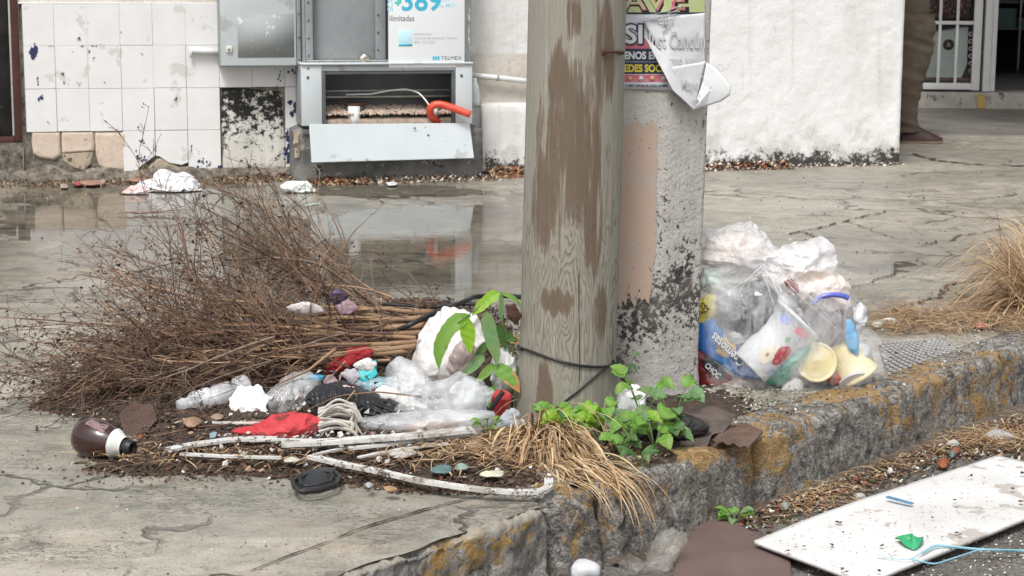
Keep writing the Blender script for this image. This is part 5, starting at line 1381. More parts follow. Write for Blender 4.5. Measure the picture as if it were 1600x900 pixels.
# leaf mould heap under the brush and the rubbish
heap_px = [(40, 640), (110, 600), (260, 560), (420, 500), (560, 470), (700, 465), (800, 480), (815, 640), (800, 700), (860, 760), (780, 775), (690, 772), (600, 768), (560, 762), (480, 752), (420, 745), (330, 742), (220, 745), (150, 742), (135, 722), (215, 700), (225, 680), (150, 660)]
hp = resample([P(x, y) for x, y in heap_px], 260); H2 = np.array([(p.x, p.y) for p in hp])
def inside(xs, ys, poly):
    c = np.zeros(xs.shape, bool); n = len(poly)
    for i in range(n):
        x0, y0 = poly[i]; x1, y1 = poly[(i + 1) % n]
        k = ((y0 > ys) != (y1 > ys)) & (xs < (x1 - x0) * (ys - y0) / (y1 - y0 + 1e-12) + x0); c ^= k
    return c
def dist_poly(xs, ys, poly):
    d = np.full(xs.shape, 1e9); n = len(poly)
    for i in range(0, n, 2):
        d = np.minimum(d, (xs - poly[i][0]) ** 2 + (ys - poly[i][1]) ** 2)
    return np.sqrt(d)
gx_ = np.arange(H2[:, 0].min() - .05, H2[:, 0].max() + .05, .012); gy_ = np.arange(H2[:, 1].min() - .05, H2[:, 1].max() + .05, .016)
GX, GY = np.meshgrid(gx_, gy_, indexing='ij'); ins = inside(GX, GY, H2.tolist()); ds = dist_poly(GX, GY, H2.tolist()); sg = np.where(ins, ds, -ds)
pp = np.stack([GX, GY, GX * 0], -1)
hz = np.clip(sg + .05 * fbm(pp * 9, 4, 3), 0, .28); prof_ = (.016 + .045 * np.clip((GY - D(650)) / .35, 0, 1) * np.clip((PD(700, 600, 5.2).x - GX) / .3, 0, 1)) * (hz / .28) ** .8
HZ = pave_h(GX, GY) - .010 + prof_ + np.where(hz > 0, .011, 0) + .007 * fbm(pp * 34, 3, 9) * (hz > 0)
def heap_z(x, y):
    i = int(round((x - gx_[0]) / .012)); j = int(round((y - gy_[0]) / .016))
    if 0 <= i < len(gx_) and 0 <= j < len(gy_): return max(HZ[i, j], ph(x, y))
    return ph(x, y)
mb = MB(); mb.grid([[(GX[i, j], GY[i, j], HZ[i, j]) for j in range(GX.shape[1])] for i in range(GX.shape[0])])
keep = sg > -.03; nc = GX.shape[1]
mb.f = [f for f in mb.f if keep[f[0] // nc, f[0] % nc]]; mb.m = [0] * len(mb.f)
# loose flakes on the heap
r = random.Random(11)
Hxmin, Hxmax, Hymin, Hymax = H2[:, 0].min(), H2[:, 0].max(), H2[:, 1].min(), H2[:, 1].max()
cnt = 0
while cnt < 15000:
    x = r.uniform(Hxmin, Hxmax); y = Hymin + (Hymax - Hymin) * r.random() ** 1.5
    i = int((x - gx_[0]) / .012); j = int((y - gy_[0]) / .016)
    if not (0 <= i < len(gx_) and 0 <= j < len(gy_)) or sg[i, j] < -.045 + .03 * r.random(): continue
    z = max(HZ[i, j], ph(x, y)) + r.uniform(.001, .008); s = r.uniform(.003, .009) * (1.5 if r.random() < .06 else 1)
    mb.flake((x, y, z), s, r.choices((0, 1, 2, 3, 5), (.62, .27, .06, .015, .03))[0] + 1, .45); cnt += 1
soil = make("leaf_mould_heap", mb, [M['soil']] + LM, kind='stuff', smooth=False, label="dark brown heap of wet leaf mould and crumbs under the brush and rubbish", cat="leaf litter")
for p in soil.data.polygons:
    if p.material_index == 0: p.use_smooth = True

# ------------------------------------------------------------------ brush pile
bark = pm("dry_twig_bark", (.13, .070, .042), (.31, .185, .115), 18, .8, .4, 60, .002, rand=True, stretch=(1, 1, 1))
barkg = pm("grey_brown_bark", (.17, .125, .09), (.30, .23, .17), 18, .8, .4, 60, .002, rand=True)
barkt = pm("tan_stem_bark", (.22, .125, .065), (.40, .26, .15), 14, .75, .4, 50, .002, rand=True)
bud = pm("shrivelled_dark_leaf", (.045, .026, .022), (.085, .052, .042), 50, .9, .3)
rb = random.Random(21)
def twig(mb, p, d, L, rad, depth, mats, droop=.25, bend=.5, leafy=.5, nmin=.012):
    n = max(4, int(L / .035)); pts = [p.copy()]; d = d.normalized(); q = p.copy()
    cv = Vector((rb.gauss(0, 1), rb.gauss(0, 1), rb.gauss(0, .8))) * bend / n
    for i in range(n):
        d = (d + cv + Vector((rb.gauss(0, .07), rb.gauss(0, .07), rb.gauss(0, .06) - droop / n))).normalized()
        q = q + d * (L / n)
        fl = heap_z(q.x, q.y) + nmin
        if q.z < fl: q.z = fl; d.z = abs(d.z) * .3
        pts.append(q.copy())
    rr = [max(.0009, rad * (1 - .78 * i / n)) for i in range(n + 1)]
    mb.tube(pts, rr, 4 if rad < .004 else 6, mats, cap=False)
    if depth > 0:
        k = int(L * (10 if depth > 1 else 13)) + 1
        for _ in range(k):
            f = rb.uniform(.22, .97); i = min(n - 1, int(f * n)); base = pts[i].lerp(pts[i + 1], f * n - i); t = (pts[i + 1] - pts[i]).normalized()
            s = Vector((rb.gauss(0, 1), rb.gauss(0, 1), rb.gauss(.15, .8))); s = (s - t * s.dot(t)).normalized()
            dd_ = (t * rb.uniform(.6, 1.1) + s * rb.uniform(.35, .9)).normalized()
            twig(mb, base, dd_, L * rb.uniform(.18, .42) * (1.1 - f * .4), rr[i] * .62, depth - 1, mats, droop, bend * 1.3, leafy)
    else:
        if rb.random() < leafy * .4:
            for _ in range(rb.choice((1, 1, 2, 3))):
                c = pts[rb.randrange(max(1, n // 2), n + 1)]; mb.flake(c + Vector((rb.gauss(0, .003), rb.gauss(0, .003), rb.gauss(0, .003))), rb.uniform(.003, .0075), 1, .2)
def dirpx(p0, px, py, Y): return (PD(px, py, Y) - p0)
# individual big stems: tan butts on the right, fanning left
root_px = []
groups = "dry cut stems of the brush pile"
def stem(p0px, Y0, tipx, tipy, Y1, rad, L=None, mat=None, depth=2, lab=None, mid=None, name="dry_branch", leafy=.5):
    p0 = PD(p0px[0], p0px[1], Y0); p1 = PD(tipx, tipy, Y1)
    path = [p0] + ([PD(mid[0], mid[1], (Y0 + Y1) / 2)] if mid else [(p0 + p1) / 2 + Vector((0, 0, (p0 - p1).length * .05))]) + [p1]
    path = smoothpath(path, 26, 4); mb = MB()
    for i in range(1, 26): path[i] += Vector((rb.gauss(0, .004), rb.gauss(0, .006), rb.gauss(0, .004)))
    for q in path: q.z = max(q.z, heap_z(q.x, q.y) + rad)
    Lt = (p1 - p0).length; mb.tube(path, [rad * (1 - .7 * i / 25) for i in range(26)], 8, 0)
    for _ in range(int(Lt * 17)):
        f = rb.uniform(.25, .99); i = min(24, int(f * 25)); t = (path[i + 1] - path[i]).normalized(); s = Vector((rb.gauss(0, 1), rb.gauss(0, 1), rb.gauss(.1, .8))); s = (s - t * s.dot(t)).normalized()
        twig(mb, path[i], t + s * rb.uniform(.3, .7), Lt * rb.uniform(.14, .32), rad * (1 - .7 * f) * .6, 1, 0, leafy=leafy)
    o = make(name, mb, [mat or bark, bud], label=lab, cat="branch")
    return o
def uniq(o, grp=None):
    if grp: o['group'] = grp
    return o
# arching grey stems that sweep up over the pile
arch = [((700, 500), 5.55, (560, 470), (545, 430), (430, 300)), ((690, 492), 5.6, (545, 452), (500, 400), (350, 300)), ((705, 510), 5.5, (530, 430), (470, 350), (300, 335)), ((660, 505), 5.5, (552, 440), (520, 340), (440, 275))]
ALAB = ["grey brown branch arching high over the back of the brush pile", "long grey branch curving up to the top left of the pile", "lower grey branch bending left above the brown brush", "tallest thin branch with its hooked top nearest the cabinet plinth"]
def pathbranch(pxs, Y0, Y1, rad, mat, lab, grp=None, tw=14, name="dry_branch", r_end=.25, leafy=.35, tl=.22, shift=.36):
    Y0 += shift; Y1 += shift; n = 34; pts = smoothpath([PD(x, y, Y0 + (Y1 - Y0) * i / (len(pxs) - 1)) for i, (x, y) in enumerate(pxs)], n, 3)
    for q in pts: q.z = max(q.z, heap_z(q.x, q.y) + rad)
    L = sum((b - a).length for a, b in zip(pts, pts[1:])); mb = MB(); mb.tube(pts, [rad * (1 - (1 - r_end) * i / (n - 1)) for i in range(n)], 8, 0)
    for _ in range(int(L * tw)):
        f = rb.uniform(.3, .99); i = min(n - 2, int(f * (n - 1))); t = (pts[i + 1] - pts[i]).normalized(); s = Vector((rb.gauss(0, 1), rb.gauss(0, .7), rb.gauss(.1, .9))); s = (s - t * s.dot(t)).normalized()
        twig(mb, pts[i], t + s * rb.uniform(.3, .8), rb.uniform(.08, tl), rad * (1 - (1 - r_end) * f) * .6, 1, 0, leafy=leafy, droop=.05)
    return make(name, mb, [mat, bud], label=lab, cat="branch", group=grp)
pathbranch([(672, 488), (610, 478), (560, 455), (535, 420), (505, 385), (440, 340), (395, 318), (330, 290)], 5.9, 6.2, .0075, barkg, ALAB[0])
pathbranch([(690, 500), (620, 485), (570, 465), (530, 425), (450, 400), (390, 376), (330, 356)], 5.8, 5.9, .007, barkg, ALAB[1])
pathbranch([(660, 505), (590, 480), (540, 440), (500, 410), (430, 402), (350, 405), (280, 412)], 5.75, 5.6, .0075, barkg, ALAB[2])
pathbranch([(650, 500), (580, 478), (550, 455), (548, 410), (532, 370), (515, 325), (480, 290)], 5.95, 6.2, .0055, barkg, ALAB[3], tw=5)
pathbranch([(640, 498), (560, 470), (520, 420), (500, 370), (478, 330), (440, 300), (425, 270)], 5.9, 6.25, .006, barkg, "forked grey stem rising behind the brush toward the plinth")
pathbranch([(650, 505), (560, 485), (500, 440), (440, 395), (390, 330), (350, 300), (310, 285)], 5.85, 6.2, .006, barkg, "slender grey stem leaning up left to the white bag by the wall")
# straight tan butts lying on the right
tan = [((676, 487), (560, 484), 5.62, .009), ((672, 497), (470, 500), 5.5, .010), ((668, 509), (440, 515), 5.42, .011), ((665, 520), (410, 527), 5.36, .010), ((668, 533), (430, 545), 5.28, .009), ((650, 541), (380, 566), 5.22, .009), ((664, 502), (520, 488), 5.55, .008), ((650, 528), (330, 505), 5.3, .007), ((640, 548), (500, 560), 5.18, .007)]
TL = ["topmost straight tan stem at the back of the pile", "thick pale tan stem second from the back of the pile", "thickest tan stem lying level across the middle of the pile", "long tan stem just below the thickest one", "tan stem behind the red rag at the foot of the pile", "low tan stem slanting down left above the crushed bottle", "short tan stem crossing the back of the pile", "thin tan stem rising left through the brown brush", "short front tan stem above the red rag"]
for (a, b, y, rr), lab in zip(tan, TL):
    pathbranch([a, ((a[0] * 2 + b[0]) / 3, (a[1] * 2 + b[1]) / 3 + 2), ((a[0] + b[0] * 2) / 3, (a[1] + b[1] * 2) / 3 - 3), b, (b[0] - 130, b[1] + rb.uniform(-20, 25))], y, y + rb.uniform(-.15, .1), rr, barkt, lab, tw=9, r_end=.35)
pathbranch([(525, 545), (480, 580), (430, 602)], 5.0, 4.95, .006, barkt, "pale forked stick slanting over the pile toward the crushed bottle", tw=2, shift=.30)
pathbranch([(660, 620), (590, 612), (530, 618), (480, 640)], 4.95, 4.85, .003, barkt, "thin bare twig lying over the black bag", tw=1, shift=.22)
pathbranch([(555, 610), (530, 640), (515, 655)], 4.86, 4.84, .0025, barkt, "short pale twig leaning on the black bag", tw=0, shift=.22)
pathbranch([(470, 640), (430, 655), (300, 668), (210, 690)], 4.9, 4.75, .003, bark, "thin brown twig behind the foam plate reaching the bottle", tw=4, shift=.22)
# the mass of brush: nobody could count it
mb = MB()
BS = .36
def mass(n, x0, x1, y0, y1, Ya, Yb, tip, Lr, rad, droop=.2, depth=2, spread=.35):
    Ya += BS; Yb += BS; Lr = (Lr[0] * 1.06, Lr[1] * 1.06)
    for _ in range(n):
        mi_ = rb.choice((0, 0, 2, 2, 3, 4)); px = rb.uniform(x0, x1); py = rb.uniform(y0, y1); Y_ = Ya + (Yb - Ya) * rb.random(); p = PD(px, py, Y_)
        p.z = max(p.z, heap_z(p.x, p.y) + .01)
        tx, ty, tY = tip; d = PD(rb.gauss(tx, 90), rb.gauss(ty, spread * 130), Y_ + rb.gauss(tY, .15)) - p
        twig(mb, p, d, rb.uniform(*Lr), rb.uniform(*rad), depth, mi_, droop, .45, .6)
mass(60, 400, 640, 505, 590, 5.15, 5.6, (190, 535, .0), (.35, .78), (.0025, .005))
mass(60, 380, 640, 520, 600, 5.05, 5.4, (100, 590, -.05), (.35, .8), (.0025, .005), .3)
mass(34, 260, 480, 490, 600, 5.1, 5.6, (150, 520, .0), (.25, .5), (.002, .004))
mass(50, 200, 560, 540, 620, 5.0, 5.4, (250, 560, .0), (.15, .4), (.0018, .0035), .3, 2, 1.2)
mass(26, 250, 420, 560, 630, 5.0, 5.25, (40, 625, -.05), (.35, .62), (.0025, .005), .3)
mass(30, 480, 620, 455, 520, 5.55, 6.0, (260, 370, .1), (.35, .62), (.0025, .005), .0)
mass(80, 260, 560, 400, 560, 5.3, 5.9, (220, 430, .0), (.18, .40), (.0015, .003), .05, 2, 1.5)
mass(40, 330, 560, 360, 450, 5.5, 5.9, (300, 330, .0), (.15, .34), (.0015, .0028), .0, 2, 1.5)
mass(46, 420, 680, 480, 550, 5.15, 5.5, (480, 520, .0), (.12, .34), (.0013, .0028), .1, 1, 2.2)
mass(60, 150, 520, 560, 640, 5.05, 5.3, (250, 600, .0), (.12, .3), (.0015, .003), .2, 2, 1.0)
mass(16, 450, 560, 400, 470, 5.7, 6.1, (300, 290, .1), (.3, .6), (.002, .004), -.1)
mass(16, 330, 480, 480, 540, 5.4, 5.8, (140, 390, .1), (.4, .7), (.002, .004), .0)
mass(10, 640, 700, 470, 490, 5.6, 5.8, (560, 470, .1), (.15, .3), (.002, .003), -.2, 1)
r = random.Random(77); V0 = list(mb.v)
for _ in range(14000):  # extra dark leaf flakes added low down to darken the inside of the brush
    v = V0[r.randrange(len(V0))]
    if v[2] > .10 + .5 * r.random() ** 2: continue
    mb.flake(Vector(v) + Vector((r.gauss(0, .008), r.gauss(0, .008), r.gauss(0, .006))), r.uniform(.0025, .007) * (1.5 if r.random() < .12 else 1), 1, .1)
print("brush verts", len(mb.v), "faces", len(mb.f))
barkd = pm("dark_wet_twig_bark", (.065, .035, .024), (.15, .085, .055), 18, .7, .4, 60, .002); barkr = pm("reddish_tan_twig_bark", (.30, .18, .11), (.48, .32, .21), 18, .75, .4, 60, .002)
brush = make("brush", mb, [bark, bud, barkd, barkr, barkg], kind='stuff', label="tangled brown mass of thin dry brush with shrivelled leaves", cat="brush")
# ------------------------------------------------------------------ rubbish
def prop(name, mb, mat, label, cat, **k):
    if k.get("smooth", True): k.setdefault("ang", 26)
    return make(name, mb, mat, label=label, cat=cat, **k)
whitebag = pm("white_plastic_bag", (.76, .72, .70), (.80, .78, .77), 5, .38, .25, 26, .006)
clear = film("clear_plastic", (.88, .90, .92), .08, .66, 17, .06)
clear2 = film("milky_plastic", (.82, .83, .84), .28, .85, 16, .10)
hazy = film("hazy_plastic_sheet", (.72, .74, .75), .22, .72, 18, .08)
# amber bottle
bt = thing("amber_bottle", G(160, 714), "squat brown bottle with torn white neck label lying on the pavement at left", "bottle")
ax = (P(208, 718) - P(124, 700)).normalized(); ax = Vector((.90, -.42, -.10)).normalized()
ob = PD(118, 675, D(712) + .07)
o_ = G(118, 714); rbt = .053
base = Vector((PD(119, 690, D(718)).x, D(718) + .02, rbt + .001 + ph(-1.2, 4.9)))
amber = pm("amber_glossy_glass", (.022, .006, .004), (.05, .014, .009), 12, .12, .05, Coat_Weight=.6)
KB = .88
prof = [(.0, .001), (.001, .018), (.004, .035), (.012, .048), (.03, .057), (.055, .060), (.085, .058), (.115, .050), (.140, .038), (.158, .028)]
prof = [(x * KB, r * KB) for x, r in prof]
mb = lathe(prof, base, ax, 44); make("body", mb, amber, bt)
mb = lathe([(x * KB, r * KB) for x, r in [(.133, .0420), (.1335, .0440), (.144, .0380), (.158, .0300), (.163, .0262), (.167, .0255)]], base, ax, 44, .0012, 60, 3); make("neck_label", mb, pm("torn_white_label", (.70, .70, .68), (.60, .59, .56), 20, .6, .2), bt)
mb = lathe([(x * KB, r * KB) for x, r in [(.158, .022), (.172, .0215), (.178, .0235), (.184, .0235), (.190, .021), (.196, .021), (.197, .016), (.18, .015), (.16, .014), (.159, .0)]], base, ax, 36); make("neck", mb, M['lampblack'], bt)
mb = MB(); n_ = 9
u_ = ax.cross(Vector((0, 0, 1))).normalized(); w_ = u_.cross(ax)
A = []
for i in range(12):
    f = i / 11; x = .045 + .055 * f; rr = np.interp(x, [p[0] for p in prof], [p[1] for p in prof]) + .0008; row = []
    for k in range(10):
        a = math.radians(52 + 26 * k / 9 + 10 * math.sin(f * 5 + k)); row.append(base + ax * (x + .003 * math.sin(k * 2)) + (u_ * -math.cos(a) * -1 + w_ * math.sin(a) * 1).normalized() * rr)
    A.append(row)
mb.grid(A); make("body_label", mb, pm("dirty_mauve_label", (.17, .10, .10), (.26, .18, .17), 40, .6, .2), bt)
# lying clear / white bottles
def crushed(name, p0, p1, Y0, Y1, prof, mat, label, cr=.006, seed=1, cs=26, cap=None, cat="bottle"):
    a = PD(p0[0], p0[1], Y0); b = PD(p1[0], p1[1], Y1); L = (b - a).length; ax = (b - a).normalized(); t = thing(name, (a.x, a.y, min(a.z, b.z) - .03), label, cat)
    mb = lathe([(x * L, r) for x, r in prof], a, ax, 40, cr, cs, seed); make("body", mb, mat, t)
    if cap: 
        mb = lathe([(L * cap[0], 0), (L * cap[0], cap[2]), (L * cap[1], cap[2]), (L * cap[1], 0)], a, ax, 20); make("cap", mb, cap[3], t)
    return t
foam = pm("white_foam", (.72, .72, .70), (.66, .66, .63), 12, .5, .3, 50, .003, spots=[((.25, .22, .18), 30, .66)])
def fine_prof(pts, n=26):
    xs = [p[0] for p in pts]; rs = [p[1] for p in pts]; return [(x, float(np.interp(x, xs, rs))) for x in np.linspace(0, 1, n)]
Y = D(640) 
crushed("white_bottle", (276, 639), (392, 603), D(650), D(640) + .02, fine_prof([(0, .001), (.01, .021), (.1, .024), (.16, .019), (.24, .030), (.34, .034), (.45, .031), (.48, .026), (.52, .031), (.72, .031), (.76, .026), (.8, .033), (.95, .033), (.99, .028), (1, .001)], 44), clear2, "crushed milky white bottle at the front left of the brush pile", .007, 3, 38)
crushed("clear_bottle", (424, 648), (492, 590), D(652), D(640), fine_prof([(0, .001), (.02, .030), (.15, .044), (.5, .047), (.75, .040), (.9, .030), (.99, .022), (1, .001)], 36), clear, "crushed clear bottle leaning beside the white foam plate", .015, 5, 34)
crushed("small_blue_bottle", (545, 605), (620, 612), D(628) , D(628) - .02, fine_prof([(0, .001), (.02, .03), (.5, .038), (.9, .034), (1, .001)], 30), film("pale_blue_plastic", (.35, .55, .62), .35, .8, 20), "pale blue tinted bottle with teal label half buried in the brush", .008, 7, 24)
crushed("water_bottle", (612, 575), (668, 618), D(630), D(640), fine_prof([(0, .001), (.02, .03), (.3, .046), (.6, .046), (.9, .034), (1, .001)], 30), clear, "clear water bottle lying against the big white bag", .014, 9, 24)
mb = MB(); c = PD(494, 590, D(640) - .01); mb.tube([c + Vector((-.0, 0, -.003)), c + Vector((0, 0, .004))], .022, 20); prop("cyan_disc", mb, pm("bright_cyan_plastic", (.03, .36, .60), (.05, .42, .66), 10, .3, 0), "small bright cyan lid above the clear bottle's neck", "lid")
mb = lathe([(0, 0), (0, .014), (.022, .016), (.022, 0)], PD(497, 604, D(640) - .03), (.5, -.3, -.8), 20); prop("screw_top", mb, pm("royal_blue_plastic", (.01, .06, .42), (.02, .09, .5), 10, .3, 0), "royal blue screw cap under the cyan lid", "cap")
mb = MB(); 
mb = lump([(562, 572), (585, 568), (588, 585), (572, 596), (558, 590)], D(628) - .035, .004, .003, 30, 4, 16, 60, smooth_it=0, tilt=.6); prop("teal_label", mb, pm("teal_print", (.02, .42, .45), (.05, .50, .52), 14, .4, .1), "teal label scrap on the pale blue bottle", "label")
# foam plate
mb = lump([(355, 628), (372, 612), (402, 612), (418, 625), (412, 645), (400, 661), (374, 660), (362, 645)], D(658), .006, .008, 22, 5, 22, 110, tilt=.6, smooth_it=1); prop("foam_plate", mb, foam, "bent white foam plate between the two crushed bottles", "plate")
# red rag
red = pm("red_cloth", (.42, .025, .035), (.58, .06, .065), 8, .75, .5, 60, .003, spots=[((.20, .03, .03), 14, .60)])
mb = lump([(368, 672), (392, 668), (420, 664), (450, 652), (470, 650), (500, 656), (502, 672), (490, 688), (455, 686), (430, 684), (398, 683), (378, 682)], D(690), .040, .020, 22, 4, 34, 200); prop("red_rag", mb, red, "crumpled bright red rag lying over the white strips", "cloth")
mb = lump([(510, 572), (540, 552), (562, 542), (580, 548), (578, 560), (545, 572), (520, 585)], D(622), .035, .012, 20, 6, 18, 90); prop("dark_red_rag", mb, pm("dark_red_cloth", (.30, .012, .018), (.42, .03, .035), 10, .8, .4), "dark red rag tucked into the brush under the tan stems", "cloth")
mb = lump([(395, 695), (430, 694), (450, 700), (436, 708), (402, 705)], D(704), .015, .004, 22, 6, 10, 60); prop("pink_scrap", mb, pm("faded_red_scrap", (.55, .12, .13), (.60, .25, .25), 20, .6, .3), "faded red scrap between the two white strips", "cloth")
# grey string bundle next to the rag
gm_ = pm("dirty_white_fibre", (.36, .33, .28), (.58, .55, .50), 30, .9, .6, 80, .004)
mb = MB(); rs = random.Random(3)
for k in range(34):
    y0_ = D(688) + rs.uniform(-.05, .05); z0_ = rs.uniform(.02, .075)
    a = Vector((PD(498, 670, y0_).x, y0_, z0_)); b = Vector((PD(556, 672, y0_).x, y0_ + rs.uniform(-.03, .02), z0_ + rs.uniform(-.02, .02)))
    mid_ = (a + b) / 2 + Vector((0, rs.uniform(-.02, .02), rs.uniform(0, .03))); mb.tube(smoothpath([a, mid_, b, b + Vector((rs.uniform(-.02, .02), -.01, -.03))], 14), rs.uniform(.003, .0065), 6)
prop("mop_head", mb, gm_, "bundle of dirty white mop cords beside the red rag", "mop")
# black ribbed bag
blackp = pm("black_ribbed_plastic", (.012, .012, .014), (.03, .03, .033), 10, .42, .5, 40, .006)
def ribbed(out, Y_, th, seed, lab, ang=.4):
    mb = lump(out, Y_, th, .010, 9, seed, 26, 140); V = np.array(mb.v); s_ = V[:, 0] * math.cos(ang) + V[:, 2] * math.sin(ang)
    V[:, 1] += .0035 * np.sin(s_ * 2 * math.pi / .014); mb.v = [tuple(v) for v in V.tolist()]; return prop("black_bag", mb, blackp, lab, "bag")
ribbed([(478, 625), (492, 606), (525, 600), (560, 606), (590, 618), (596, 640), (575, 654), (530, 656), (490, 650)], D(662), .07, 3, "ribbed black plastic bag behind the mop cords", .2)
ribbed([(560, 640), (590, 622), (612, 628), (634, 640), (622, 654), (600, 662), (570, 668), (556, 658)], D(664), .045, 8, "second black bag with a strap, right of the ribbed one", 1.2)
# big white bag behind
mb = lump([(641, 585), (648, 556), (660, 525), (676, 500), (688, 492), (692, 483), (706, 487), (722, 490), (742, 500), (752, 530), (745, 560), (735, 590), (725, 606), (690, 612), (655, 608)], D(620) + .06, .11, .016, 7, 12, 30, 160)
prop("white_bag", mb, whitebag, "large white plastic bag standing upright left of the wooden pole", "bag")
mb = lump([(700, 575), (712, 545), (728, 530), (742, 545), (745, 575), (735, 605), (715, 610)], D(622) - .06, .03, .012, 12, 5, 16, 80); prop("mauve_bag", mb, pm("mauve_grey_plastic", (.30, .23, .22), (.42, .34, .33), 12, .35, .3), "translucent mauve grey plastic in the shade of the white bag", "bag")
mb = lump([(770, 560), (782, 548), (800, 552), (806, 580), (800, 610), (780, 612), (768, 590)], D(640) , .05, .012, 12, 8, 16, 80); prop("white_wrapper", mb, pm("white_wrapper_plastic", (.70, .70, .70), (.62, .62, .63), 12, .3, .3), "white wrapper behind the tall green weed against the pole", "wrapper")
# clear plastic sheets
mb = lump([(618, 640), (640, 618), (668, 605), (700, 598), (716, 585), (748, 596), (768, 612), (762, 640), (740, 655), (690, 662), (650, 662)], D(668), .055, .016, 13, 21, 34, 160); prop("clear_plastic_sheet", mb, clear, "crinkled clear plastic sheet in front of the white bag", "plastic")
mb = lump([(560, 655), (600, 648), (650, 645), (700, 640), (760, 645), (764, 662), (745, 676), (700, 680), (640, 676), (590, 672), (566, 668)], D(684), .05, .012, 14, 31, 30, 160); prop("torn_clear_bag", mb, hazy, "long torn clear bag lying along the white frame strips", "plastic")
mb = lump([(700, 612), (712, 598), (728, 592), (760, 605), (765, 628), (745, 636), (712, 634)], D(660) - .03, .02, .006, 18, 13, 20, 110); prop("grey_clear_pouch", mb, hazy, "grey translucent pouch below the tall weed's leaves", "plastic")
mb = lump([(610, 600), (622, 586), (650, 590), (668, 606), (660, 628), (630, 632), (612, 620)], D(648), .04, .016, 20, 17, 24, 120); prop("crumpled_film", mb, clear, "crumpled ball of clear film left of the clear sheet", "plastic")
mb = lump([(618, 668), (640, 664), (690, 654), (716, 660), (708, 672), (660, 678), (625, 676)], D(684) - .0, .02, .006, 24, 3, 14, 80); prop("brown_food_scrap", mb, pm("orange_brown_scrap", (.28, .13, .05), (.42, .24, .12), 24, .7, .4), "orange brown food scrap inside the torn clear bag", "scrap")
mb = lump([(590, 610), (604, 606), (640, 620), (668, 636), (640, 640), (610, 634), (575, 624)], D(655), .02, .006, 16, 9, 16, 90); prop("white_paper", mb, pm("white_paper", (.74, .73, .70), (.68, .66, .62), 10, .7, .3), "folded white paper resting on the black bag", "paper")
mb = lump([(618, 650), (640, 640), (668, 646), (656, 660), (626, 664)], D(668), .015, .004, 20, 5, 10, 60); prop("brown_wrapper", mb, pm("brown_shiny_wrapper", (.10, .05, .045), (.20, .11, .10), 14, .25, .2), "shiny brown wrapper right of the black bag", "wrapper")
mb = lump([(592, 640), (602, 636), (612, 640), (608, 648), (598, 647)], D(660) - .04, .006, .002, 30, 3, 8, 40); prop("purple_scrap", mb, pm("purple_plastic", (.10, .04, .25), (.16, .07, .33), 20, .35, .1), "small purple scrap beside the brown wrapper", "scrap")
# pinkish / dark wrappers in the brush
scr = [((445, 478), (470, 470), (500, 476), (508, 490), (480, 492), (455, 486), "white_paper_scrap", (.60, .56, .56), "mauve white paper scrap among the tan stems at the top of the pile", 5.60),
       ((512, 455), (530, 446), (545, 460), (540, 474), (522, 478), (512, 468), "purple_wrapper", (.06, .04, .09), "dark purple wrapper under the arching grey stems", 5.75),
       ((525, 478), (545, 470), (560, 480), (552, 492), (532, 494), (525, 488), "pink_wrapper", (.26, .17, .20), "pinkish wrapper just below the purple one", 5.68),
       ((552, 560), (575, 556), (590, 568), (586, 584), (566, 582), (554, 572), "white_card", (.62, .60, .58), "white card scrap right of the dark red rag", D(622) - .05),
       ((540, 575), (558, 572), (565, 590), (552, 602), (538, 596), (534, 584), "spotted_wrapper", (.38, .36, .38), "spotted silver wrapper below the white card", D(628) - .06),
       ((528, 604), (545, 600), (556, 604), (550, 612), (536, 612), (528, 610), "pink_scrap", (.58, .36, .35), "small pink scrap on top of the black bag", D(655) - .04),
       ((505, 590), (520, 584), (530, 596), (524, 608), (510, 606), (503, 598), "mauve_scrap", (.30, .22, .23), "mauve plastic scrap right of the cyan lid", D(640)),
       ((284, 575), (294, 572), (300, 588), (296, 600), (288, 602), (282, 590), "green_scrap", (.02, .16, .08), "dark green plastic scrap deep in the left of the brush", D(600) ),
       ((395, 535), (412, 538), (420, 548), (405, 552), (385, 550), (380, 542), "blue_grey_scrap", (.16, .20, .30), "blue grey wrapper glimpsed in the middle of the brush", D(585)),
       ((98, 576), (106, 565), (122, 567), (136, 578), (140, 590), (120, 594), "white_polystyrene", (.74, .73, .74), "crumbled white polystyrene at the left end of the brush", D(600)),
       ((138, 652), (145, 643), (154, 643), (158, 650), (150, 656), (142, 656), "white_crumb", (.68, .66, .62), "small white crumb behind the brown bottle", D(655)),
       ((790, 475), (806, 470), (816, 490), (812, 520), (800, 510), (790, 495), "dry_leaf_clump", (.10, .05, .04), "clump of dark dry leaves between the weed and the pole", PCY)]
for *pl, nm, col, lab, Y_ in scr:
    xs = [p[0] for p in pl]; cxp = sum(xs) / len(xs); cyp = sum(p[1] for p in pl) / len(pl); rj = random.Random(int(xs[0])); pl = [(cxp + (p[0] - cxp) * rj.uniform(.55, 1.1), cyp + (p[1] - cyp) * rj.uniform(.45, 1.0)) for p in pl]; mb = lump(pl, Y_ - .02, .004, .006, 26, int(xs[0]), 16, 80, smooth_it=0, tilt=rj.uniform(-.4, .5)); prop(nm, mb, pm(nm + "_surface", col, tuple(min(1, c * 1.25) for c in col), 24, .5, .3), lab, "scrap")
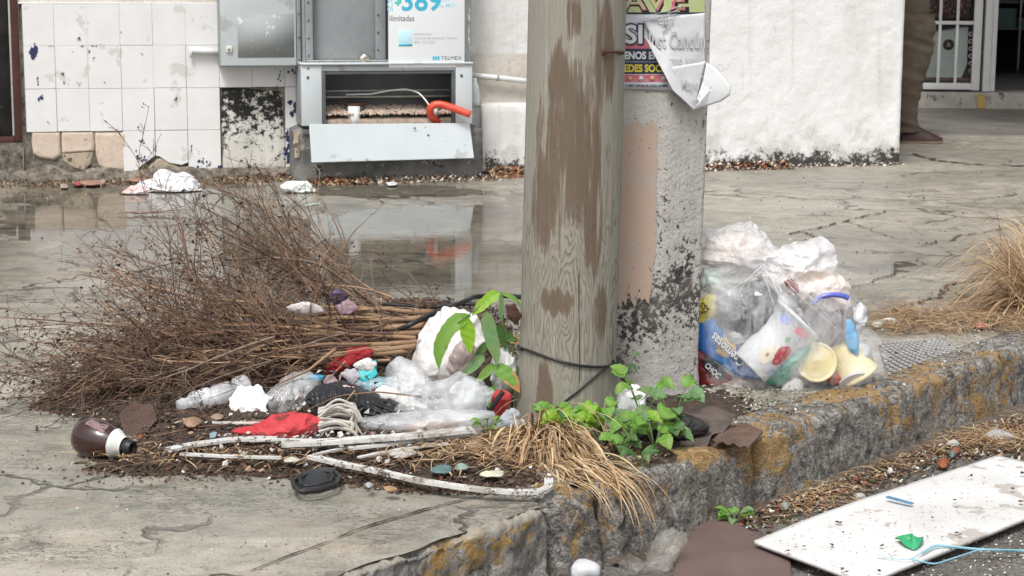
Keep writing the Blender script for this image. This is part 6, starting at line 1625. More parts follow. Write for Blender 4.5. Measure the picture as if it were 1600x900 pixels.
# red can near the pole
mb = lathe(fine_prof([(0, 0), (.02, .026), (.1, .031), (.85, .031), (.95, .026), (1, 0)], 20), PD(775, 648, D(655)), (.25, -.35, .9), 26); V = mb
for i, v in enumerate(mb.v): pass
sc_ = .075; mb = lathe([(x * sc_, r) for x, r in fine_prof([(0, 0), (.02, .022), (.1, .027), (.85, .027), (.95, .022), (1, 0)], 20)], PD(779, 650, D(660)), (.15, -.2, .95), 26)
prop("red_tin", mb, pm("red_tin_paint", (.42, .03, .04), (.50, .06, .07), 14, .3, .1), "small red tin wedged between the weed and the pole foot", "tin")
mb = lump([(780, 655), (800, 640), (812, 650), (810, 668), (790, 672), (776, 668)], D(672), .02, .008, 16, 7, 14, 70); prop("grey_rag", mb, pm("grey_blue_rag", (.30, .33, .35), (.42, .44, .45), 14, .8, .4), "grey blue rag at the left foot of the wooden pole", "cloth")
# black sticks and hose
mb = MB(); mb.tube(smoothpath([PD(701, 606, D(640)), PD(722, 588, D(640)), PD(750, 565, D(640)), PD(782, 540, D(640))], 14), .0045, 7); prop("black_stick", mb, M['lampblack'], "thin black stick slanting over the mauve plastic", "stick")
mb = MB(); mb.tube(smoothpath([PD(757, 664, D(668)), PD(764, 645, D(668)), PD(774, 628, D(668)), PD(786, 612, D(668))], 14), .007, 8); ring = [PD(768 + 9 * math.cos(a), 668 + 8 * math.sin(a), D(672)) for a in np.linspace(0, 6.28, 16)]; mb.tube(ring, .005, 7, cap=False)
prop("black_hook", mb, M['lampblack'], "black rod with a ring end leaning beside the red tin", "hook")
mb = MB(); mb.tube(smoothpath([PD(612, 520, 5.75), PD(640, 508, 5.72), PD(672, 492, 5.78), PD(705, 480, 5.85), PD(728, 470, 5.9), PD(738, 464, 6.0), PD(775, 461, 6.05), PD(826, 465, 6.0)], 50, 3), [.008] * 50, 9)
prop("black_hose", mb, M['lampblack'], "black hose running over the stems and behind the pole", "hose")
mb = MB(); mb.tube(smoothpath([PD(560, 472, 6.1), PD(620, 476, 6.1), PD(670, 480, 6.1), PD(720, 474, 6.1), PD(752, 476, 6.1)], 30, 3), .006, 8); prop("thin_black_cable", mb, M['lampblack'], "thin black cable along the puddle edge behind the stems", "cable")
# white plastic strips (door or window trim)
strip = pm("dirty_white_trim", (.66, .655, .63), (.56, .55, .52), 12, .4, .15, 40, .002, spots=[((.42, .39, .34), 9, .56), ((.20, .17, .14), 26, .58), ((.05, .04, .03), 60, .64)])
def bar(pxs, zs, w, h, lab, name="white_trim_strip", mat=None, grooves=2, n=40, end=None):
    pts = []
    for (x, y), z in zip(pxs, zs): pts.append(P(x, y, z))
    pts = smoothpath(pts, n, 2)
    h *= .72; w *= 1.05
    prof = [(-w, 0), (-w, h)]
    for g in range(grooves):
        a = -w + 2 * w * (g + .7) / (grooves + .4); prof += [(a - .0022, h), (a - .0012, h - .003), (a + .0012, h - .003), (a + .0022, h)]
    prof += [(w, h), (w, 0)]
    mb = MB(); mb.sweep(pts, prof); return prop(name, mb, mat or strip, lab, "trim strip", smooth=False, group="broken white trim strips among the rubbish")
z0 = .028
bar([(262, 705), (300, 697), (360, 689), (400, 687), (432, 688)], [z0, z0, z0, z0 + .004, z0 + .006], .014, .010, "wide white strip pointing left at the near left of the rubbish", grooves=0)
bar([(282, 711), (340, 714), (400, 716), (440, 717)], [z0, z0, z0, z0], .007, .008, "short narrow white strip below the wide left one", grooves=1)
bar([(390, 690), (440, 688), (500, 689), (540, 690)], [z0 + .014] * 4, .006, .006, "slim white strip running under the red rag")
bar([(440, 697), (500, 694), (560, 690), (640, 684), (700, 678), (738, 674)], [z0 + .012, z0 + .015, z0 + .02, z0 + .03, z0 + .03, z0 + .03], .017, .014, "long grooved white strip across the middle of the rubbish", grooves=3)
bar([(545, 703), (600, 697), (660, 689), (720, 682), (745, 679)], [z0 + .006, z0 + .01, z0 + .014, z0 + .016, z0 + .016], .007, .010, "thin white strip just in front of the long grooved one", grooves=1)
bar([(560, 716), (600, 708), (650, 700), (700, 694)], [z0, z0, z0 + .004, z0 + .008], .006, .006, "innermost short strip inside the triangle of strips", grooves=0)
bar([(484, 716), (540, 729), (600, 741), (650, 753), (712, 763), (760, 769), (810, 772), (848, 771), (858, 764), (857, 752)], [z0] * 5 + [z0 - .004] * 3 + [z0 - .004, z0 + .0], .010, .013, "longest white strip along the front, its right end curling up", grooves=2, n=70)
bar([(490, 712), (520, 705), (550, 699)], [z0 + .002] * 3, .005, .006, "stub of white strip closing the triangle at left", grooves=0)
bar([(332, 661), (380, 662), (440, 662), (486, 660)], [z0 + .01] * 4, .005, .006, "straight thin white rod behind the red rag", grooves=0)
# black sole
mb = sheet([(457, 752), (470, 744), (500, 738), (522, 736), (531, 745), (524, 757), (498, 765), (470, 768), (460, 762)], .012, .022, .002, 12, 4, 14, 70); prop("black_sole", mb, pm("black_rubber", (.016, .018, .02), (.03, .033, .036), 12, .45, .2), "black rubber shoe heel lying in front of the white strips", "shoe", solid=.006)
_pl = [(457, 752), (470, 744), (500, 738), (522, 736), (531, 745), (524, 757), (498, 765), (470, 768), (460, 762)]; _q = resample([P(x, y, .030) for x, y in _pl], 40)
mb = MB(); mb.tube(_q + [_q[0]], .0055, 8, cap=False); _c = sum(_q, Vector()) / 40; mb.tube([_c.lerp(p, .72) + Vector((0, 0, .006)) for p in _q + [_q[0]]], .003, 6, cap=False)
o_ = make("raised_rim", mb, M['lampblack'], bpy.data.objects["black_sole"])
# small scraps round the strips
small = [((628, 712, 22, 8), (.60, .60, .58), "crumpled white foil scrap", "crumpled white scrap inside the triangle of strips"), ((770, 745, 20, 6), (.66, .62, .48), "cream_foam_piece", "cream foam piece under the straw left of the kerb"),
         ((742, 700, 12, 9), (.45, .32, .30), "pale_stone", "pinkish pale stone near the straw tuft"), ((690, 738, 18, 7), (.12, .20, .20), "teal_wrapper", "dark teal torn wrapper beside the longest strip"), ((722, 735, 10, 5), (.26, .38, .34), "green_foam", "pale green lump right of the teal wrapper"),
         ((577, 762, 6, 4), (.42, .45, .47), "foil_ball", "tiny silver foil ball in front of the strips"), ((610, 768, 12, 3), (.38, .24, .13), "wood_chip", "tan wood chip on the pavement in front of the strips"), ((455, 722, 14, 4), (.58, .58, .45), "pale_green_card", "pale card flake at the end of the narrow strip"),
         ((300, 664, 16, 7), (.34, .22, .14), "tan_crust", "tan crust behind the white strips at left"), ((340, 655, 10, 5), (.36, .26, .18), "light_crust", "lighter crust under the milky bottle"), ((502, 700, 12, 4), (.5, .48, .44), "white_flake", "flat white flake at the corner of the strips"),
         ((592, 722, 5, 4), (.62, .60, .57), "white_pebble", "single white pebble behind the longest strip")]
for (x, y, w_, h_), col, nm, lab in small:
    nm = nm.replace(" ", "_"); rr_ = random.Random(x); pl = [(x + w_ * math.cos(a) * rr_.uniform(.75, 1.15), y + h_ * math.sin(a) * rr_.uniform(.75, 1.15)) for a in np.linspace(0, 5.7, 9)]
    mb = sheet(pl, .022, h_ * .0012, .006, 30, x, 10, 40, edge=-.006); prop(nm, mb, pm(nm + "_surface", col, tuple(c * .75 for c in col), 40, .5, .4), lab, "scrap", solid=.003)
# mould and crumbs lying on the strips and rags
mb = MB(); r = random.Random(29)
for _ in range(900):
    t_ = r.random(); x, y = ((484 + 370 * t_, 718 + 56 * t_ ** .8) if r.random() < .4 else (262 + 480 * t_, 704 - 28 * t_)); q = P(x + r.gauss(0, 4), y + r.gauss(2, 6), .028); q.z += r.uniform(.008, .016) * (1 if r.random() < .5 else .1); mb.flake(q, r.uniform(.002, .0055), r.choice((0, 0, 1)), .6)
make("loose_mould_crumbs", mb, LM, kind='stuff', smooth=False)
# shreds of plastic and paper sunk in the leaf mould
mb = MB(); r = random.Random(19)
for _ in range(420):
    x, y = r.gauss(560, 120), r.gauss(695, 26)
    if not (250 < x < 830 and 640 < y < 765): continue
    q = P(x, y); q.z = heap_z(q.x, q.y) + r.uniform(.002, .02); mb.flake(q, r.uniform(.003, .014), r.choices((0, 1, 2, 3), (.6, .15, .15, .1))[0], .45)
for _ in range(160):
    x, y = r.gauss(560, 60), r.gauss(640, 22); q = P(x, y); q.z = heap_z(q.x, q.y) + r.uniform(.01, .06); mb.flake(q, r.uniform(.004, .016), r.choices((0, 1, 2, 3), (.5, .2, .2, .1))[0], .2)
make("paper_shreds", mb, [pm("white_shred", (.66, .65, .62), (.50, .48, .45), 30, .6, .2), pm("grey_shred", (.28, .28, .28), (.4, .4, .4), 30, .5, .2), pm("mauve_shred", (.34, .24, .25), (.24, .17, .18), 30, .5, .2), pm("blue_grey_shred", (.14, .20, .26), (.2, .28, .32), 30, .5, .2)], kind='stuff', smooth=False)
# corrugated brown card
def corr(pl, z, lab, col=(.10, .065, .05), ang=.9, par=None, amp=.004, wl_=.013, tiltv=0.0):
    pts = resample([G(x, y, z) for x, y in pl], 120); c = sum(pts, Vector()) / 120; rows = []
    for f in np.linspace(.001, 1, 40):
        row = []
        for p in pts:
            q = c.lerp(p, f); s_ = q.x * math.cos(ang) + q.y * math.sin(ang); row.append(q + Vector((0, 0, amp * math.sin(s_ * 2 * math.pi / wl_) + .006 * mnoise.noise(q * 9) + tiltv * (q.y - c.y))))
        rows.append(row)
    mb = MB(); mb.grid(rows, closed_u=True); return prop("corrugated_card", mb, pm("soggy_brown_card", col, tuple(c * 1.7 for c in col), 20, .75, .4), lab, "cardboard", solid=.002)
corr([(1112, 700), (1128, 688), (1166, 676), (1192, 688), (1180, 700), (1168, 716), (1140, 708)], .022, "ribbed brown card lying on the kerb right of the weeds", ang=.35)
corr([(1052, 690), (1075, 672), (1110, 668), (1150, 676), (1132, 690), (1112, 692), (1100, 708), (1070, 706)], .03, "smooth dark brown card between the weeds and the ribbed card", amp=.0008, col=(.075, .055, .048), tiltv=.2)
corr([(186, 664), (205, 654), (240, 658), (246, 668), (222, 680), (196, 682)], .022, "ribbed dark card right behind the brown bottle", col=(.06, .035, .026), ang=.9, tiltv=.25)
# dark soil & rubbish pocket between poles and kerb
mb = lump([(990, 680), (1010, 656), (1040, 650), (1082, 656), (1098, 668), (1075, 682), (1040, 690), (1005, 692)], D(690), .03, .022, 26, 5, 30, 160, smooth_it=1); prop("black_rag", mb, pm("black_wet_cloth", (.010, .009, .009), (.03, .027, .026), 12, .6, .5), "black wet rag on the ground between the concrete post and kerb", "cloth")
mb = lump([(962, 640), (968, 618), (985, 606), (1012, 612), (1002, 640), (1000, 660), (985, 648), (965, 665)], PCY - .02, .02, .010, 16, 9, 18, 90, tilt=.1); prop("white_wrapper", mb, pm("torn_white_wrapper", (.66, .67, .68), (.74, .75, .76), 14, .35, .3), "torn white wrapper between the wooden pole and concrete post", "wrapper")
mb = lump([(1022, 655), (1030, 650), (1042, 664), (1040, 682), (1030, 680)], D(690) - .06, .008, .004, 26, 3, 10, 50); prop("speckled_wrapper", mb, pm("speckled_white_wrapper", (.6, .6, .6), (.2, .18, .17), 50, .5, .2), "small speckled wrapper on the black rag", "wrapper")
mb = MB(); litter(1120, 640, 55, 22, 1500, .003, .008, mb, [0, 1, 3, 3, 4], .006, seed=4); litter(1010, 690, 60, 22, 1300, .003, .009, mb, [0, 0, 1, 2], .008, seed=5); litter(1180, 650, 60, 14, 700, .002, .006, mb, [0, 1, 3], .005, seed=6)
make("crumb_litter", mb, LM, kind='stuff', smooth=False)
mb = MB(); A = []
pts = resample([P(x, y) for x, y in ((960, 650), (1010, 612), (1095, 600), (1180, 620), (1200, 650), (1120, 672), (1090, 700), (1040, 735), (980, 742), (920, 720))], 90); c = sum(pts, Vector()) / 90
mb.grid([[(q.x, q.y, ph(q.x, q.y) - .004 + .026 * (1 - f * f) + .012 * mnoise.noise(Vector((q.x * 26, q.y * 26, 0))) ) for q in [c.lerp(p, f) for p in pts]] for f in np.linspace(.001, 1, 24)], closed_u=True)
make("soil_patch", mb, M['soil'], kind='stuff')
# paper and leaves along the wall foot
mb = lump([(210, 305), (222, 292), (240, 284), (262, 279), (285, 281), (305, 288), (316, 296), (300, 304), (270, 306), (240, 308)], D(300), .08, .045, 14, 4, 40, 200); prop("white_bag", mb, pm("white_litter_bag", (.76, .76, .77), (.70, .70, .71), 6, .4, .3), "flattened white bag lying in the puddle near the tiled wall", "bag")
mb = lump([(186, 308), (196, 298), (214, 294), (232, 300), (228, 310), (205, 312)], D(304) - .05, .03, .022, 24, 6, 16, 80); prop("pink_bag", mb, pm("pink_red_plastic", (.66, .38, .34), (.72, .60, .58), 12, .35, .3), "pinkish plastic at the left end of the white bag", "bag")
mb = lump([(440, 292), (455, 285), (480, 286), (487, 298), (478, 307), (458, 305)], D(302), .03, .022, 24, 8, 16, 80); prop("white_scrap_paper", mb, pm("greenish_white_paper", (.70, .74, .70), (.66, .70, .67), 10, .6, .3), "white paper scrap lying left of the concrete plinth", "paper")
mb = MB(); mb.tube([G(478, 323, .004), G(500, 320, .004)], .004, 6); prop("green_white_straw", mb, pm("pale_green_straw", (.6, .72, .6), (.66, .76, .66), 10, .4, 0), "short pale green straw on the wet pavement before the plinth", "straw")
wl_scr = [((140, 287, 24, 4), (.34, .20, .15), "brown_card_piece", "flat brown card piece at the foot of the tiled wall"), ((160, 285, 6, 4), (.45, .30, .22), "tan_stone", "tan stone on the card piece by the tiled wall"), ((217, 283, 20, 3), (.30, .17, .11), "brown_wrapper", "brown wrapper against the wall under the broken tile"), ((122, 288, 8, 3), (.35, .06, .07), "red_wrapper", "tiny red wrapper left of the brown card piece"), ((612, 288, 9, 3), (.68, .68, .66), "white_paper_bit", "white paper bit in front of the concrete plinth"), ((100, 292, 8, 3), (.38, .30, .24), "beige_pebble", "beige pebble by the footing near the door")]
for (x, y, w_, h_), col, nm, lab in wl_scr:
    rr_ = random.Random(x); pl = [(x + w_ * math.cos(a) * rr_.uniform(.75, 1.15), y + h_ * math.sin(a) * rr_.uniform(.75, 1.15)) for a in np.linspace(0, 5.7, 9)]
    mb = sheet(pl, .002, .006, .004, 14, x, 10, 40); prop(nm, mb, pm(nm + "_surface", col, tuple(c * .75 for c in col), 30, .6, .4), lab, "scrap", solid=.004)
# fallen leaves along the wall foot
mb = MB()
def wall_litter(px0, px1, o0, o1, n, s0, s1, mats, seed, base=0.0, hgt=.02):
    r = random.Random(seed); a_, b_ = uz(px0, 200)[0], uz(px1, 200)[0]
    for _ in range(n):
        o = base + o0 + (o1 - o0) * r.random() ** 1.6; q = WPT(r.uniform(a_, b_), o, 0); q.z = max(ph(q.x, q.y), WATER) + r.uniform(.002, .004 + hgt * (1 - (o - base) / (o1 + .01)))
        mb.flake(q, r.uniform(s0, s1), r.choice(mats), .3)
wall_litter(758, 830, .055, .32, 800, .008, .022, [2, 2, 1, 5], 1, hgt=.04); wall_litter(470, 560, .0, .18, 420, .006, .018, [1, 5, 0, 2], 2, .28); wall_litter(540, 760, .0, .16, 620, .005, .016, [0, 1, 2, 3], 3, .28)
wall_litter(1040, 1230, .005, .17, 900, .006, .018, [0, 1, 5, 5, 2, 3], 4, hgt=.04); wall_litter(1230, 1410, .005, .08, 560, .004, .012, [0, 1, 3, 3], 5); wall_litter(-60, 340, .05, .30, 1100, .004, .012, [0, 1, 2], 6)
wall_litter(340, 470, .04, .3, 600, .005, .016, [0, 1, 2], 8); wall_litter(-60, 130, .2, 1.2, 260, .003, .008, [0, 1, 2], 9)
make("fallen_leaves", mb, LM, kind='stuff', smooth=False)
mb = MB(); rb.seed(5)
for k in range(5): twig(mb, G(184 + k * 12, 335, .01), Vector((1, rb.uniform(-.2, .2), .05)), .22, .0025, 1, 0, leafy=1)
prop("dry_sprig", mb, [bark, bud], "small dry sprig lying on the wet pavement below the white bag", "sprig")

# ------------------------------------------------------------------ transparent rubbish bag
BY = P(1240, 606).y + .10
bagfilm = film("clear_rubbish_bag_film", (.93, .94, .95), .03, .52, 10, .07, .46, .82, (1.8, 1, .8), .9)
bagknot = film("bunched_bag_film", (.92, .92, .93), .18, .75, 14, .12)
out = [(1082, 440), (1092, 418), (1120, 408), (1160, 404), (1200, 410), (1240, 408), (1285, 418), (1318, 440), (1335, 470), (1352, 505), (1372, 530), (1386, 556), (1380, 585), (1362, 608), (1330, 622), (1270, 630), (1200, 632), (1140, 622), (1095, 606), (1080, 560), (1078, 500)]
bag = thing("rubbish_bag", (PD(1235, 620, BY).x, BY, 0), "bulging transparent rubbish bag full of packaging beside the concrete post", "rubbish bag")
mb = lump(out, BY, .19, .014, 11, 14, 70, 300, zmin=.004); make("film", mb, bagfilm, bag)
mb = lump([(1085, 425), (1086, 392), (1096, 372), (1112, 364), (1126, 372), (1140, 360), (1170, 357), (1188, 366), (1196, 384), (1216, 396), (1204, 412), (1196, 430), (1160, 422), (1110, 434)], BY - .02, .09, .030, 11, 5, 46, 220, smooth_it=1); make("bunched_top", mb, bagknot, bag)
mb = lump([(1192, 430), (1204, 402), (1222, 394), (1240, 388), (1262, 382), (1284, 390), (1298, 400), (1308, 414), (1296, 424), (1268, 418), (1240, 430), (1214, 440)], BY - .04, .07, .026, 12, 8, 46, 220, smooth_it=1); make("bunched_top", mb, bagknot, bag)
mb = MB(); rs = random.Random(4)
for k in range(11):      # gathered folds running from the knot
    x1_ = 1110 + rs.uniform(-20, 230); y1_ = 500 + rs.uniform(-40, 70); a = PD(1196 + rs.uniform(-14, 14), 418 + rs.uniform(-8, 8), BY - .165); m_ = PD((1196 + x1_) / 2 + rs.uniform(-10, 10), (425 + y1_) / 2 - 8, BY - .195); b = PD(x1_, y1_, BY - .198)
    mb.tube(smoothpath([a, m_, b], 12), [.0022 * (1 - .8 * i / 11) * rs.uniform(.5, 1) for i in range(12)], 4)
make("gathered_folds", mb, film("fold_film", (.9, .9, .92), .35, .8, 20), bag, kind='stuff')
# contents, each a thing inside the bag
CB = BY - .09
peachbag = pm("peach_white_bag", (.74, .62, .54), (.80, .74, .70), 7, .5, .3)
mb = lump([(1095, 410), (1105, 378), (1140, 366), (1180, 368), (1196, 392), (1190, 410), (1140, 418)], BY + .0, .05, .014, 10, 9, 20, 100); prop("peach_bag", mb, peachbag, "peach tinted white bag bunched at the top left of the rubbish bag", "bag")
mb = lump([(1215, 440), (1225, 425), (1262, 418), (1300, 424), (1322, 445), (1326, 480), (1300, 500), (1262, 482), (1235, 465)], CB + .055, .08, .016, 9, 12, 26, 130); prop("crumpled_white_bag", mb, peachbag, "crumpled white bag with peach stains above the blue rimmed tub", "bag")
mb = lump([(1226, 440), (1236, 436), (1246, 446), (1250, 458), (1240, 458), (1230, 450)], CB - .03, .012, .004, 20, 2, 12, 50); prop("dark_red_scrap", mb, pm("dark_red_food", (.16, .02, .02), (.25, .05, .05), 20, .5, .2), "dark red scrap under the crumpled white bag", "scrap")
darkm = pm("dark_grey_tray", (.10, .10, .105), (.18, .17, .17), 12, .5, .3)
mb = lump([(1120, 470), (1140, 450), (1190, 446), (1215, 465), (1205, 495), (1180, 520), (1145, 515), (1122, 495)], CB + .03, .07, .02, 12, 15, 24, 110); prop("dark_plastic_bag", mb, darkm, "dark grey crumpled plastic behind the apple tub", "plastic")
mb = lump([(1260, 470), (1300, 462), (1330, 480), (1332, 530), (1300, 545), (1270, 530), (1256, 500)], CB + .03, .06, .010, 12, 19, 20, 100); prop("dark_tub", mb, pm("smoky_brown_tub", (.14, .12, .12), (.24, .21, .20), 10, .35, .1), "smoky brown tub with a blue rim near the right of the bag", "tub")
def rimtube(pts, r, mat, name, lab, cat):
    mb = MB(); mb.tube(pts, r, 10); return prop(name, mb, mat, lab, cat)
bluep = pm("blue_violet_plastic", (.09, .11, .45), (.12, .15, .52), 10, .35, 0)
rimtube(smoothpath([PD(x, y, CB - .050) for x, y in ((1270, 474), (1282, 464), (1300, 460), (1318, 462), (1326, 466))], 20, 2), .008, bluep, "blue_lid_rim", "blue violet lid rim inside the upper right of the bag", "lid")
# apple tub: tapered cup lying tilted
def cup(p0, p1, Y0, Y1, r0, r1, mat, lab, name="tub", rim=None, open_mat=None, n=48):
    a = PD(p0[0], p0[1], Y0); b = PD(p1[0], p1[1], Y1); L = (b - a).length; ax = (b - a).normalized(); t = thing(name, (a.x, a.y, min(a.z, b.z)), lab, "tub")
    mb = lathe([(0, 0), (0, r0 * .96), (.004, r0), (L * .5, (r0 + r1) / 2), (L - .012, r1), (L - .012, r1 * 1.05), (L - .002, r1 * 1.06), (L, r1 * 1.02), (L - .001, r1 * .94), (L - .03, r1 * .9), (L - .031, 0)], a, ax, n); make("tub_body", mb, mat, t)
    return t, a, ax, L
whitep = pm("white_tub_plastic", (.76, .77, .79), (.72, .73, .76), 6, .35, .05)
tb, a, ax, L = cup((1172, 575), (1248, 498), CB - .03, CB - .01, .062, .078, whitep, "white yogurt tub printed with an apple, tilted in the bag", "yogurt_tub")
up_ = Vector((0, -1, 0)); up_ = (up_ - ax * up_.dot(ax)).normalized(); sd_ = ax.cross(up_)
def onlat(s, ang, r0, r1, L, extra=.0015):   # s 0..1 along, ang from the camera-facing line
    r = r0 + (r1 - r0) * s + extra; return a + ax * (L * s) + (up_ * math.cos(ang) + sd_ * math.sin(ang)) * r
def decal(poly, mat, name, par, r0=.062, r1=.078, n=8, extra=.0015):
    cs = sum(p[0] for p in poly) / len(poly); ca = sum(p[1] for p in poly) / len(poly); pts = resample([Vector((p[0], p[1], 0)) for p in poly], 36); c = Vector((cs, ca, 0))
    mb = MB(); mb.grid([[onlat(q.x, q.y, r0, r1, L, extra) for q in [c.lerp(p, f) for p in pts]] for f in np.linspace(.001, 1, n)], closed_u=True); return make(name, mb, mat, par)
ell_ = lambda cx, cy, rx, ry, k=0.0: [(cx + rx * math.cos(t), cy + ry * math.sin(t) * (1 + k * math.sin(t))) for t in np.linspace(0, 6.0, 16)]
decal(ell_(.30, -.12, .16, .30, .15), pm("apple_flesh_print", (.74, .66, .48), (.78, .72, .58), 30, .4, 0), "apple_flesh", tb)
decal(ell_(.30, -.12, .03, .07), pm("apple_core_print", (.35, .2, .1), (.4, .25, .13), 30, .4, 0), "apple_core", tb, extra=.0022)
decal([(.38, .10), (.52, .05), (.60, .30), (.58, .58), (.44, .72), (.30, .62), (.25, .35)], pm("apple_red_print", (.45, .03, .05), (.55, .06, .07), 30, .4, 0), "apple_skin", tb, extra=.0022)
decal(ell_(.66, .05, .05, .10), pm("green_leaf_print", (.2, .42, .2), (.3, .5, .3), 30, .4, 0), "leaf_print", tb)
lav = pm("lavender_blue_print", (.22, .30, .60), (.30, .38, .66), 20, .4, 0)
decal(ell_(.62, .95, .13, .22), lav, "blue_blot", tb); decal(ell_(.36, 1.0, .12, .24), lav, "blue_blot", tb); decal([(.10, .55), (.22, .55), (.22, 1.05), (.10, 1.05)], lav, "blue_blot", tb); decal(ell_(.84, -.6, .07, .24), lav, "blue_blot", tb); decal(ell_(.78, .45, .04, .08), lav, "blue_blot", tb)
decal([(.80, -.05), (.90, -.05), (.92, .55), (.82, .55)], pm("pink_red_print", (.62, .08, .12), (.68, .12, .16), 20, .4, 0), "red_brand_bar", tb)
# cream cups
cream = pm("cream_yellow_tub", (.76, .66, .38), (.80, .72, .46), 6, .4, .05)
t2, *_ = cup((1300, 520), (1342, 590), CB + .04, CB + .03, .048, .062, cream, "cream yellow cup lying mouth down at the right of the bag", "cream_cup")
mb = MB(); c = PD(1336, 598, CB + .0); ax2 = Vector((.15, -.75, -.6)).normalized(); mb.tube([c, c + ax2 * .008], .052, 36); prop("grey_white_lid", mb, pm("grey_white_lid_plastic", (.56, .57, .59), (.62, .63, .64), 8, .35, .05), "grey white lid at the bottom right corner inside the bag", "lid")
c = PD(1276, 566, CB - .04); ax2 = Vector((-.08, -.92, .25)).normalized(); t3 = thing("cream_tub_base", (c.x, c.y, c.z - .06), "round cream yellow tub bottom facing out in the middle of the bag", "tub")
mb = lathe([(-.06, .052), (0, .060), (.004, .060), (.005, .055), (.001, .052), (.0005, 0)], c, ax2, 44); make("tub_body", mb, cream, t3)
mb = lathe([(.0015, 0), (.0018, .046), (.0006, .050)], c, ax2, 40); make("base_ring", mb, pm("yellow_base_plastic", (.72, .60, .28), (.78, .68, .36), 6, .4, .05), t3)
mb = lump([(1316, 498), (1330, 500), (1342, 530), (1340, 552), (1328, 548), (1320, 525)], CB - .02, .008, .003, 14, 2, 12, 60); prop("blue_label", mb, pm("sky_blue_print", (.06, .36, .68), (.1, .42, .74), 10, .4, 0), "sky blue label beside the cream cup", "label")
mb = lump([(1205, 560), (1230, 530), (1262, 525), (1268, 545), (1245, 570), (1222, 600), (1200, 592)], CB - .02, .04, .012, 14, 3, 20, 100); prop("green_plastic", mb, pm("sea_green_plastic", (.05, .30, .22), (.18, .42, .34), 12, .35, .2), "sea green plastic between the apple tub and the cream tub", "plastic")
mb = lathe([(0, 0), (.004, .018), (.02, .027), (.045, .029), (.06, .02), (.066, .006)], PD(1222, 604, CB - .015), (.5, -.2, .05), 26, .002, 40, 3); prop("white_foam_ball", mb, foam, "white egg shaped foam piece low in the bag", "foam")
mb = lump([(1262, 596), (1300, 604), (1330, 612), (1300, 622), (1262, 618)], CB + .0, .02, .006, 20, 3, 12, 70); prop("dark_blue_wrapper", mb, pm("navy_wrapper", (.02, .03, .08), (.10, .12, .18), 20, .3, .2), "dark blue wrapper at the bottom of the bag under the cream tub", "wrapper")
mb = lump([(1128, 600), (1160, 590), (1210, 600), (1240, 612), (1210, 624), (1150, 620)], CB + .01, .03, .008, 20, 8, 14, 80); prop("grey_brown_packet", mb, pm("grey_brown_packet_foil", (.24, .20, .18), (.42, .38, .35), 20, .35, .3), "grey brown packet lying along the bottom of the bag", "packet")
WB = CB + .070
extra = [((1150, 520, 26, 20), (.66, .66, .66), "white_crushed_cup", "crushed white cup behind the apple tub at left", .02), ((1225, 480, 22, 26), (.60, .62, .64), "pale_carton", "pale carton upright between the knot and the crumpled bag", .03), ((1345, 560, 20, 26), (.56, .58, .60), "grey_film_wad", "wad of grey film at the far right inside the bag", .04),
         ((1110, 440, 24, 18), (.62, .72, .66), "mint_plastic_wad", "mint tinted plastic high at the left of the bag", .04), ((1250, 606, 26, 12), (.62, .40, .16), "orange_packet", "orange brown packet beside the foam piece", .04), ((1340, 500, 14, 24), (.68, .68, .70), "white_sleeve", "white paper sleeve along the right side of the bag", .05), ((1178, 470, 20, 16), (.70, .69, .70), "white_tissue", "white tissue just under the knot", .0), ((1300, 590, 18, 14), (.50, .12, .10), "red_lid_scrap", "red scrap under the cream cup", .03)]
for (x, y, w_, h_), col, nm, lab, off in extra:
    rr_ = random.Random(x); pl = [(x + w_ * math.cos(a) * rr_.uniform(.75, 1.15), y + h_ * math.sin(a) * rr_.uniform(.75, 1.15)) for a in np.linspace(0, 5.7, 9)]
    mb = lump(pl, CB + off, .04, .008, 20, x, 18, 90); prop(nm, mb, pm(nm + "_surface", col, tuple(c * .8 for c in col), 12, .4, .25), lab, "packaging")
# blue biscuit wrapper with white script
wr_ = thing("biscuit_wrapper", PD(1140, 560, WB - .07), "blue biscuit wrapper with white lettering pressed against the left of the bag", "wrapper")
bl = pm("biscuit_blue_print", (.015, .14, .50), (.03, .22, .60), 8, .25, .1)
mb = lump([(1090, 498), (1112, 492), (1140, 520), (1150, 545), (1180, 565), (1206, 588), (1194, 594), (1160, 588), (1128, 572), (1102, 552), (1088, 530)], WB - .062, .016, .004, 16, 3, 22, 120); make("wrapper_body", mb, bl, wr_)
mb = lump([(1092, 470), (1108, 460), (1130, 476), (1120, 492), (1096, 508), (1086, 500)], WB - .062, .012, .004, 16, 5, 14, 70); make("yellow_end", mb, yel, wr_)
mb = lump([(1124, 528), (1146, 530), (1150, 548), (1136, 560), (1120, 548)], WB - .078, .004, .002, 16, 5, 10, 50); make("biscuit_print", mb, pm("biscuit_print", (.62, .40, .18), (.70, .5, .28), 20, .4, 0), wr_)
mb = lump([(1192, 582), (1202, 578), (1207, 588), (1200, 594), (1192, 592)], WB - .075, .006, .002, 16, 5, 10, 40); make("yellow_tab", mb, yel, wr_)
sc_ = (PD(1110, 560, CB) - PD(1100, 560, CB)).length / 10
def wrt(s, px, py, hpx, rot, mat, dy, sx=1.0, bold=.0, curve=0.0):
    def bend(x, y, z):
        xx = x / sc_; yy = y / sc_ + curve * xx * xx; X_ = px + xx * math.cos(rot) - yy * math.sin(rot); Y_ = py - (xx * math.sin(rot) + yy * math.cos(rot)); return PD(X_, Y_, WB - dy - .012) + Vector((0, -z, 0))
    return text(s, hpx * sc_ * 1.38, (0, 0, 0), (1, 0, 0), (0, 0, 1), mat, wr_, "wrapper_lettering", bold=bold, sx=sx, bend=bend)
wrt("Cremosas", 1166, 563, 15, math.pi - .66, navy, .0805, .78, .0022, -.0012); wrt("Cremosas", 1166, 563, 15, math.pi - .66, wht, .0835, .78, .0006, -.0012)
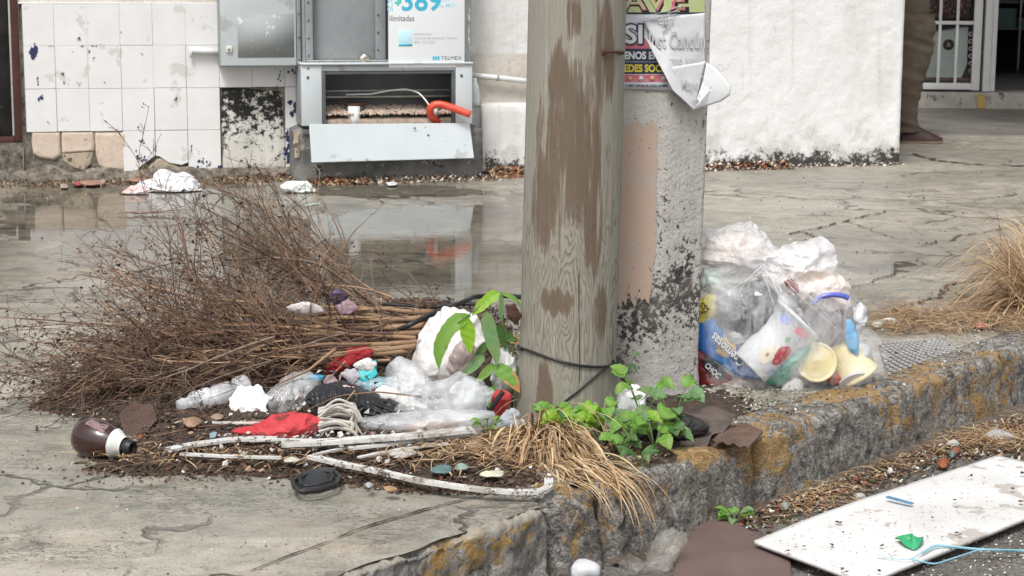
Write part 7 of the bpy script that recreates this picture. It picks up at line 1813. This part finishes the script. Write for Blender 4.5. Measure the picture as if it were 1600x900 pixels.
wrt("12", 1096, 484, 8, .7, blk, .080, 1, .0005); wrt("PACK", 1094, 496, 7.5, .7, blk, .080, .8, .0005)
rd_ = thing("red_biscuit_packet", PD(1105, 600, WB - .06), "dark red packet under the blue wrapper at the bag's lower left", "packet")
mb = lump([(1080, 540), (1098, 550), (1125, 575), (1146, 588), (1135, 606), (1110, 614), (1098, 606), (1084, 590)], WB - .060, .014, .004, 16, 7, 18, 90); make("packet_body", mb, pm("dark_red_print", (.14, .012, .016), (.24, .02, .025), 8, .25, .1), rd_)
mb = lump([(1096, 560), (1110, 562), (1130, 578), (1138, 590), (1120, 592), (1102, 578)], WB - .073, .004, .002, 16, 7, 10, 60); make("black_oval", mb, blk, rd_)
def wrt2(s, px, py, hpx, rot, mat, dy, sx=1.0, bold=0):
    def bend(x, y, z):
        xx = x / sc_; yy = y / sc_; return PD(px + xx * math.cos(rot) - yy * math.sin(rot), py - (xx * math.sin(rot) + yy * math.cos(rot)), WB - dy) + Vector((0, -z, 0))
    return text(s, hpx * sc_ * 1.38, (0, 0, 0), (1, 0, 0), (0, 0, 1), mat, rd_, "packet_lettering", bold=bold, sx=sx, bend=bend)
wrt2("CHOC", 1100, 572, 9, -.75, wht, .080, .8, .0004)

# ------------------------------------------------------------------ textured plate on the pavement
pt = thing("tread_plate_cover", G(1430, 562), "grey studded cover plate set in the pavement right of the rubbish bag", "cover plate")
c4 = [P(1372, 540), P(1475, 533), P(1500, 548), P(1386, 592)]
zz_ = max(ph(c.x, c.y) for c in c4) + .006
for c in c4: c.z = zz_
mb = MB(); mb.prism([c - Vector((0, 0, .02)) for c in c4], (0, 0, .02)); cvr = make("plate", mb, pm("worn_grey_plate", (.07, .068, .065), (.12, .115, .11), 14, .6, .4), pt, smooth=False)
mb = MB()
for i in range(14):
    for j in range(11):
        u, v = (i + .4 + .5 * (j % 2)) / 14.6, (j + .5) / 11; p = c4[0].lerp(c4[1], u).lerp(c4[3].lerp(c4[2], u), v); mb.box((p.x - .0065, p.y - .008, zz_ - .001), (p.x + .0065, p.y + .008, zz_ + .005))
make("studs", mb, pm("pale_plate_studs", (.30, .29, .28), (.40, .39, .37), 20, .6, .2), pt, smooth=False, kind='stuff', bevel=.0012)

# ------------------------------------------------------------------ straw tufts
straw = [pm("pale_straw", (.50, .36, .20), (.62, .48, .30), 10, .7, .1), pm("golden_straw", (.36, .22, .11), (.46, .30, .16), 10, .7, .1), pm("brown_straw", (.20, .115, .06), (.28, .17, .09), 10, .8, .1)]
def blade(mb, p, d, L, w, droop, mi, rng, floor=None, n=12):
    d = d.normalized(); pts = [p.copy()]; q = p.copy(); sw = Vector((rng.gauss(0, .25), rng.gauss(0, .25), 0)) / n
    for i in range(n):
        d = (d + Vector((0, 0, -droop * (1 + i / n) / n)) + sw).normalized(); q = q + d * (L / n)
        fz_ = floor(q.x, q.y) if floor else None
        if fz_ is not None and q.z < fz_ + .003: q.z = fz_ + .003; d.z = max(d.z, 0)
        pts.append(q.copy())
    side = (pts[-1] - pts[0]).cross(Vector((0, 0, 1)))
    side = side.normalized() if side.length > 1e-4 else Vector((1, 0, 0)); tw_ = rng.uniform(-1, 1)
    Lr, Cr, Rr = [], [], []
    for i, q in enumerate(pts):
        f = i / n; ww = w * (min(1, .5 + f * 3) * (1 - f ** 2.2)) + .0002; s = Matrix.Rotation(tw_ * f * 1.6, 3, 'Z') @ side
        Lr.append(q - s * ww); Cr.append(q + Vector((0, 0, -.25 * ww))); Rr.append(q + s * ww)
    mb.grid([Lr, Cr, Rr], mi)
def gfloor(x, y):
    w = (Vector((x, y, 0)) - K0).dot(KN)
    if w > .02: return max(ph(x, y), heap_z(x, y) if x < pcx + .3 else ph(x, y)) if w > .1 else .006
    return ROAD if w < -.03 else ROAD + .19 * ((w + .03) / .05)
def tuft(root_px, rad_px, dirs, n, label, seed, floor=gfloor, road=False):
    rng = random.Random(seed); mb = MB(); c = G(*root_px)
    for _ in range(n):
        (az, azs, el, els, L0, L1, dr, wgt) = rng.choices(dirs, [d_[-1] for d_ in dirs])[0]
        a = math.radians(rng.gauss(az, azs)); e = math.radians(rng.gauss(el, els)); p = G(root_px[0] + rng.gauss(0, rad_px[0]), root_px[1] + rng.gauss(0, rad_px[1])); p.z += rng.uniform(0, .03)
        d = Vector((math.cos(a) * math.cos(e), math.sin(a) * math.cos(e), math.sin(e))); blade(mb, p, d, rng.uniform(L0, L1), rng.uniform(.0013, .0026) * (1.9 if rng.random() < .22 else 1), dr * rng.uniform(.7, 1.3), rng.choices((0, 1, 2), (.35, .4, .25))[0], rng, floor)
    t = thing("dry_grass_tuft", c, label, "grass tuft"); make("blades", mb, straw, t, kind='stuff'); return t
#            azimuth(0=right, -90=to camera), spread, elevation, spread, length range, droop, weight
tuft((850, 700), (22, 6), [(-95, 30, 38, 18, .15, .27, 2.6, 2.0), (-58, 22, 42, 16, .18, .34, 2.6, 3.0), (200, 30, 28, 12, .16, .32, 2.2, 2.2), (-65, 20, 35, 12, .2, .34, 2.2, 1.5), (-120, 30, 45, 15, .14, .26, 2.6, 1.4)], 560, "drooping straw coloured dry grass tuft spilling over the kerb at the pole foot", 5)
tuft((905, 735), (26, 7), [(-58, 16, 5, 10, .16, .30, 1.5, 2.0), (-45, 14, 12, 10, .16, .24, 1.8, .8)], 130, "thin brown dry blades trailing down the kerb face right of the big tuft", 15)
tuft((1622, 476), (22, 10), [(185, 30, 48, 16, .20, .42, 1.9, 2), (150, 30, 60, 14, .25, .48, 1.5, 1), (-120, 40, 45, 15, .2, .4, 2.0, 1.2), (-30, 40, 60, 15, .3, .5, 1.5, .8), (180, 20, 62, 10, .3, .5, 1.4, 1.0)], 720, "large blond dry grass tuft at the right edge of the pavement", 6)
tuft((1665, 430), (35, 14), [(170, 40, 60, 16, .25, .5, 1.7, 2), (-90, 60, 60, 15, .2, .4, 1.5, 1)], 420, "second blond grass tuft mostly beyond the right edge", 16)
# scattered straw mat
mb = MB(); rng = random.Random(8)
def mat_(n, fpx, L0, L1, road=False, dz=.006):
    for _ in range(n):
        x, y = fpx(); p = RD(x, y, dz) if road else G(x, y, dz)
        if not road and tw(p)[1] < .05: continue
        if road and tw(p)[1] > -.04: continue
        a = rng.uniform(0, 6.28); p.z += rng.uniform(0, .02); blade(mb, p, Vector((math.cos(a), math.sin(a), rng.uniform(-.05, .15))), rng.uniform(L0, L1), rng.uniform(.0010, .0022), .2, rng.choices((0, 1, 2), (.2, .4, .4))[0], rng, (lambda a_, b_: ROAD + .004) if road else (lambda a_, b_: ph(a_, b_)), 5)
mat_(2000, lambda: (rng.uniform(1375, 1620), 505 + rng.gauss(0, 11) - (0 if rng.random() < .8 else 12)), .03, .12)
mat_(260, lambda: (rng.uniform(1330, 1460), 505 + rng.gauss(0, 10)), .03, .10)
mat_(520, lambda: (lambda t: (1200 + 400 * t + rng.gauss(0, 14), 800 - 148 * t + rng.gauss(6, 9)))(rng.random()), .02, .07, True)
mat_(420, lambda: (rng.uniform(1480, 1640), 690 + rng.gauss(0, 10)), .05, .16, True)
mat_(130, lambda: (rng.uniform(1200, 1330), 790 + rng.gauss(0, 14)), .03, .09, True)
mat_(420, lambda: (rng.gauss(720, 70), rng.gauss(725, 14)), .03, .10, dz=.03); mat_(200, lambda: (rng.gauss(330, 120), rng.gauss(725, 10)), .03, .08, dz=.02)
make("scattered_straw", mb, straw, kind='stuff')
gl_ = MB(); rows = []
for i in range(160):
    t = T2 + (T6 + .4 - T2) * i / 159; rows.append([TW(t, -.012 - .17 * j / 13, ROAD - .006 + .020 * max(0, 1 - (j / 13) * (1.15 + .5 * mnoise.noise(Vector((t * 5, 0, 0))))) + .006 * mnoise.noise(Vector((t * 30, j * .5, 0)))) for j in range(14)])
gl_.grid(rows, flip=True); make("gutter_soil", gl_, pm("gutter_dirt", (.075, .056, .042), (.16, .125, .095), 22, .95, 1.0, 80, .01, spots=[((.26, .20, .14), 60, .62)]), kind='stuff')
mb = MB()
litter(1400, 740, 150, 40, 100, .003, .008, mb, [0, 1, 2, 3], .003, True, seed=2)
r = random.Random(14)
for _ in range(3800):
    t = r.random(); x = 1150 + 450 * t; y = 812 - 158 * t; x += r.gauss(0, 12); y += abs(r.gauss(0, 16)); q = RD(x, y)
    if tw(q)[1] > -.035: continue
    q.z = ROAD + r.uniform(.002, .014); mb.flake(q, r.uniform(.003, .010), r.choices(range(6), (.36, .26, .12, .10, .08, .08))[0], .5)
for _ in range(1600):
    q = RD(r.uniform(1250, 1620), r.uniform(800, 905)); q.z = ROAD + .004; mb.flake(q, r.uniform(.0015, .005), r.choices(range(6), (.3, .2, .1, .4, .0, .0))[0], .6)
for _ in range(1000):
    q = RD(r.uniform(1440, 1620), r.uniform(655, 720)); 
    if tw(q)[1] > -.035: continue
    q.z = ROAD + .006; mb.flake(q, r.uniform(.003, .012), r.choices(range(6), (.36, .26, .12, .10, .06, .1))[0], .5)
make("gutter_litter", mb, LM, kind='stuff', smooth=False)
mb = MB(); r = random.Random(3)
for _ in range(900):
    x, y = r.uniform(0, 1000), r.uniform(560, 900)
    q = G(x, y)
    if tw(q)[1] < .03: continue
    mb.flake(q + Vector((0, 0, .002)), r.uniform(.0015, .0045), r.choice((0, 0, 1, 2, 3)), .7)
for _ in range(700):
    q = G(r.uniform(1110, 1600), r.uniform(240, 520)); mb.flake(q + Vector((0, 0, .002)), r.uniform(.002, .008), r.choice((0, 0, 1, 3)), .7)
for _ in range(500):
    q = G(r.gauss(300, 130), r.gauss(740, 10)); mb.flake(q + Vector((0, 0, .003)), r.uniform(.002, .007), r.choice((0, 0, 0, 1)), .5)
for _ in range(1500):      # crumbs lodged on the kerb tops
    t = r.uniform(T2, T6); q = TW(t, r.uniform(.02, .3)); q.z = max(.012, ph(q.x, q.y) + .004) + r.uniform(0, .004); mb.flake(q, r.uniform(.0015, .006), r.choice((0, 0, 1, 3, 4)), .6)
make("pavement_crumbs", mb, LM, kind='stuff', smooth=False)

# ------------------------------------------------------------------ green weeds
def m_leaf(name, c1, c2, tr=(.18, .42, .03)):
    t = NT(name); v = t.O; n = t.noise(v, 30, 4, .6); k_ = t.ramp(t.noise(t.map(v, loc=(4, 4, 4)), 55, 4, .7), [(.60, 0.0), (.68, .7)]); yl = t.ramp(t.noise(v, 11, 3, .5), [(.48, 0.0), (.66, .45)]); t.lk(t.mix(k_, t.mix(yl, t.mix(n, c1, c2), (.30, .32, .08)), (.12, .09, .04)), t.b.inputs["Base Color"]); t.b.inputs["Roughness"].default_value = .5
    t.L.new(t.bump(t.noise(v, 160, 3, .5), .3, .002), t.b.inputs["Normal"])
    tl = t.N.new("ShaderNodeBsdfTranslucent"); tl.inputs[0].default_value = tr + (1,); m = t.N.new("ShaderNodeMixShader"); m.inputs[0].default_value = .35
    t.L.new(t.b.outputs[0], m.inputs[1]); t.L.new(tl.outputs[0], m.inputs[2]); t.L.new(m.outputs[0], t.out.inputs[0]); return t.m
LG = [m_leaf("fresh_green_leaf", (.14, .31, .045), (.21, .40, .08), (.25, .52, .03)), m_leaf("bright_lime_leaf", (.20, .42, .02), (.28, .50, .04), (.40, .65, .02)), m_leaf("deep_green_leaf", (.045, .13, .03), (.09, .20, .05), (.08, .2, .02)), m_leaf("blue_green_leaf", (.13, .26, .10), (.20, .34, .16), (.2, .4, .1))]
edgeb = pm("browned_leaf_edge", (.35, .16, .06), (.45, .25, .10), 20, .7, .1)
stemm = pm("green_stem", (.08, .14, .04), (.14, .18, .07), 20, .6, .1)
def leafmesh(path, halfw, ser=.0, seed=0, cup=.18, nw=6, up=Vector((0, 0, 1)), nrm=None, lob=None):
    n = 18; pts = smoothpath(path, n, 2); rows = []
    for i, q in enumerate(pts):
        t = (pts[min(i + 1, n - 1)] - pts[max(0, i - 1)]).normalized(); N_ = (nrm or Vector((0, -1, .6))).normalized(); s = t.cross(N_).normalized(); N2 = s.cross(t)
        f = i / (n - 1); prof = math.sin(math.pi * f ** .75) ** .8 * (1 - .15 * f)
        if lob: prof *= 1 + lob * math.sin(f * 11)
        prof = max(prof, .02) * (1 + ser * (1 if i % 2 else -1)); row = []
        for k in range(-nw // 2, nw // 2 + 1):
            g = k / (nw / 2); row.append(q + s * (halfw * prof * g) + N2 * (halfw * (cup * abs(g) + .05 * math.sin(i * 1.7 + k))))
        rows.append(row)
    mb = MB(); mb.grid(rows); return mb
def leaf_px(par, pxs, Y_, hw_px, mat, ser=.04, cup=.2, yo=(0, 0, 0), lob=None, lab=None, nrm=None, brown=False):
    s_ = F_PX / (Y_) ; path = [PD(x, y, Y_ + (yo[0] + (yo[-1] - yo[0]) * i / (len(pxs) - 1))) for i, (x, y) in enumerate(pxs)]
    mb = leafmesh(path, hw_px * .86 / s_, ser, 0, cup, lob=lob, nrm=nrm)
    if brown: mb.m = [1 if ((i // 6) > 12 or (i % 6 in (0, 5) and (i // 6) > 7)) else 0 for i in range(len(mb.f))]
    return make("leaf", mb, [mat, edgeb], par, label=lab)
PYw = D(642)
wp_ = thing("tall_green_weed", G(795, 648), "tall green weed with large drooping lobed leaves just left of the pole", "plant")
mb = MB(); mb.tube(smoothpath([G(795, 650), PD(800, 600, PYw), PD(797, 555, PYw), PD(788, 510, PYw), PD(782, 458, PYw)], 24), [.004 * (1 - .6 * i / 23) for i in range(24)], 7)
mb.tube(smoothpath([PD(782, 460, PYw), PD(765, 466, PYw - .01), PD(740, 486, PYw - .03), PD(715, 505, PYw - .04)], 20), .0018, 6); mb.tube(smoothpath([G(803, 650), PD(806, 600, PYw), PD(800, 560, PYw), PD(803, 530, PYw)], 20), .003, 6)
make("stem", mb, stemm, wp_)
leaf_px(wp_, [(782, 458), (768, 464), (752, 478), (738, 494)], PYw - .01, 13, LG[1], yo=(0, -.02), lob=.15)
leaf_px(wp_, [(736, 494), (712, 503), (694, 525), (685, 552), (686, 578)], PYw - .03, 17, LG[0], yo=(0, -.02), lob=.12, lab="broad left lobe hanging low")
leaf_px(wp_, [(728, 496), (730, 515), (733, 535), (735, 553)], PYw - .04, 15, LG[1], yo=(0, -.01))
leaf_px(wp_, [(760, 486), (762, 505), (768, 530), (776, 555), (776, 574)], PYw - .06, 15, LG[3], yo=(0, -.02), cup=.1, lob=.08, lab="pale blue green leaf hanging in front")
leaf_px(wp_, [(783, 458), (784, 472), (783, 490), (784, 505)], PYw - .02, 5, LG[3]); leaf_px(wp_, [(784, 459), (796, 462), (808, 470), (814, 480)], PYw - .02, 5, LG[0])
leaf_px(wp_, [(771, 572), (785, 580), (800, 594), (812, 614)], PYw - .07, 16, LG[0], brown=True, yo=(0, -.02), lab="leaf with a browned tip")
leaf_px(wp_, [(758, 556), (745, 566), (734, 578), (722, 588)], PYw - .03, 11, LG[3]); leaf_px(wp_, [(772, 568), (762, 580), (750, 592), (742, 600)], PYw - .05, 9, LG[0])
leaf_px(wp_, [(788, 520), (796, 528), (806, 532), (814, 538)], PYw - .0, 10, LG[2], brown=True); leaf_px(wp_, [(778, 505), (784, 520), (788, 535), (790, 548)], PYw + .0, 8, LG[2]); leaf_px(wp_, [(764, 534), (756, 542), (748, 552), (742, 560)], PYw + .02, 8, LG[2])
leaf_px(wp_, [(772, 600), (768, 615), (764, 630), (766, 645)], PYw - .04, 7, LG[0]); leaf_px(wp_, [(800, 568), (806, 580), (808, 592), (806, 602)], PYw, 8, LG[2]); leaf_px(wp_, [(775, 612), (781, 622), (786, 632), (790, 640)], PYw, 6, LG[1])
# purple flower head by it
mb = MB(); c = PD(751, 640, D(665)); 
for k in range(12):
    a = k * 2 * math.pi / 12; mb.add([c, c + Vector((math.cos(a - .12) * .014, -.004, math.sin(a - .12) * .014)), c + Vector((math.cos(a) * .022, -.006, math.sin(a) * .022)), c + Vector((math.cos(a + .12) * .014, -.004, math.sin(a + .12) * .014))], [(0, 1, 2, 3)])
prop("withered_purple_flower", mb, pm("pale_lilac_petals", (.50, .42, .66), (.40, .30, .58), 20, .6, .1), "withered lilac flower lying on the clear plastic by the black rod", "flower", smooth=False)
# clump weeds
rw = random.Random(17)
def weed(px, py, n, L, W, label, stalk=0.0, road=False, mats=(0, 0, 3, 1), seed=0, azc=None, tallpx=0):
    rw.seed(seed); root = RD(px, py) if road else G(px, py, .012); t = thing("broadleaf_weed", root, label, "weed")
    st = MB(); 
    for k in range(n):
        a = rw.uniform(0, 6.28) if azc is None else math.radians(rw.gauss(*azc)); h = rw.uniform(.3, 1) * stalk; lean_ = rw.uniform(.3, .9)
        l = L * rw.uniform(.6, 1.15); w_ = W * rw.uniform(.7, 1.15); dv = Vector((math.cos(a), math.sin(a) * .9, 0))
        b = root + dv * (.01 + .35 * h) + Vector((0, 0, h + .01)); tip = b + dv * l + Vector((0, 0, l * rw.uniform(-.35, .45))); md = b + dv * l * .5 + Vector((0, 0, l * rw.uniform(.15, .45)))
        st.tube(smoothpath([root, root + dv * .2 * h + Vector((0, 0, h * .6)), b], 8), .0014, 5)
        mb = leafmesh([b, md, tip], w_, .05, 0, .22, nrm=Vector((dv.x * -.2, -.5, 1)), lob=rw.choice((None, .08))); make("leaf", mb, [LG[rw.choice(mats)]], t)
    make("stem", st, stemm, t); return t
weed(872, 672, 9, .055, .020, "low round leaved weed against the front of the wooden pole", .03, seed=1)
weed(905, 676, 8, .05, .022, "low weed in the middle of the pole's foot above the straw", .04, seed=2)
weed(940, 690, 11, .065, .020, "bushy bright weed at the right foot of the wooden pole", .07, seed=3, mats=(0, 0, 1))
weed(985, 700, 10, .062, .020, "weed in the dark gap just right of the wooden pole", .08, seed=4)
weed(1022, 712, 10, .062, .024, "weed whose lowest leaf hangs over the kerb edge", .07, seed=5, mats=(0, 3))
weed(1050, 685, 10, .060, .022, "weed with serrated leaves in front of the black rag", .11, seed=6, mats=(0, 3, 3))
weed(1005, 670, 7, .055, .022, "taller weed with upright leaves between pole and post", .13, seed=7, mats=(3, 0))
weed(1035, 612, 8, .05, .018, "small weed at the left foot of the concrete post", .10, seed=8, mats=(2, 0))
weed(1068, 606, 12, .036, .010, "fine leaved weed against the front of the concrete post", .10, seed=9, mats=(2, 0, 3))
weed(1085, 590, 7, .04, .011, "spindly weed between the concrete post and rubbish bag", .12, seed=10, mats=(0, 2))
weed(962, 640, 7, .034, .010, "thin upright weed in front of the pole's right edge", .17, seed=11, mats=(3, 0))
weed(1148, 822, 10, .035, .012, "little green weed growing at the kerb foot beside the brown plate", .03, True, seed=12)
weed(762, 690, 9, .03, .008, "small leafy sprig left of the straw tuft", .05, seed=13, mats=(2, 0))
weed(888, 690, 10, .05, .020, "weed half hidden behind the top of the straw tuft", .04, seed=21, mats=(0, 2, 1))
weed(1040, 705, 9, .05, .020, "weed with pale leaves right above the kerb joint", .05, seed=22, mats=(3, 0, 2))
weed(968, 716, 9, .045, .016, "dark green weed under the bright one at the straw's right side", .03, seed=23, mats=(2, 0))
weed(1000, 734, 7, .045, .011, "dark green low weed behind the straw on the kerb", .02, seed=14, mats=(2,))
mb = MB()
for pl in ([(795, 705), (788, 688), (782, 668), (778, 665)], [(905, 690), (935, 664), (962, 650), (985, 648)], [(947, 680), (946, 650), (944, 628)], [(955, 680), (956, 640), (953, 612)]):
    mb.tube(smoothpath([PD(x, y, PCY - rp - .05) for x, y in pl], 14), [.0022 * (1 - .6 * i / 13) for i in range(14)], 5)
prop("dry_stalks", mb, straw[0], "few thin dry stalks standing in front of the wooden pole", "stalks")

# ------------------------------------------------------------------ things on the road
bz = ROAD + .03
cs = [(1178, 849), (1558, 712), (1739, 757), (1352, 913)]
NB = 60; A = []
for i in range(NB + 1):
    row = []
    for j in range(25):
        u, v = i / NB, j / 24; x = (cs[0][0] * (1 - u) + cs[1][0] * u) * (1 - v) + (cs[3][0] * (1 - u) + cs[2][0] * u) * v; y = (cs[0][1] * (1 - u) + cs[1][1] * u) * (1 - v) + (cs[3][1] * (1 - u) + cs[2][1] * u) * v
        y -= 5 * math.sin(math.pi * u) * (1 - v)
        p = P(x, y, bz); p.z += .004 * math.sin(u * 5 + .5) * (1 - v) + .0015 * mnoise.noise(Vector((x * .02, y * .04, 1))) ; row.append(p)
    A.append(row)
mb = MB(); mb.grid(A)
bm_ = pm("painted_white_hardboard", (.72, .715, .70), (.60, .59, .575), 3.5, .6, .3, 60, .002, spots=[((.46, .42, .38), 5, .60), ((.42, .36, .30), 12, .64), ((.14, .11, .09), 42, .69), ((.36, .32, .28), 110, .66)])
bo = thing("white_board", P(1400, 800, ROAD), "large white painted board lying in the road, edges slightly warped", "board")
make("board_sheet", mb, [bm_], bo, solid=.010)
def onboard(x, y, dz=.0): q = P(x, y, bz + .008 + dz); return q
mb = MB(); mb.sweep([onboard(1386, 777, .010), onboard(1404, 782, .009), onboard(1426, 788, .006)], [(-.007, 0), (-.007, .003), (.007, .003), (.007, 0)]); prop("blue_strip", mb, pm("dull_blue_plastic", (.06, .18, .34), (.10, .24, .40), 20, .4, .2), "short blue plastic strip on the white board", "strip", smooth=False)
mb = MB(); A = []
pl = [onboard(x, y, .006) for x, y in ((1398, 842), (1420, 839), (1443, 840), (1442, 848), (1434, 854), (1427, 856), (1410, 850))]; c = sum(pl, Vector()) / 7 + Vector((0, 0, .016)); q = resample(pl, 40)
mb.grid([[c.lerp(p, f) + Vector((0, 0, .006 * math.sin(f * 3 + i * .3))) for i, p in enumerate(q)] for f in np.linspace(.01, 1, 8)], closed_u=True); prop("green_scrap", mb, pm("bright_green_plastic", (.03, .30, .12), (.05, .38, .17), 14, .4, .2), "folded bright green plastic scrap on the white board", "scrap", solid=.0015)
mb = MB(); mb.tube(smoothpath([onboard(1378, 870, .004), onboard(1420, 876, .006), RD(1460, 879, .045), RD(1530, 877, .03), RD(1600, 873, .02), RD(1680, 868, .02)], 50, 3), [.0012] * 12 + [.0035] * 38, 6); mb.tube(smoothpath([onboard(1425, 874, .004), onboard(1460, 882, .008), RD(1530, 880, .035), RD(1610, 872, .02)], 40, 3), .0022, 6)
prop("cyan_string", mb, pm("light_cyan_twine", (.20, .45, .55), (.30, .55, .64), 20, .5, .2), "light blue plastic string crossing the board's lower corner", "string")
for (x, y, dx, dy) in ((1465, 793, 7, 1.6), (1492, 833, 2, 1), (1330, 818, 3, 1), (1395, 835, 3, .8), (1305, 850, 2.5, .8)): pass
mb = MB(); r = random.Random(6)
for _ in range(520):
    u, v = r.random(), min(1, abs(r.gauss(.5, .28))); x = (cs[0][0] * (1 - u) + cs[1][0] * u) * (1 - v) + (cs[3][0] * (1 - u) + cs[2][0] * u) * v; y = (cs[0][1] * (1 - u) + cs[1][1] * u) * (1 - v) + (cs[3][1] * (1 - u) + cs[2][1] * u) * v
    i_ = int(u * NB); j_ = int(v * 24); q = Vector(A[0][0]) if False else None
    q = P(x, y, bz + .012 + .004); mb.flake(q, r.uniform(.001, .0035) if r.random() < .95 else .008, r.choice((0, 1)), .8)
make("board_crumbs", mb, LM, bo, smooth=False, kind='stuff')
# brown plate under it
mb = sheet([(1050, 905), (1062, 868), (1085, 830), (1110, 806), (1140, 815), (1185, 838), (1215, 850), (1235, 880), (1240, 930), (1100, 940)], ROAD + .008, .006, .003, 5, 3, 24, 110, smooth_it=1); prop("brown_board", mb, pm("muddy_brown_board", (.125, .080, .070), (.155, .105, .092), 6, .65, .25, 50, .003, spots=[((.04, .03, .03), 55, .70), ((.3, .26, .22), 80, .72)]), "muddy reddish brown board lying flat in the gutter left of the white board", "board", solid=.006)
for (x, y, rx, nm, col, lab) in ((913, 893, .040, "white_stone", (.62, .63, .65), "smooth white stone against the kerb at the bottom edge"), (1343, 777, .017, "grey_pebble", (.42, .41, .38), "rounded grey pebble in the gutter by the white board")):
    c = RD(x, y + (10 if x < 1000 else 4)); bm = bmesh.new(); bmesh.ops.create_icosphere(bm, subdivisions=4, radius=1); mb = MB(); V = []
    for v in bm.verts: n_ = 1 + .12 * mnoise.noise(v.co * 1.3 + Vector((x, 0, 0))) + .02 * mnoise.noise(v.co * 6); V.append(c + Vector((v.co.x * rx * n_, v.co.y * rx * .8 * n_, rx * .5 + v.co.z * rx * .62 * n_)))
    mb.add(V, [tuple(q.index for q in f.verts) for f in bm.faces]); bm.free(); prop(nm, mb, pm(nm + "_surface", col, tuple(c_ * .8 for c_ in col), 20, .55, .3), lab, "stone")
Yk = P(1040, 890, ROAD).y
mb = lump([(1000, 905), (1008, 885), (1020, 860), (1035, 842), (1055, 836), (1072, 845), (1075, 858), (1060, 872), (1045, 895), (1030, 912)], Yk - .02, .03, .008, 20, 6, 26, 120, zmin=ROAD + .004, tilt=.5); prop("clear_wrapper", mb, film("dirty_clear_wrapper", (.50, .49, .46), .02, .38, 34, .08), "crumpled clear wrapper at the kerb foot by the brown board", "wrapper")
mb = lump([(968, 905), (972, 882), (985, 870), (1005, 880), (1010, 905)], Yk - .02, .03, .008, 20, 9, 20, 100, zmin=ROAD + .004); prop("clear_wrapper", mb, film("greyish_clear_wrapper", (.42, .40, .38), .04, .4, 34, .08), "smaller clear wrapper under the straw tips at the bottom edge", "wrapper")
Yk2 = P(1562, 688, ROAD).y
mb = lump([(1536, 686), (1542, 676), (1560, 672), (1582, 678), (1590, 690), (1575, 692), (1550, 691)], Yk2, .035, .006, 16, 6, 20, 100, zmin=ROAD + .004); prop("clear_cup", mb, clear, "flattened clear cup lying in the gutter straw at right", "cup")
for (x, y, w_, h_, col, nm, lab) in ((1474, 728, 9, 7, (.30, .09, .04), "brick_chip", "orange brick chip beside the upper edge of the board"), (1492, 708, 8, 4, (.26, .09, .05), "brick_chip", "smaller brick chip above the first one"), (1488, 714, 5, 4, (.16, .22, .22), "teal_chip", "grey teal chip between the two brick chips"), (1490, 696, 10, 4, (.50, .50, .46), "white_wrapper", "torn white wrapper in the gutter by the brick chips"), (1391, 741, 5, 2, (.62, .60, .56), "white_scrap", "tiny white scrap in the gutter leaves"), (1226, 795, 8, 5, (.28, .33, .30), "grey_green_scrap", "grey green scrap at the kerb foot right of the weed")):
    rr_ = random.Random(x); pl = [(x + w_ * math.cos(a) * rr_.uniform(.75, 1.15), y + h_ * math.sin(a) * rr_.uniform(.75, 1.15)) for a in np.linspace(0, 5.7, 7)]
    mb = sheet(pl, ROAD + .01, .012, .004, 20, x, 8, 30, smooth_it=0); prop(nm, mb, pm(nm + "_paint", col, tuple(c * .75 for c in col), 30, .7, .4), lab, "scrap", solid=.005)
for (x, y, w_, h_, col, nm, lab) in ((1392, 505, 20, 4, (.66, .66, .60), "pale_stone_chip", "flat pale chip in the straw right of the bag"), (1370, 510, 10, 4, (.60, .63, .56), "greenish_chip", "greenish white chip nearest the rubbish bag"), (1532, 512, 14, 3, (.50, .20, .15), "red_scrap", "reddish scrap in the straw below the blond tuft")):
    rr_ = random.Random(x); pl = [(x + w_ * math.cos(a) * rr_.uniform(.75, 1.15), y + h_ * math.sin(a) * rr_.uniform(.75, 1.15)) for a in np.linspace(0, 5.7, 7)]
    mb = sheet(pl, .006, .012, .004, 20, x, 8, 30, smooth_it=0); prop(nm, mb, pm(nm + "_paint", col, tuple(c * .75 for c in col), 30, .7, .4), lab, "scrap", solid=.004)
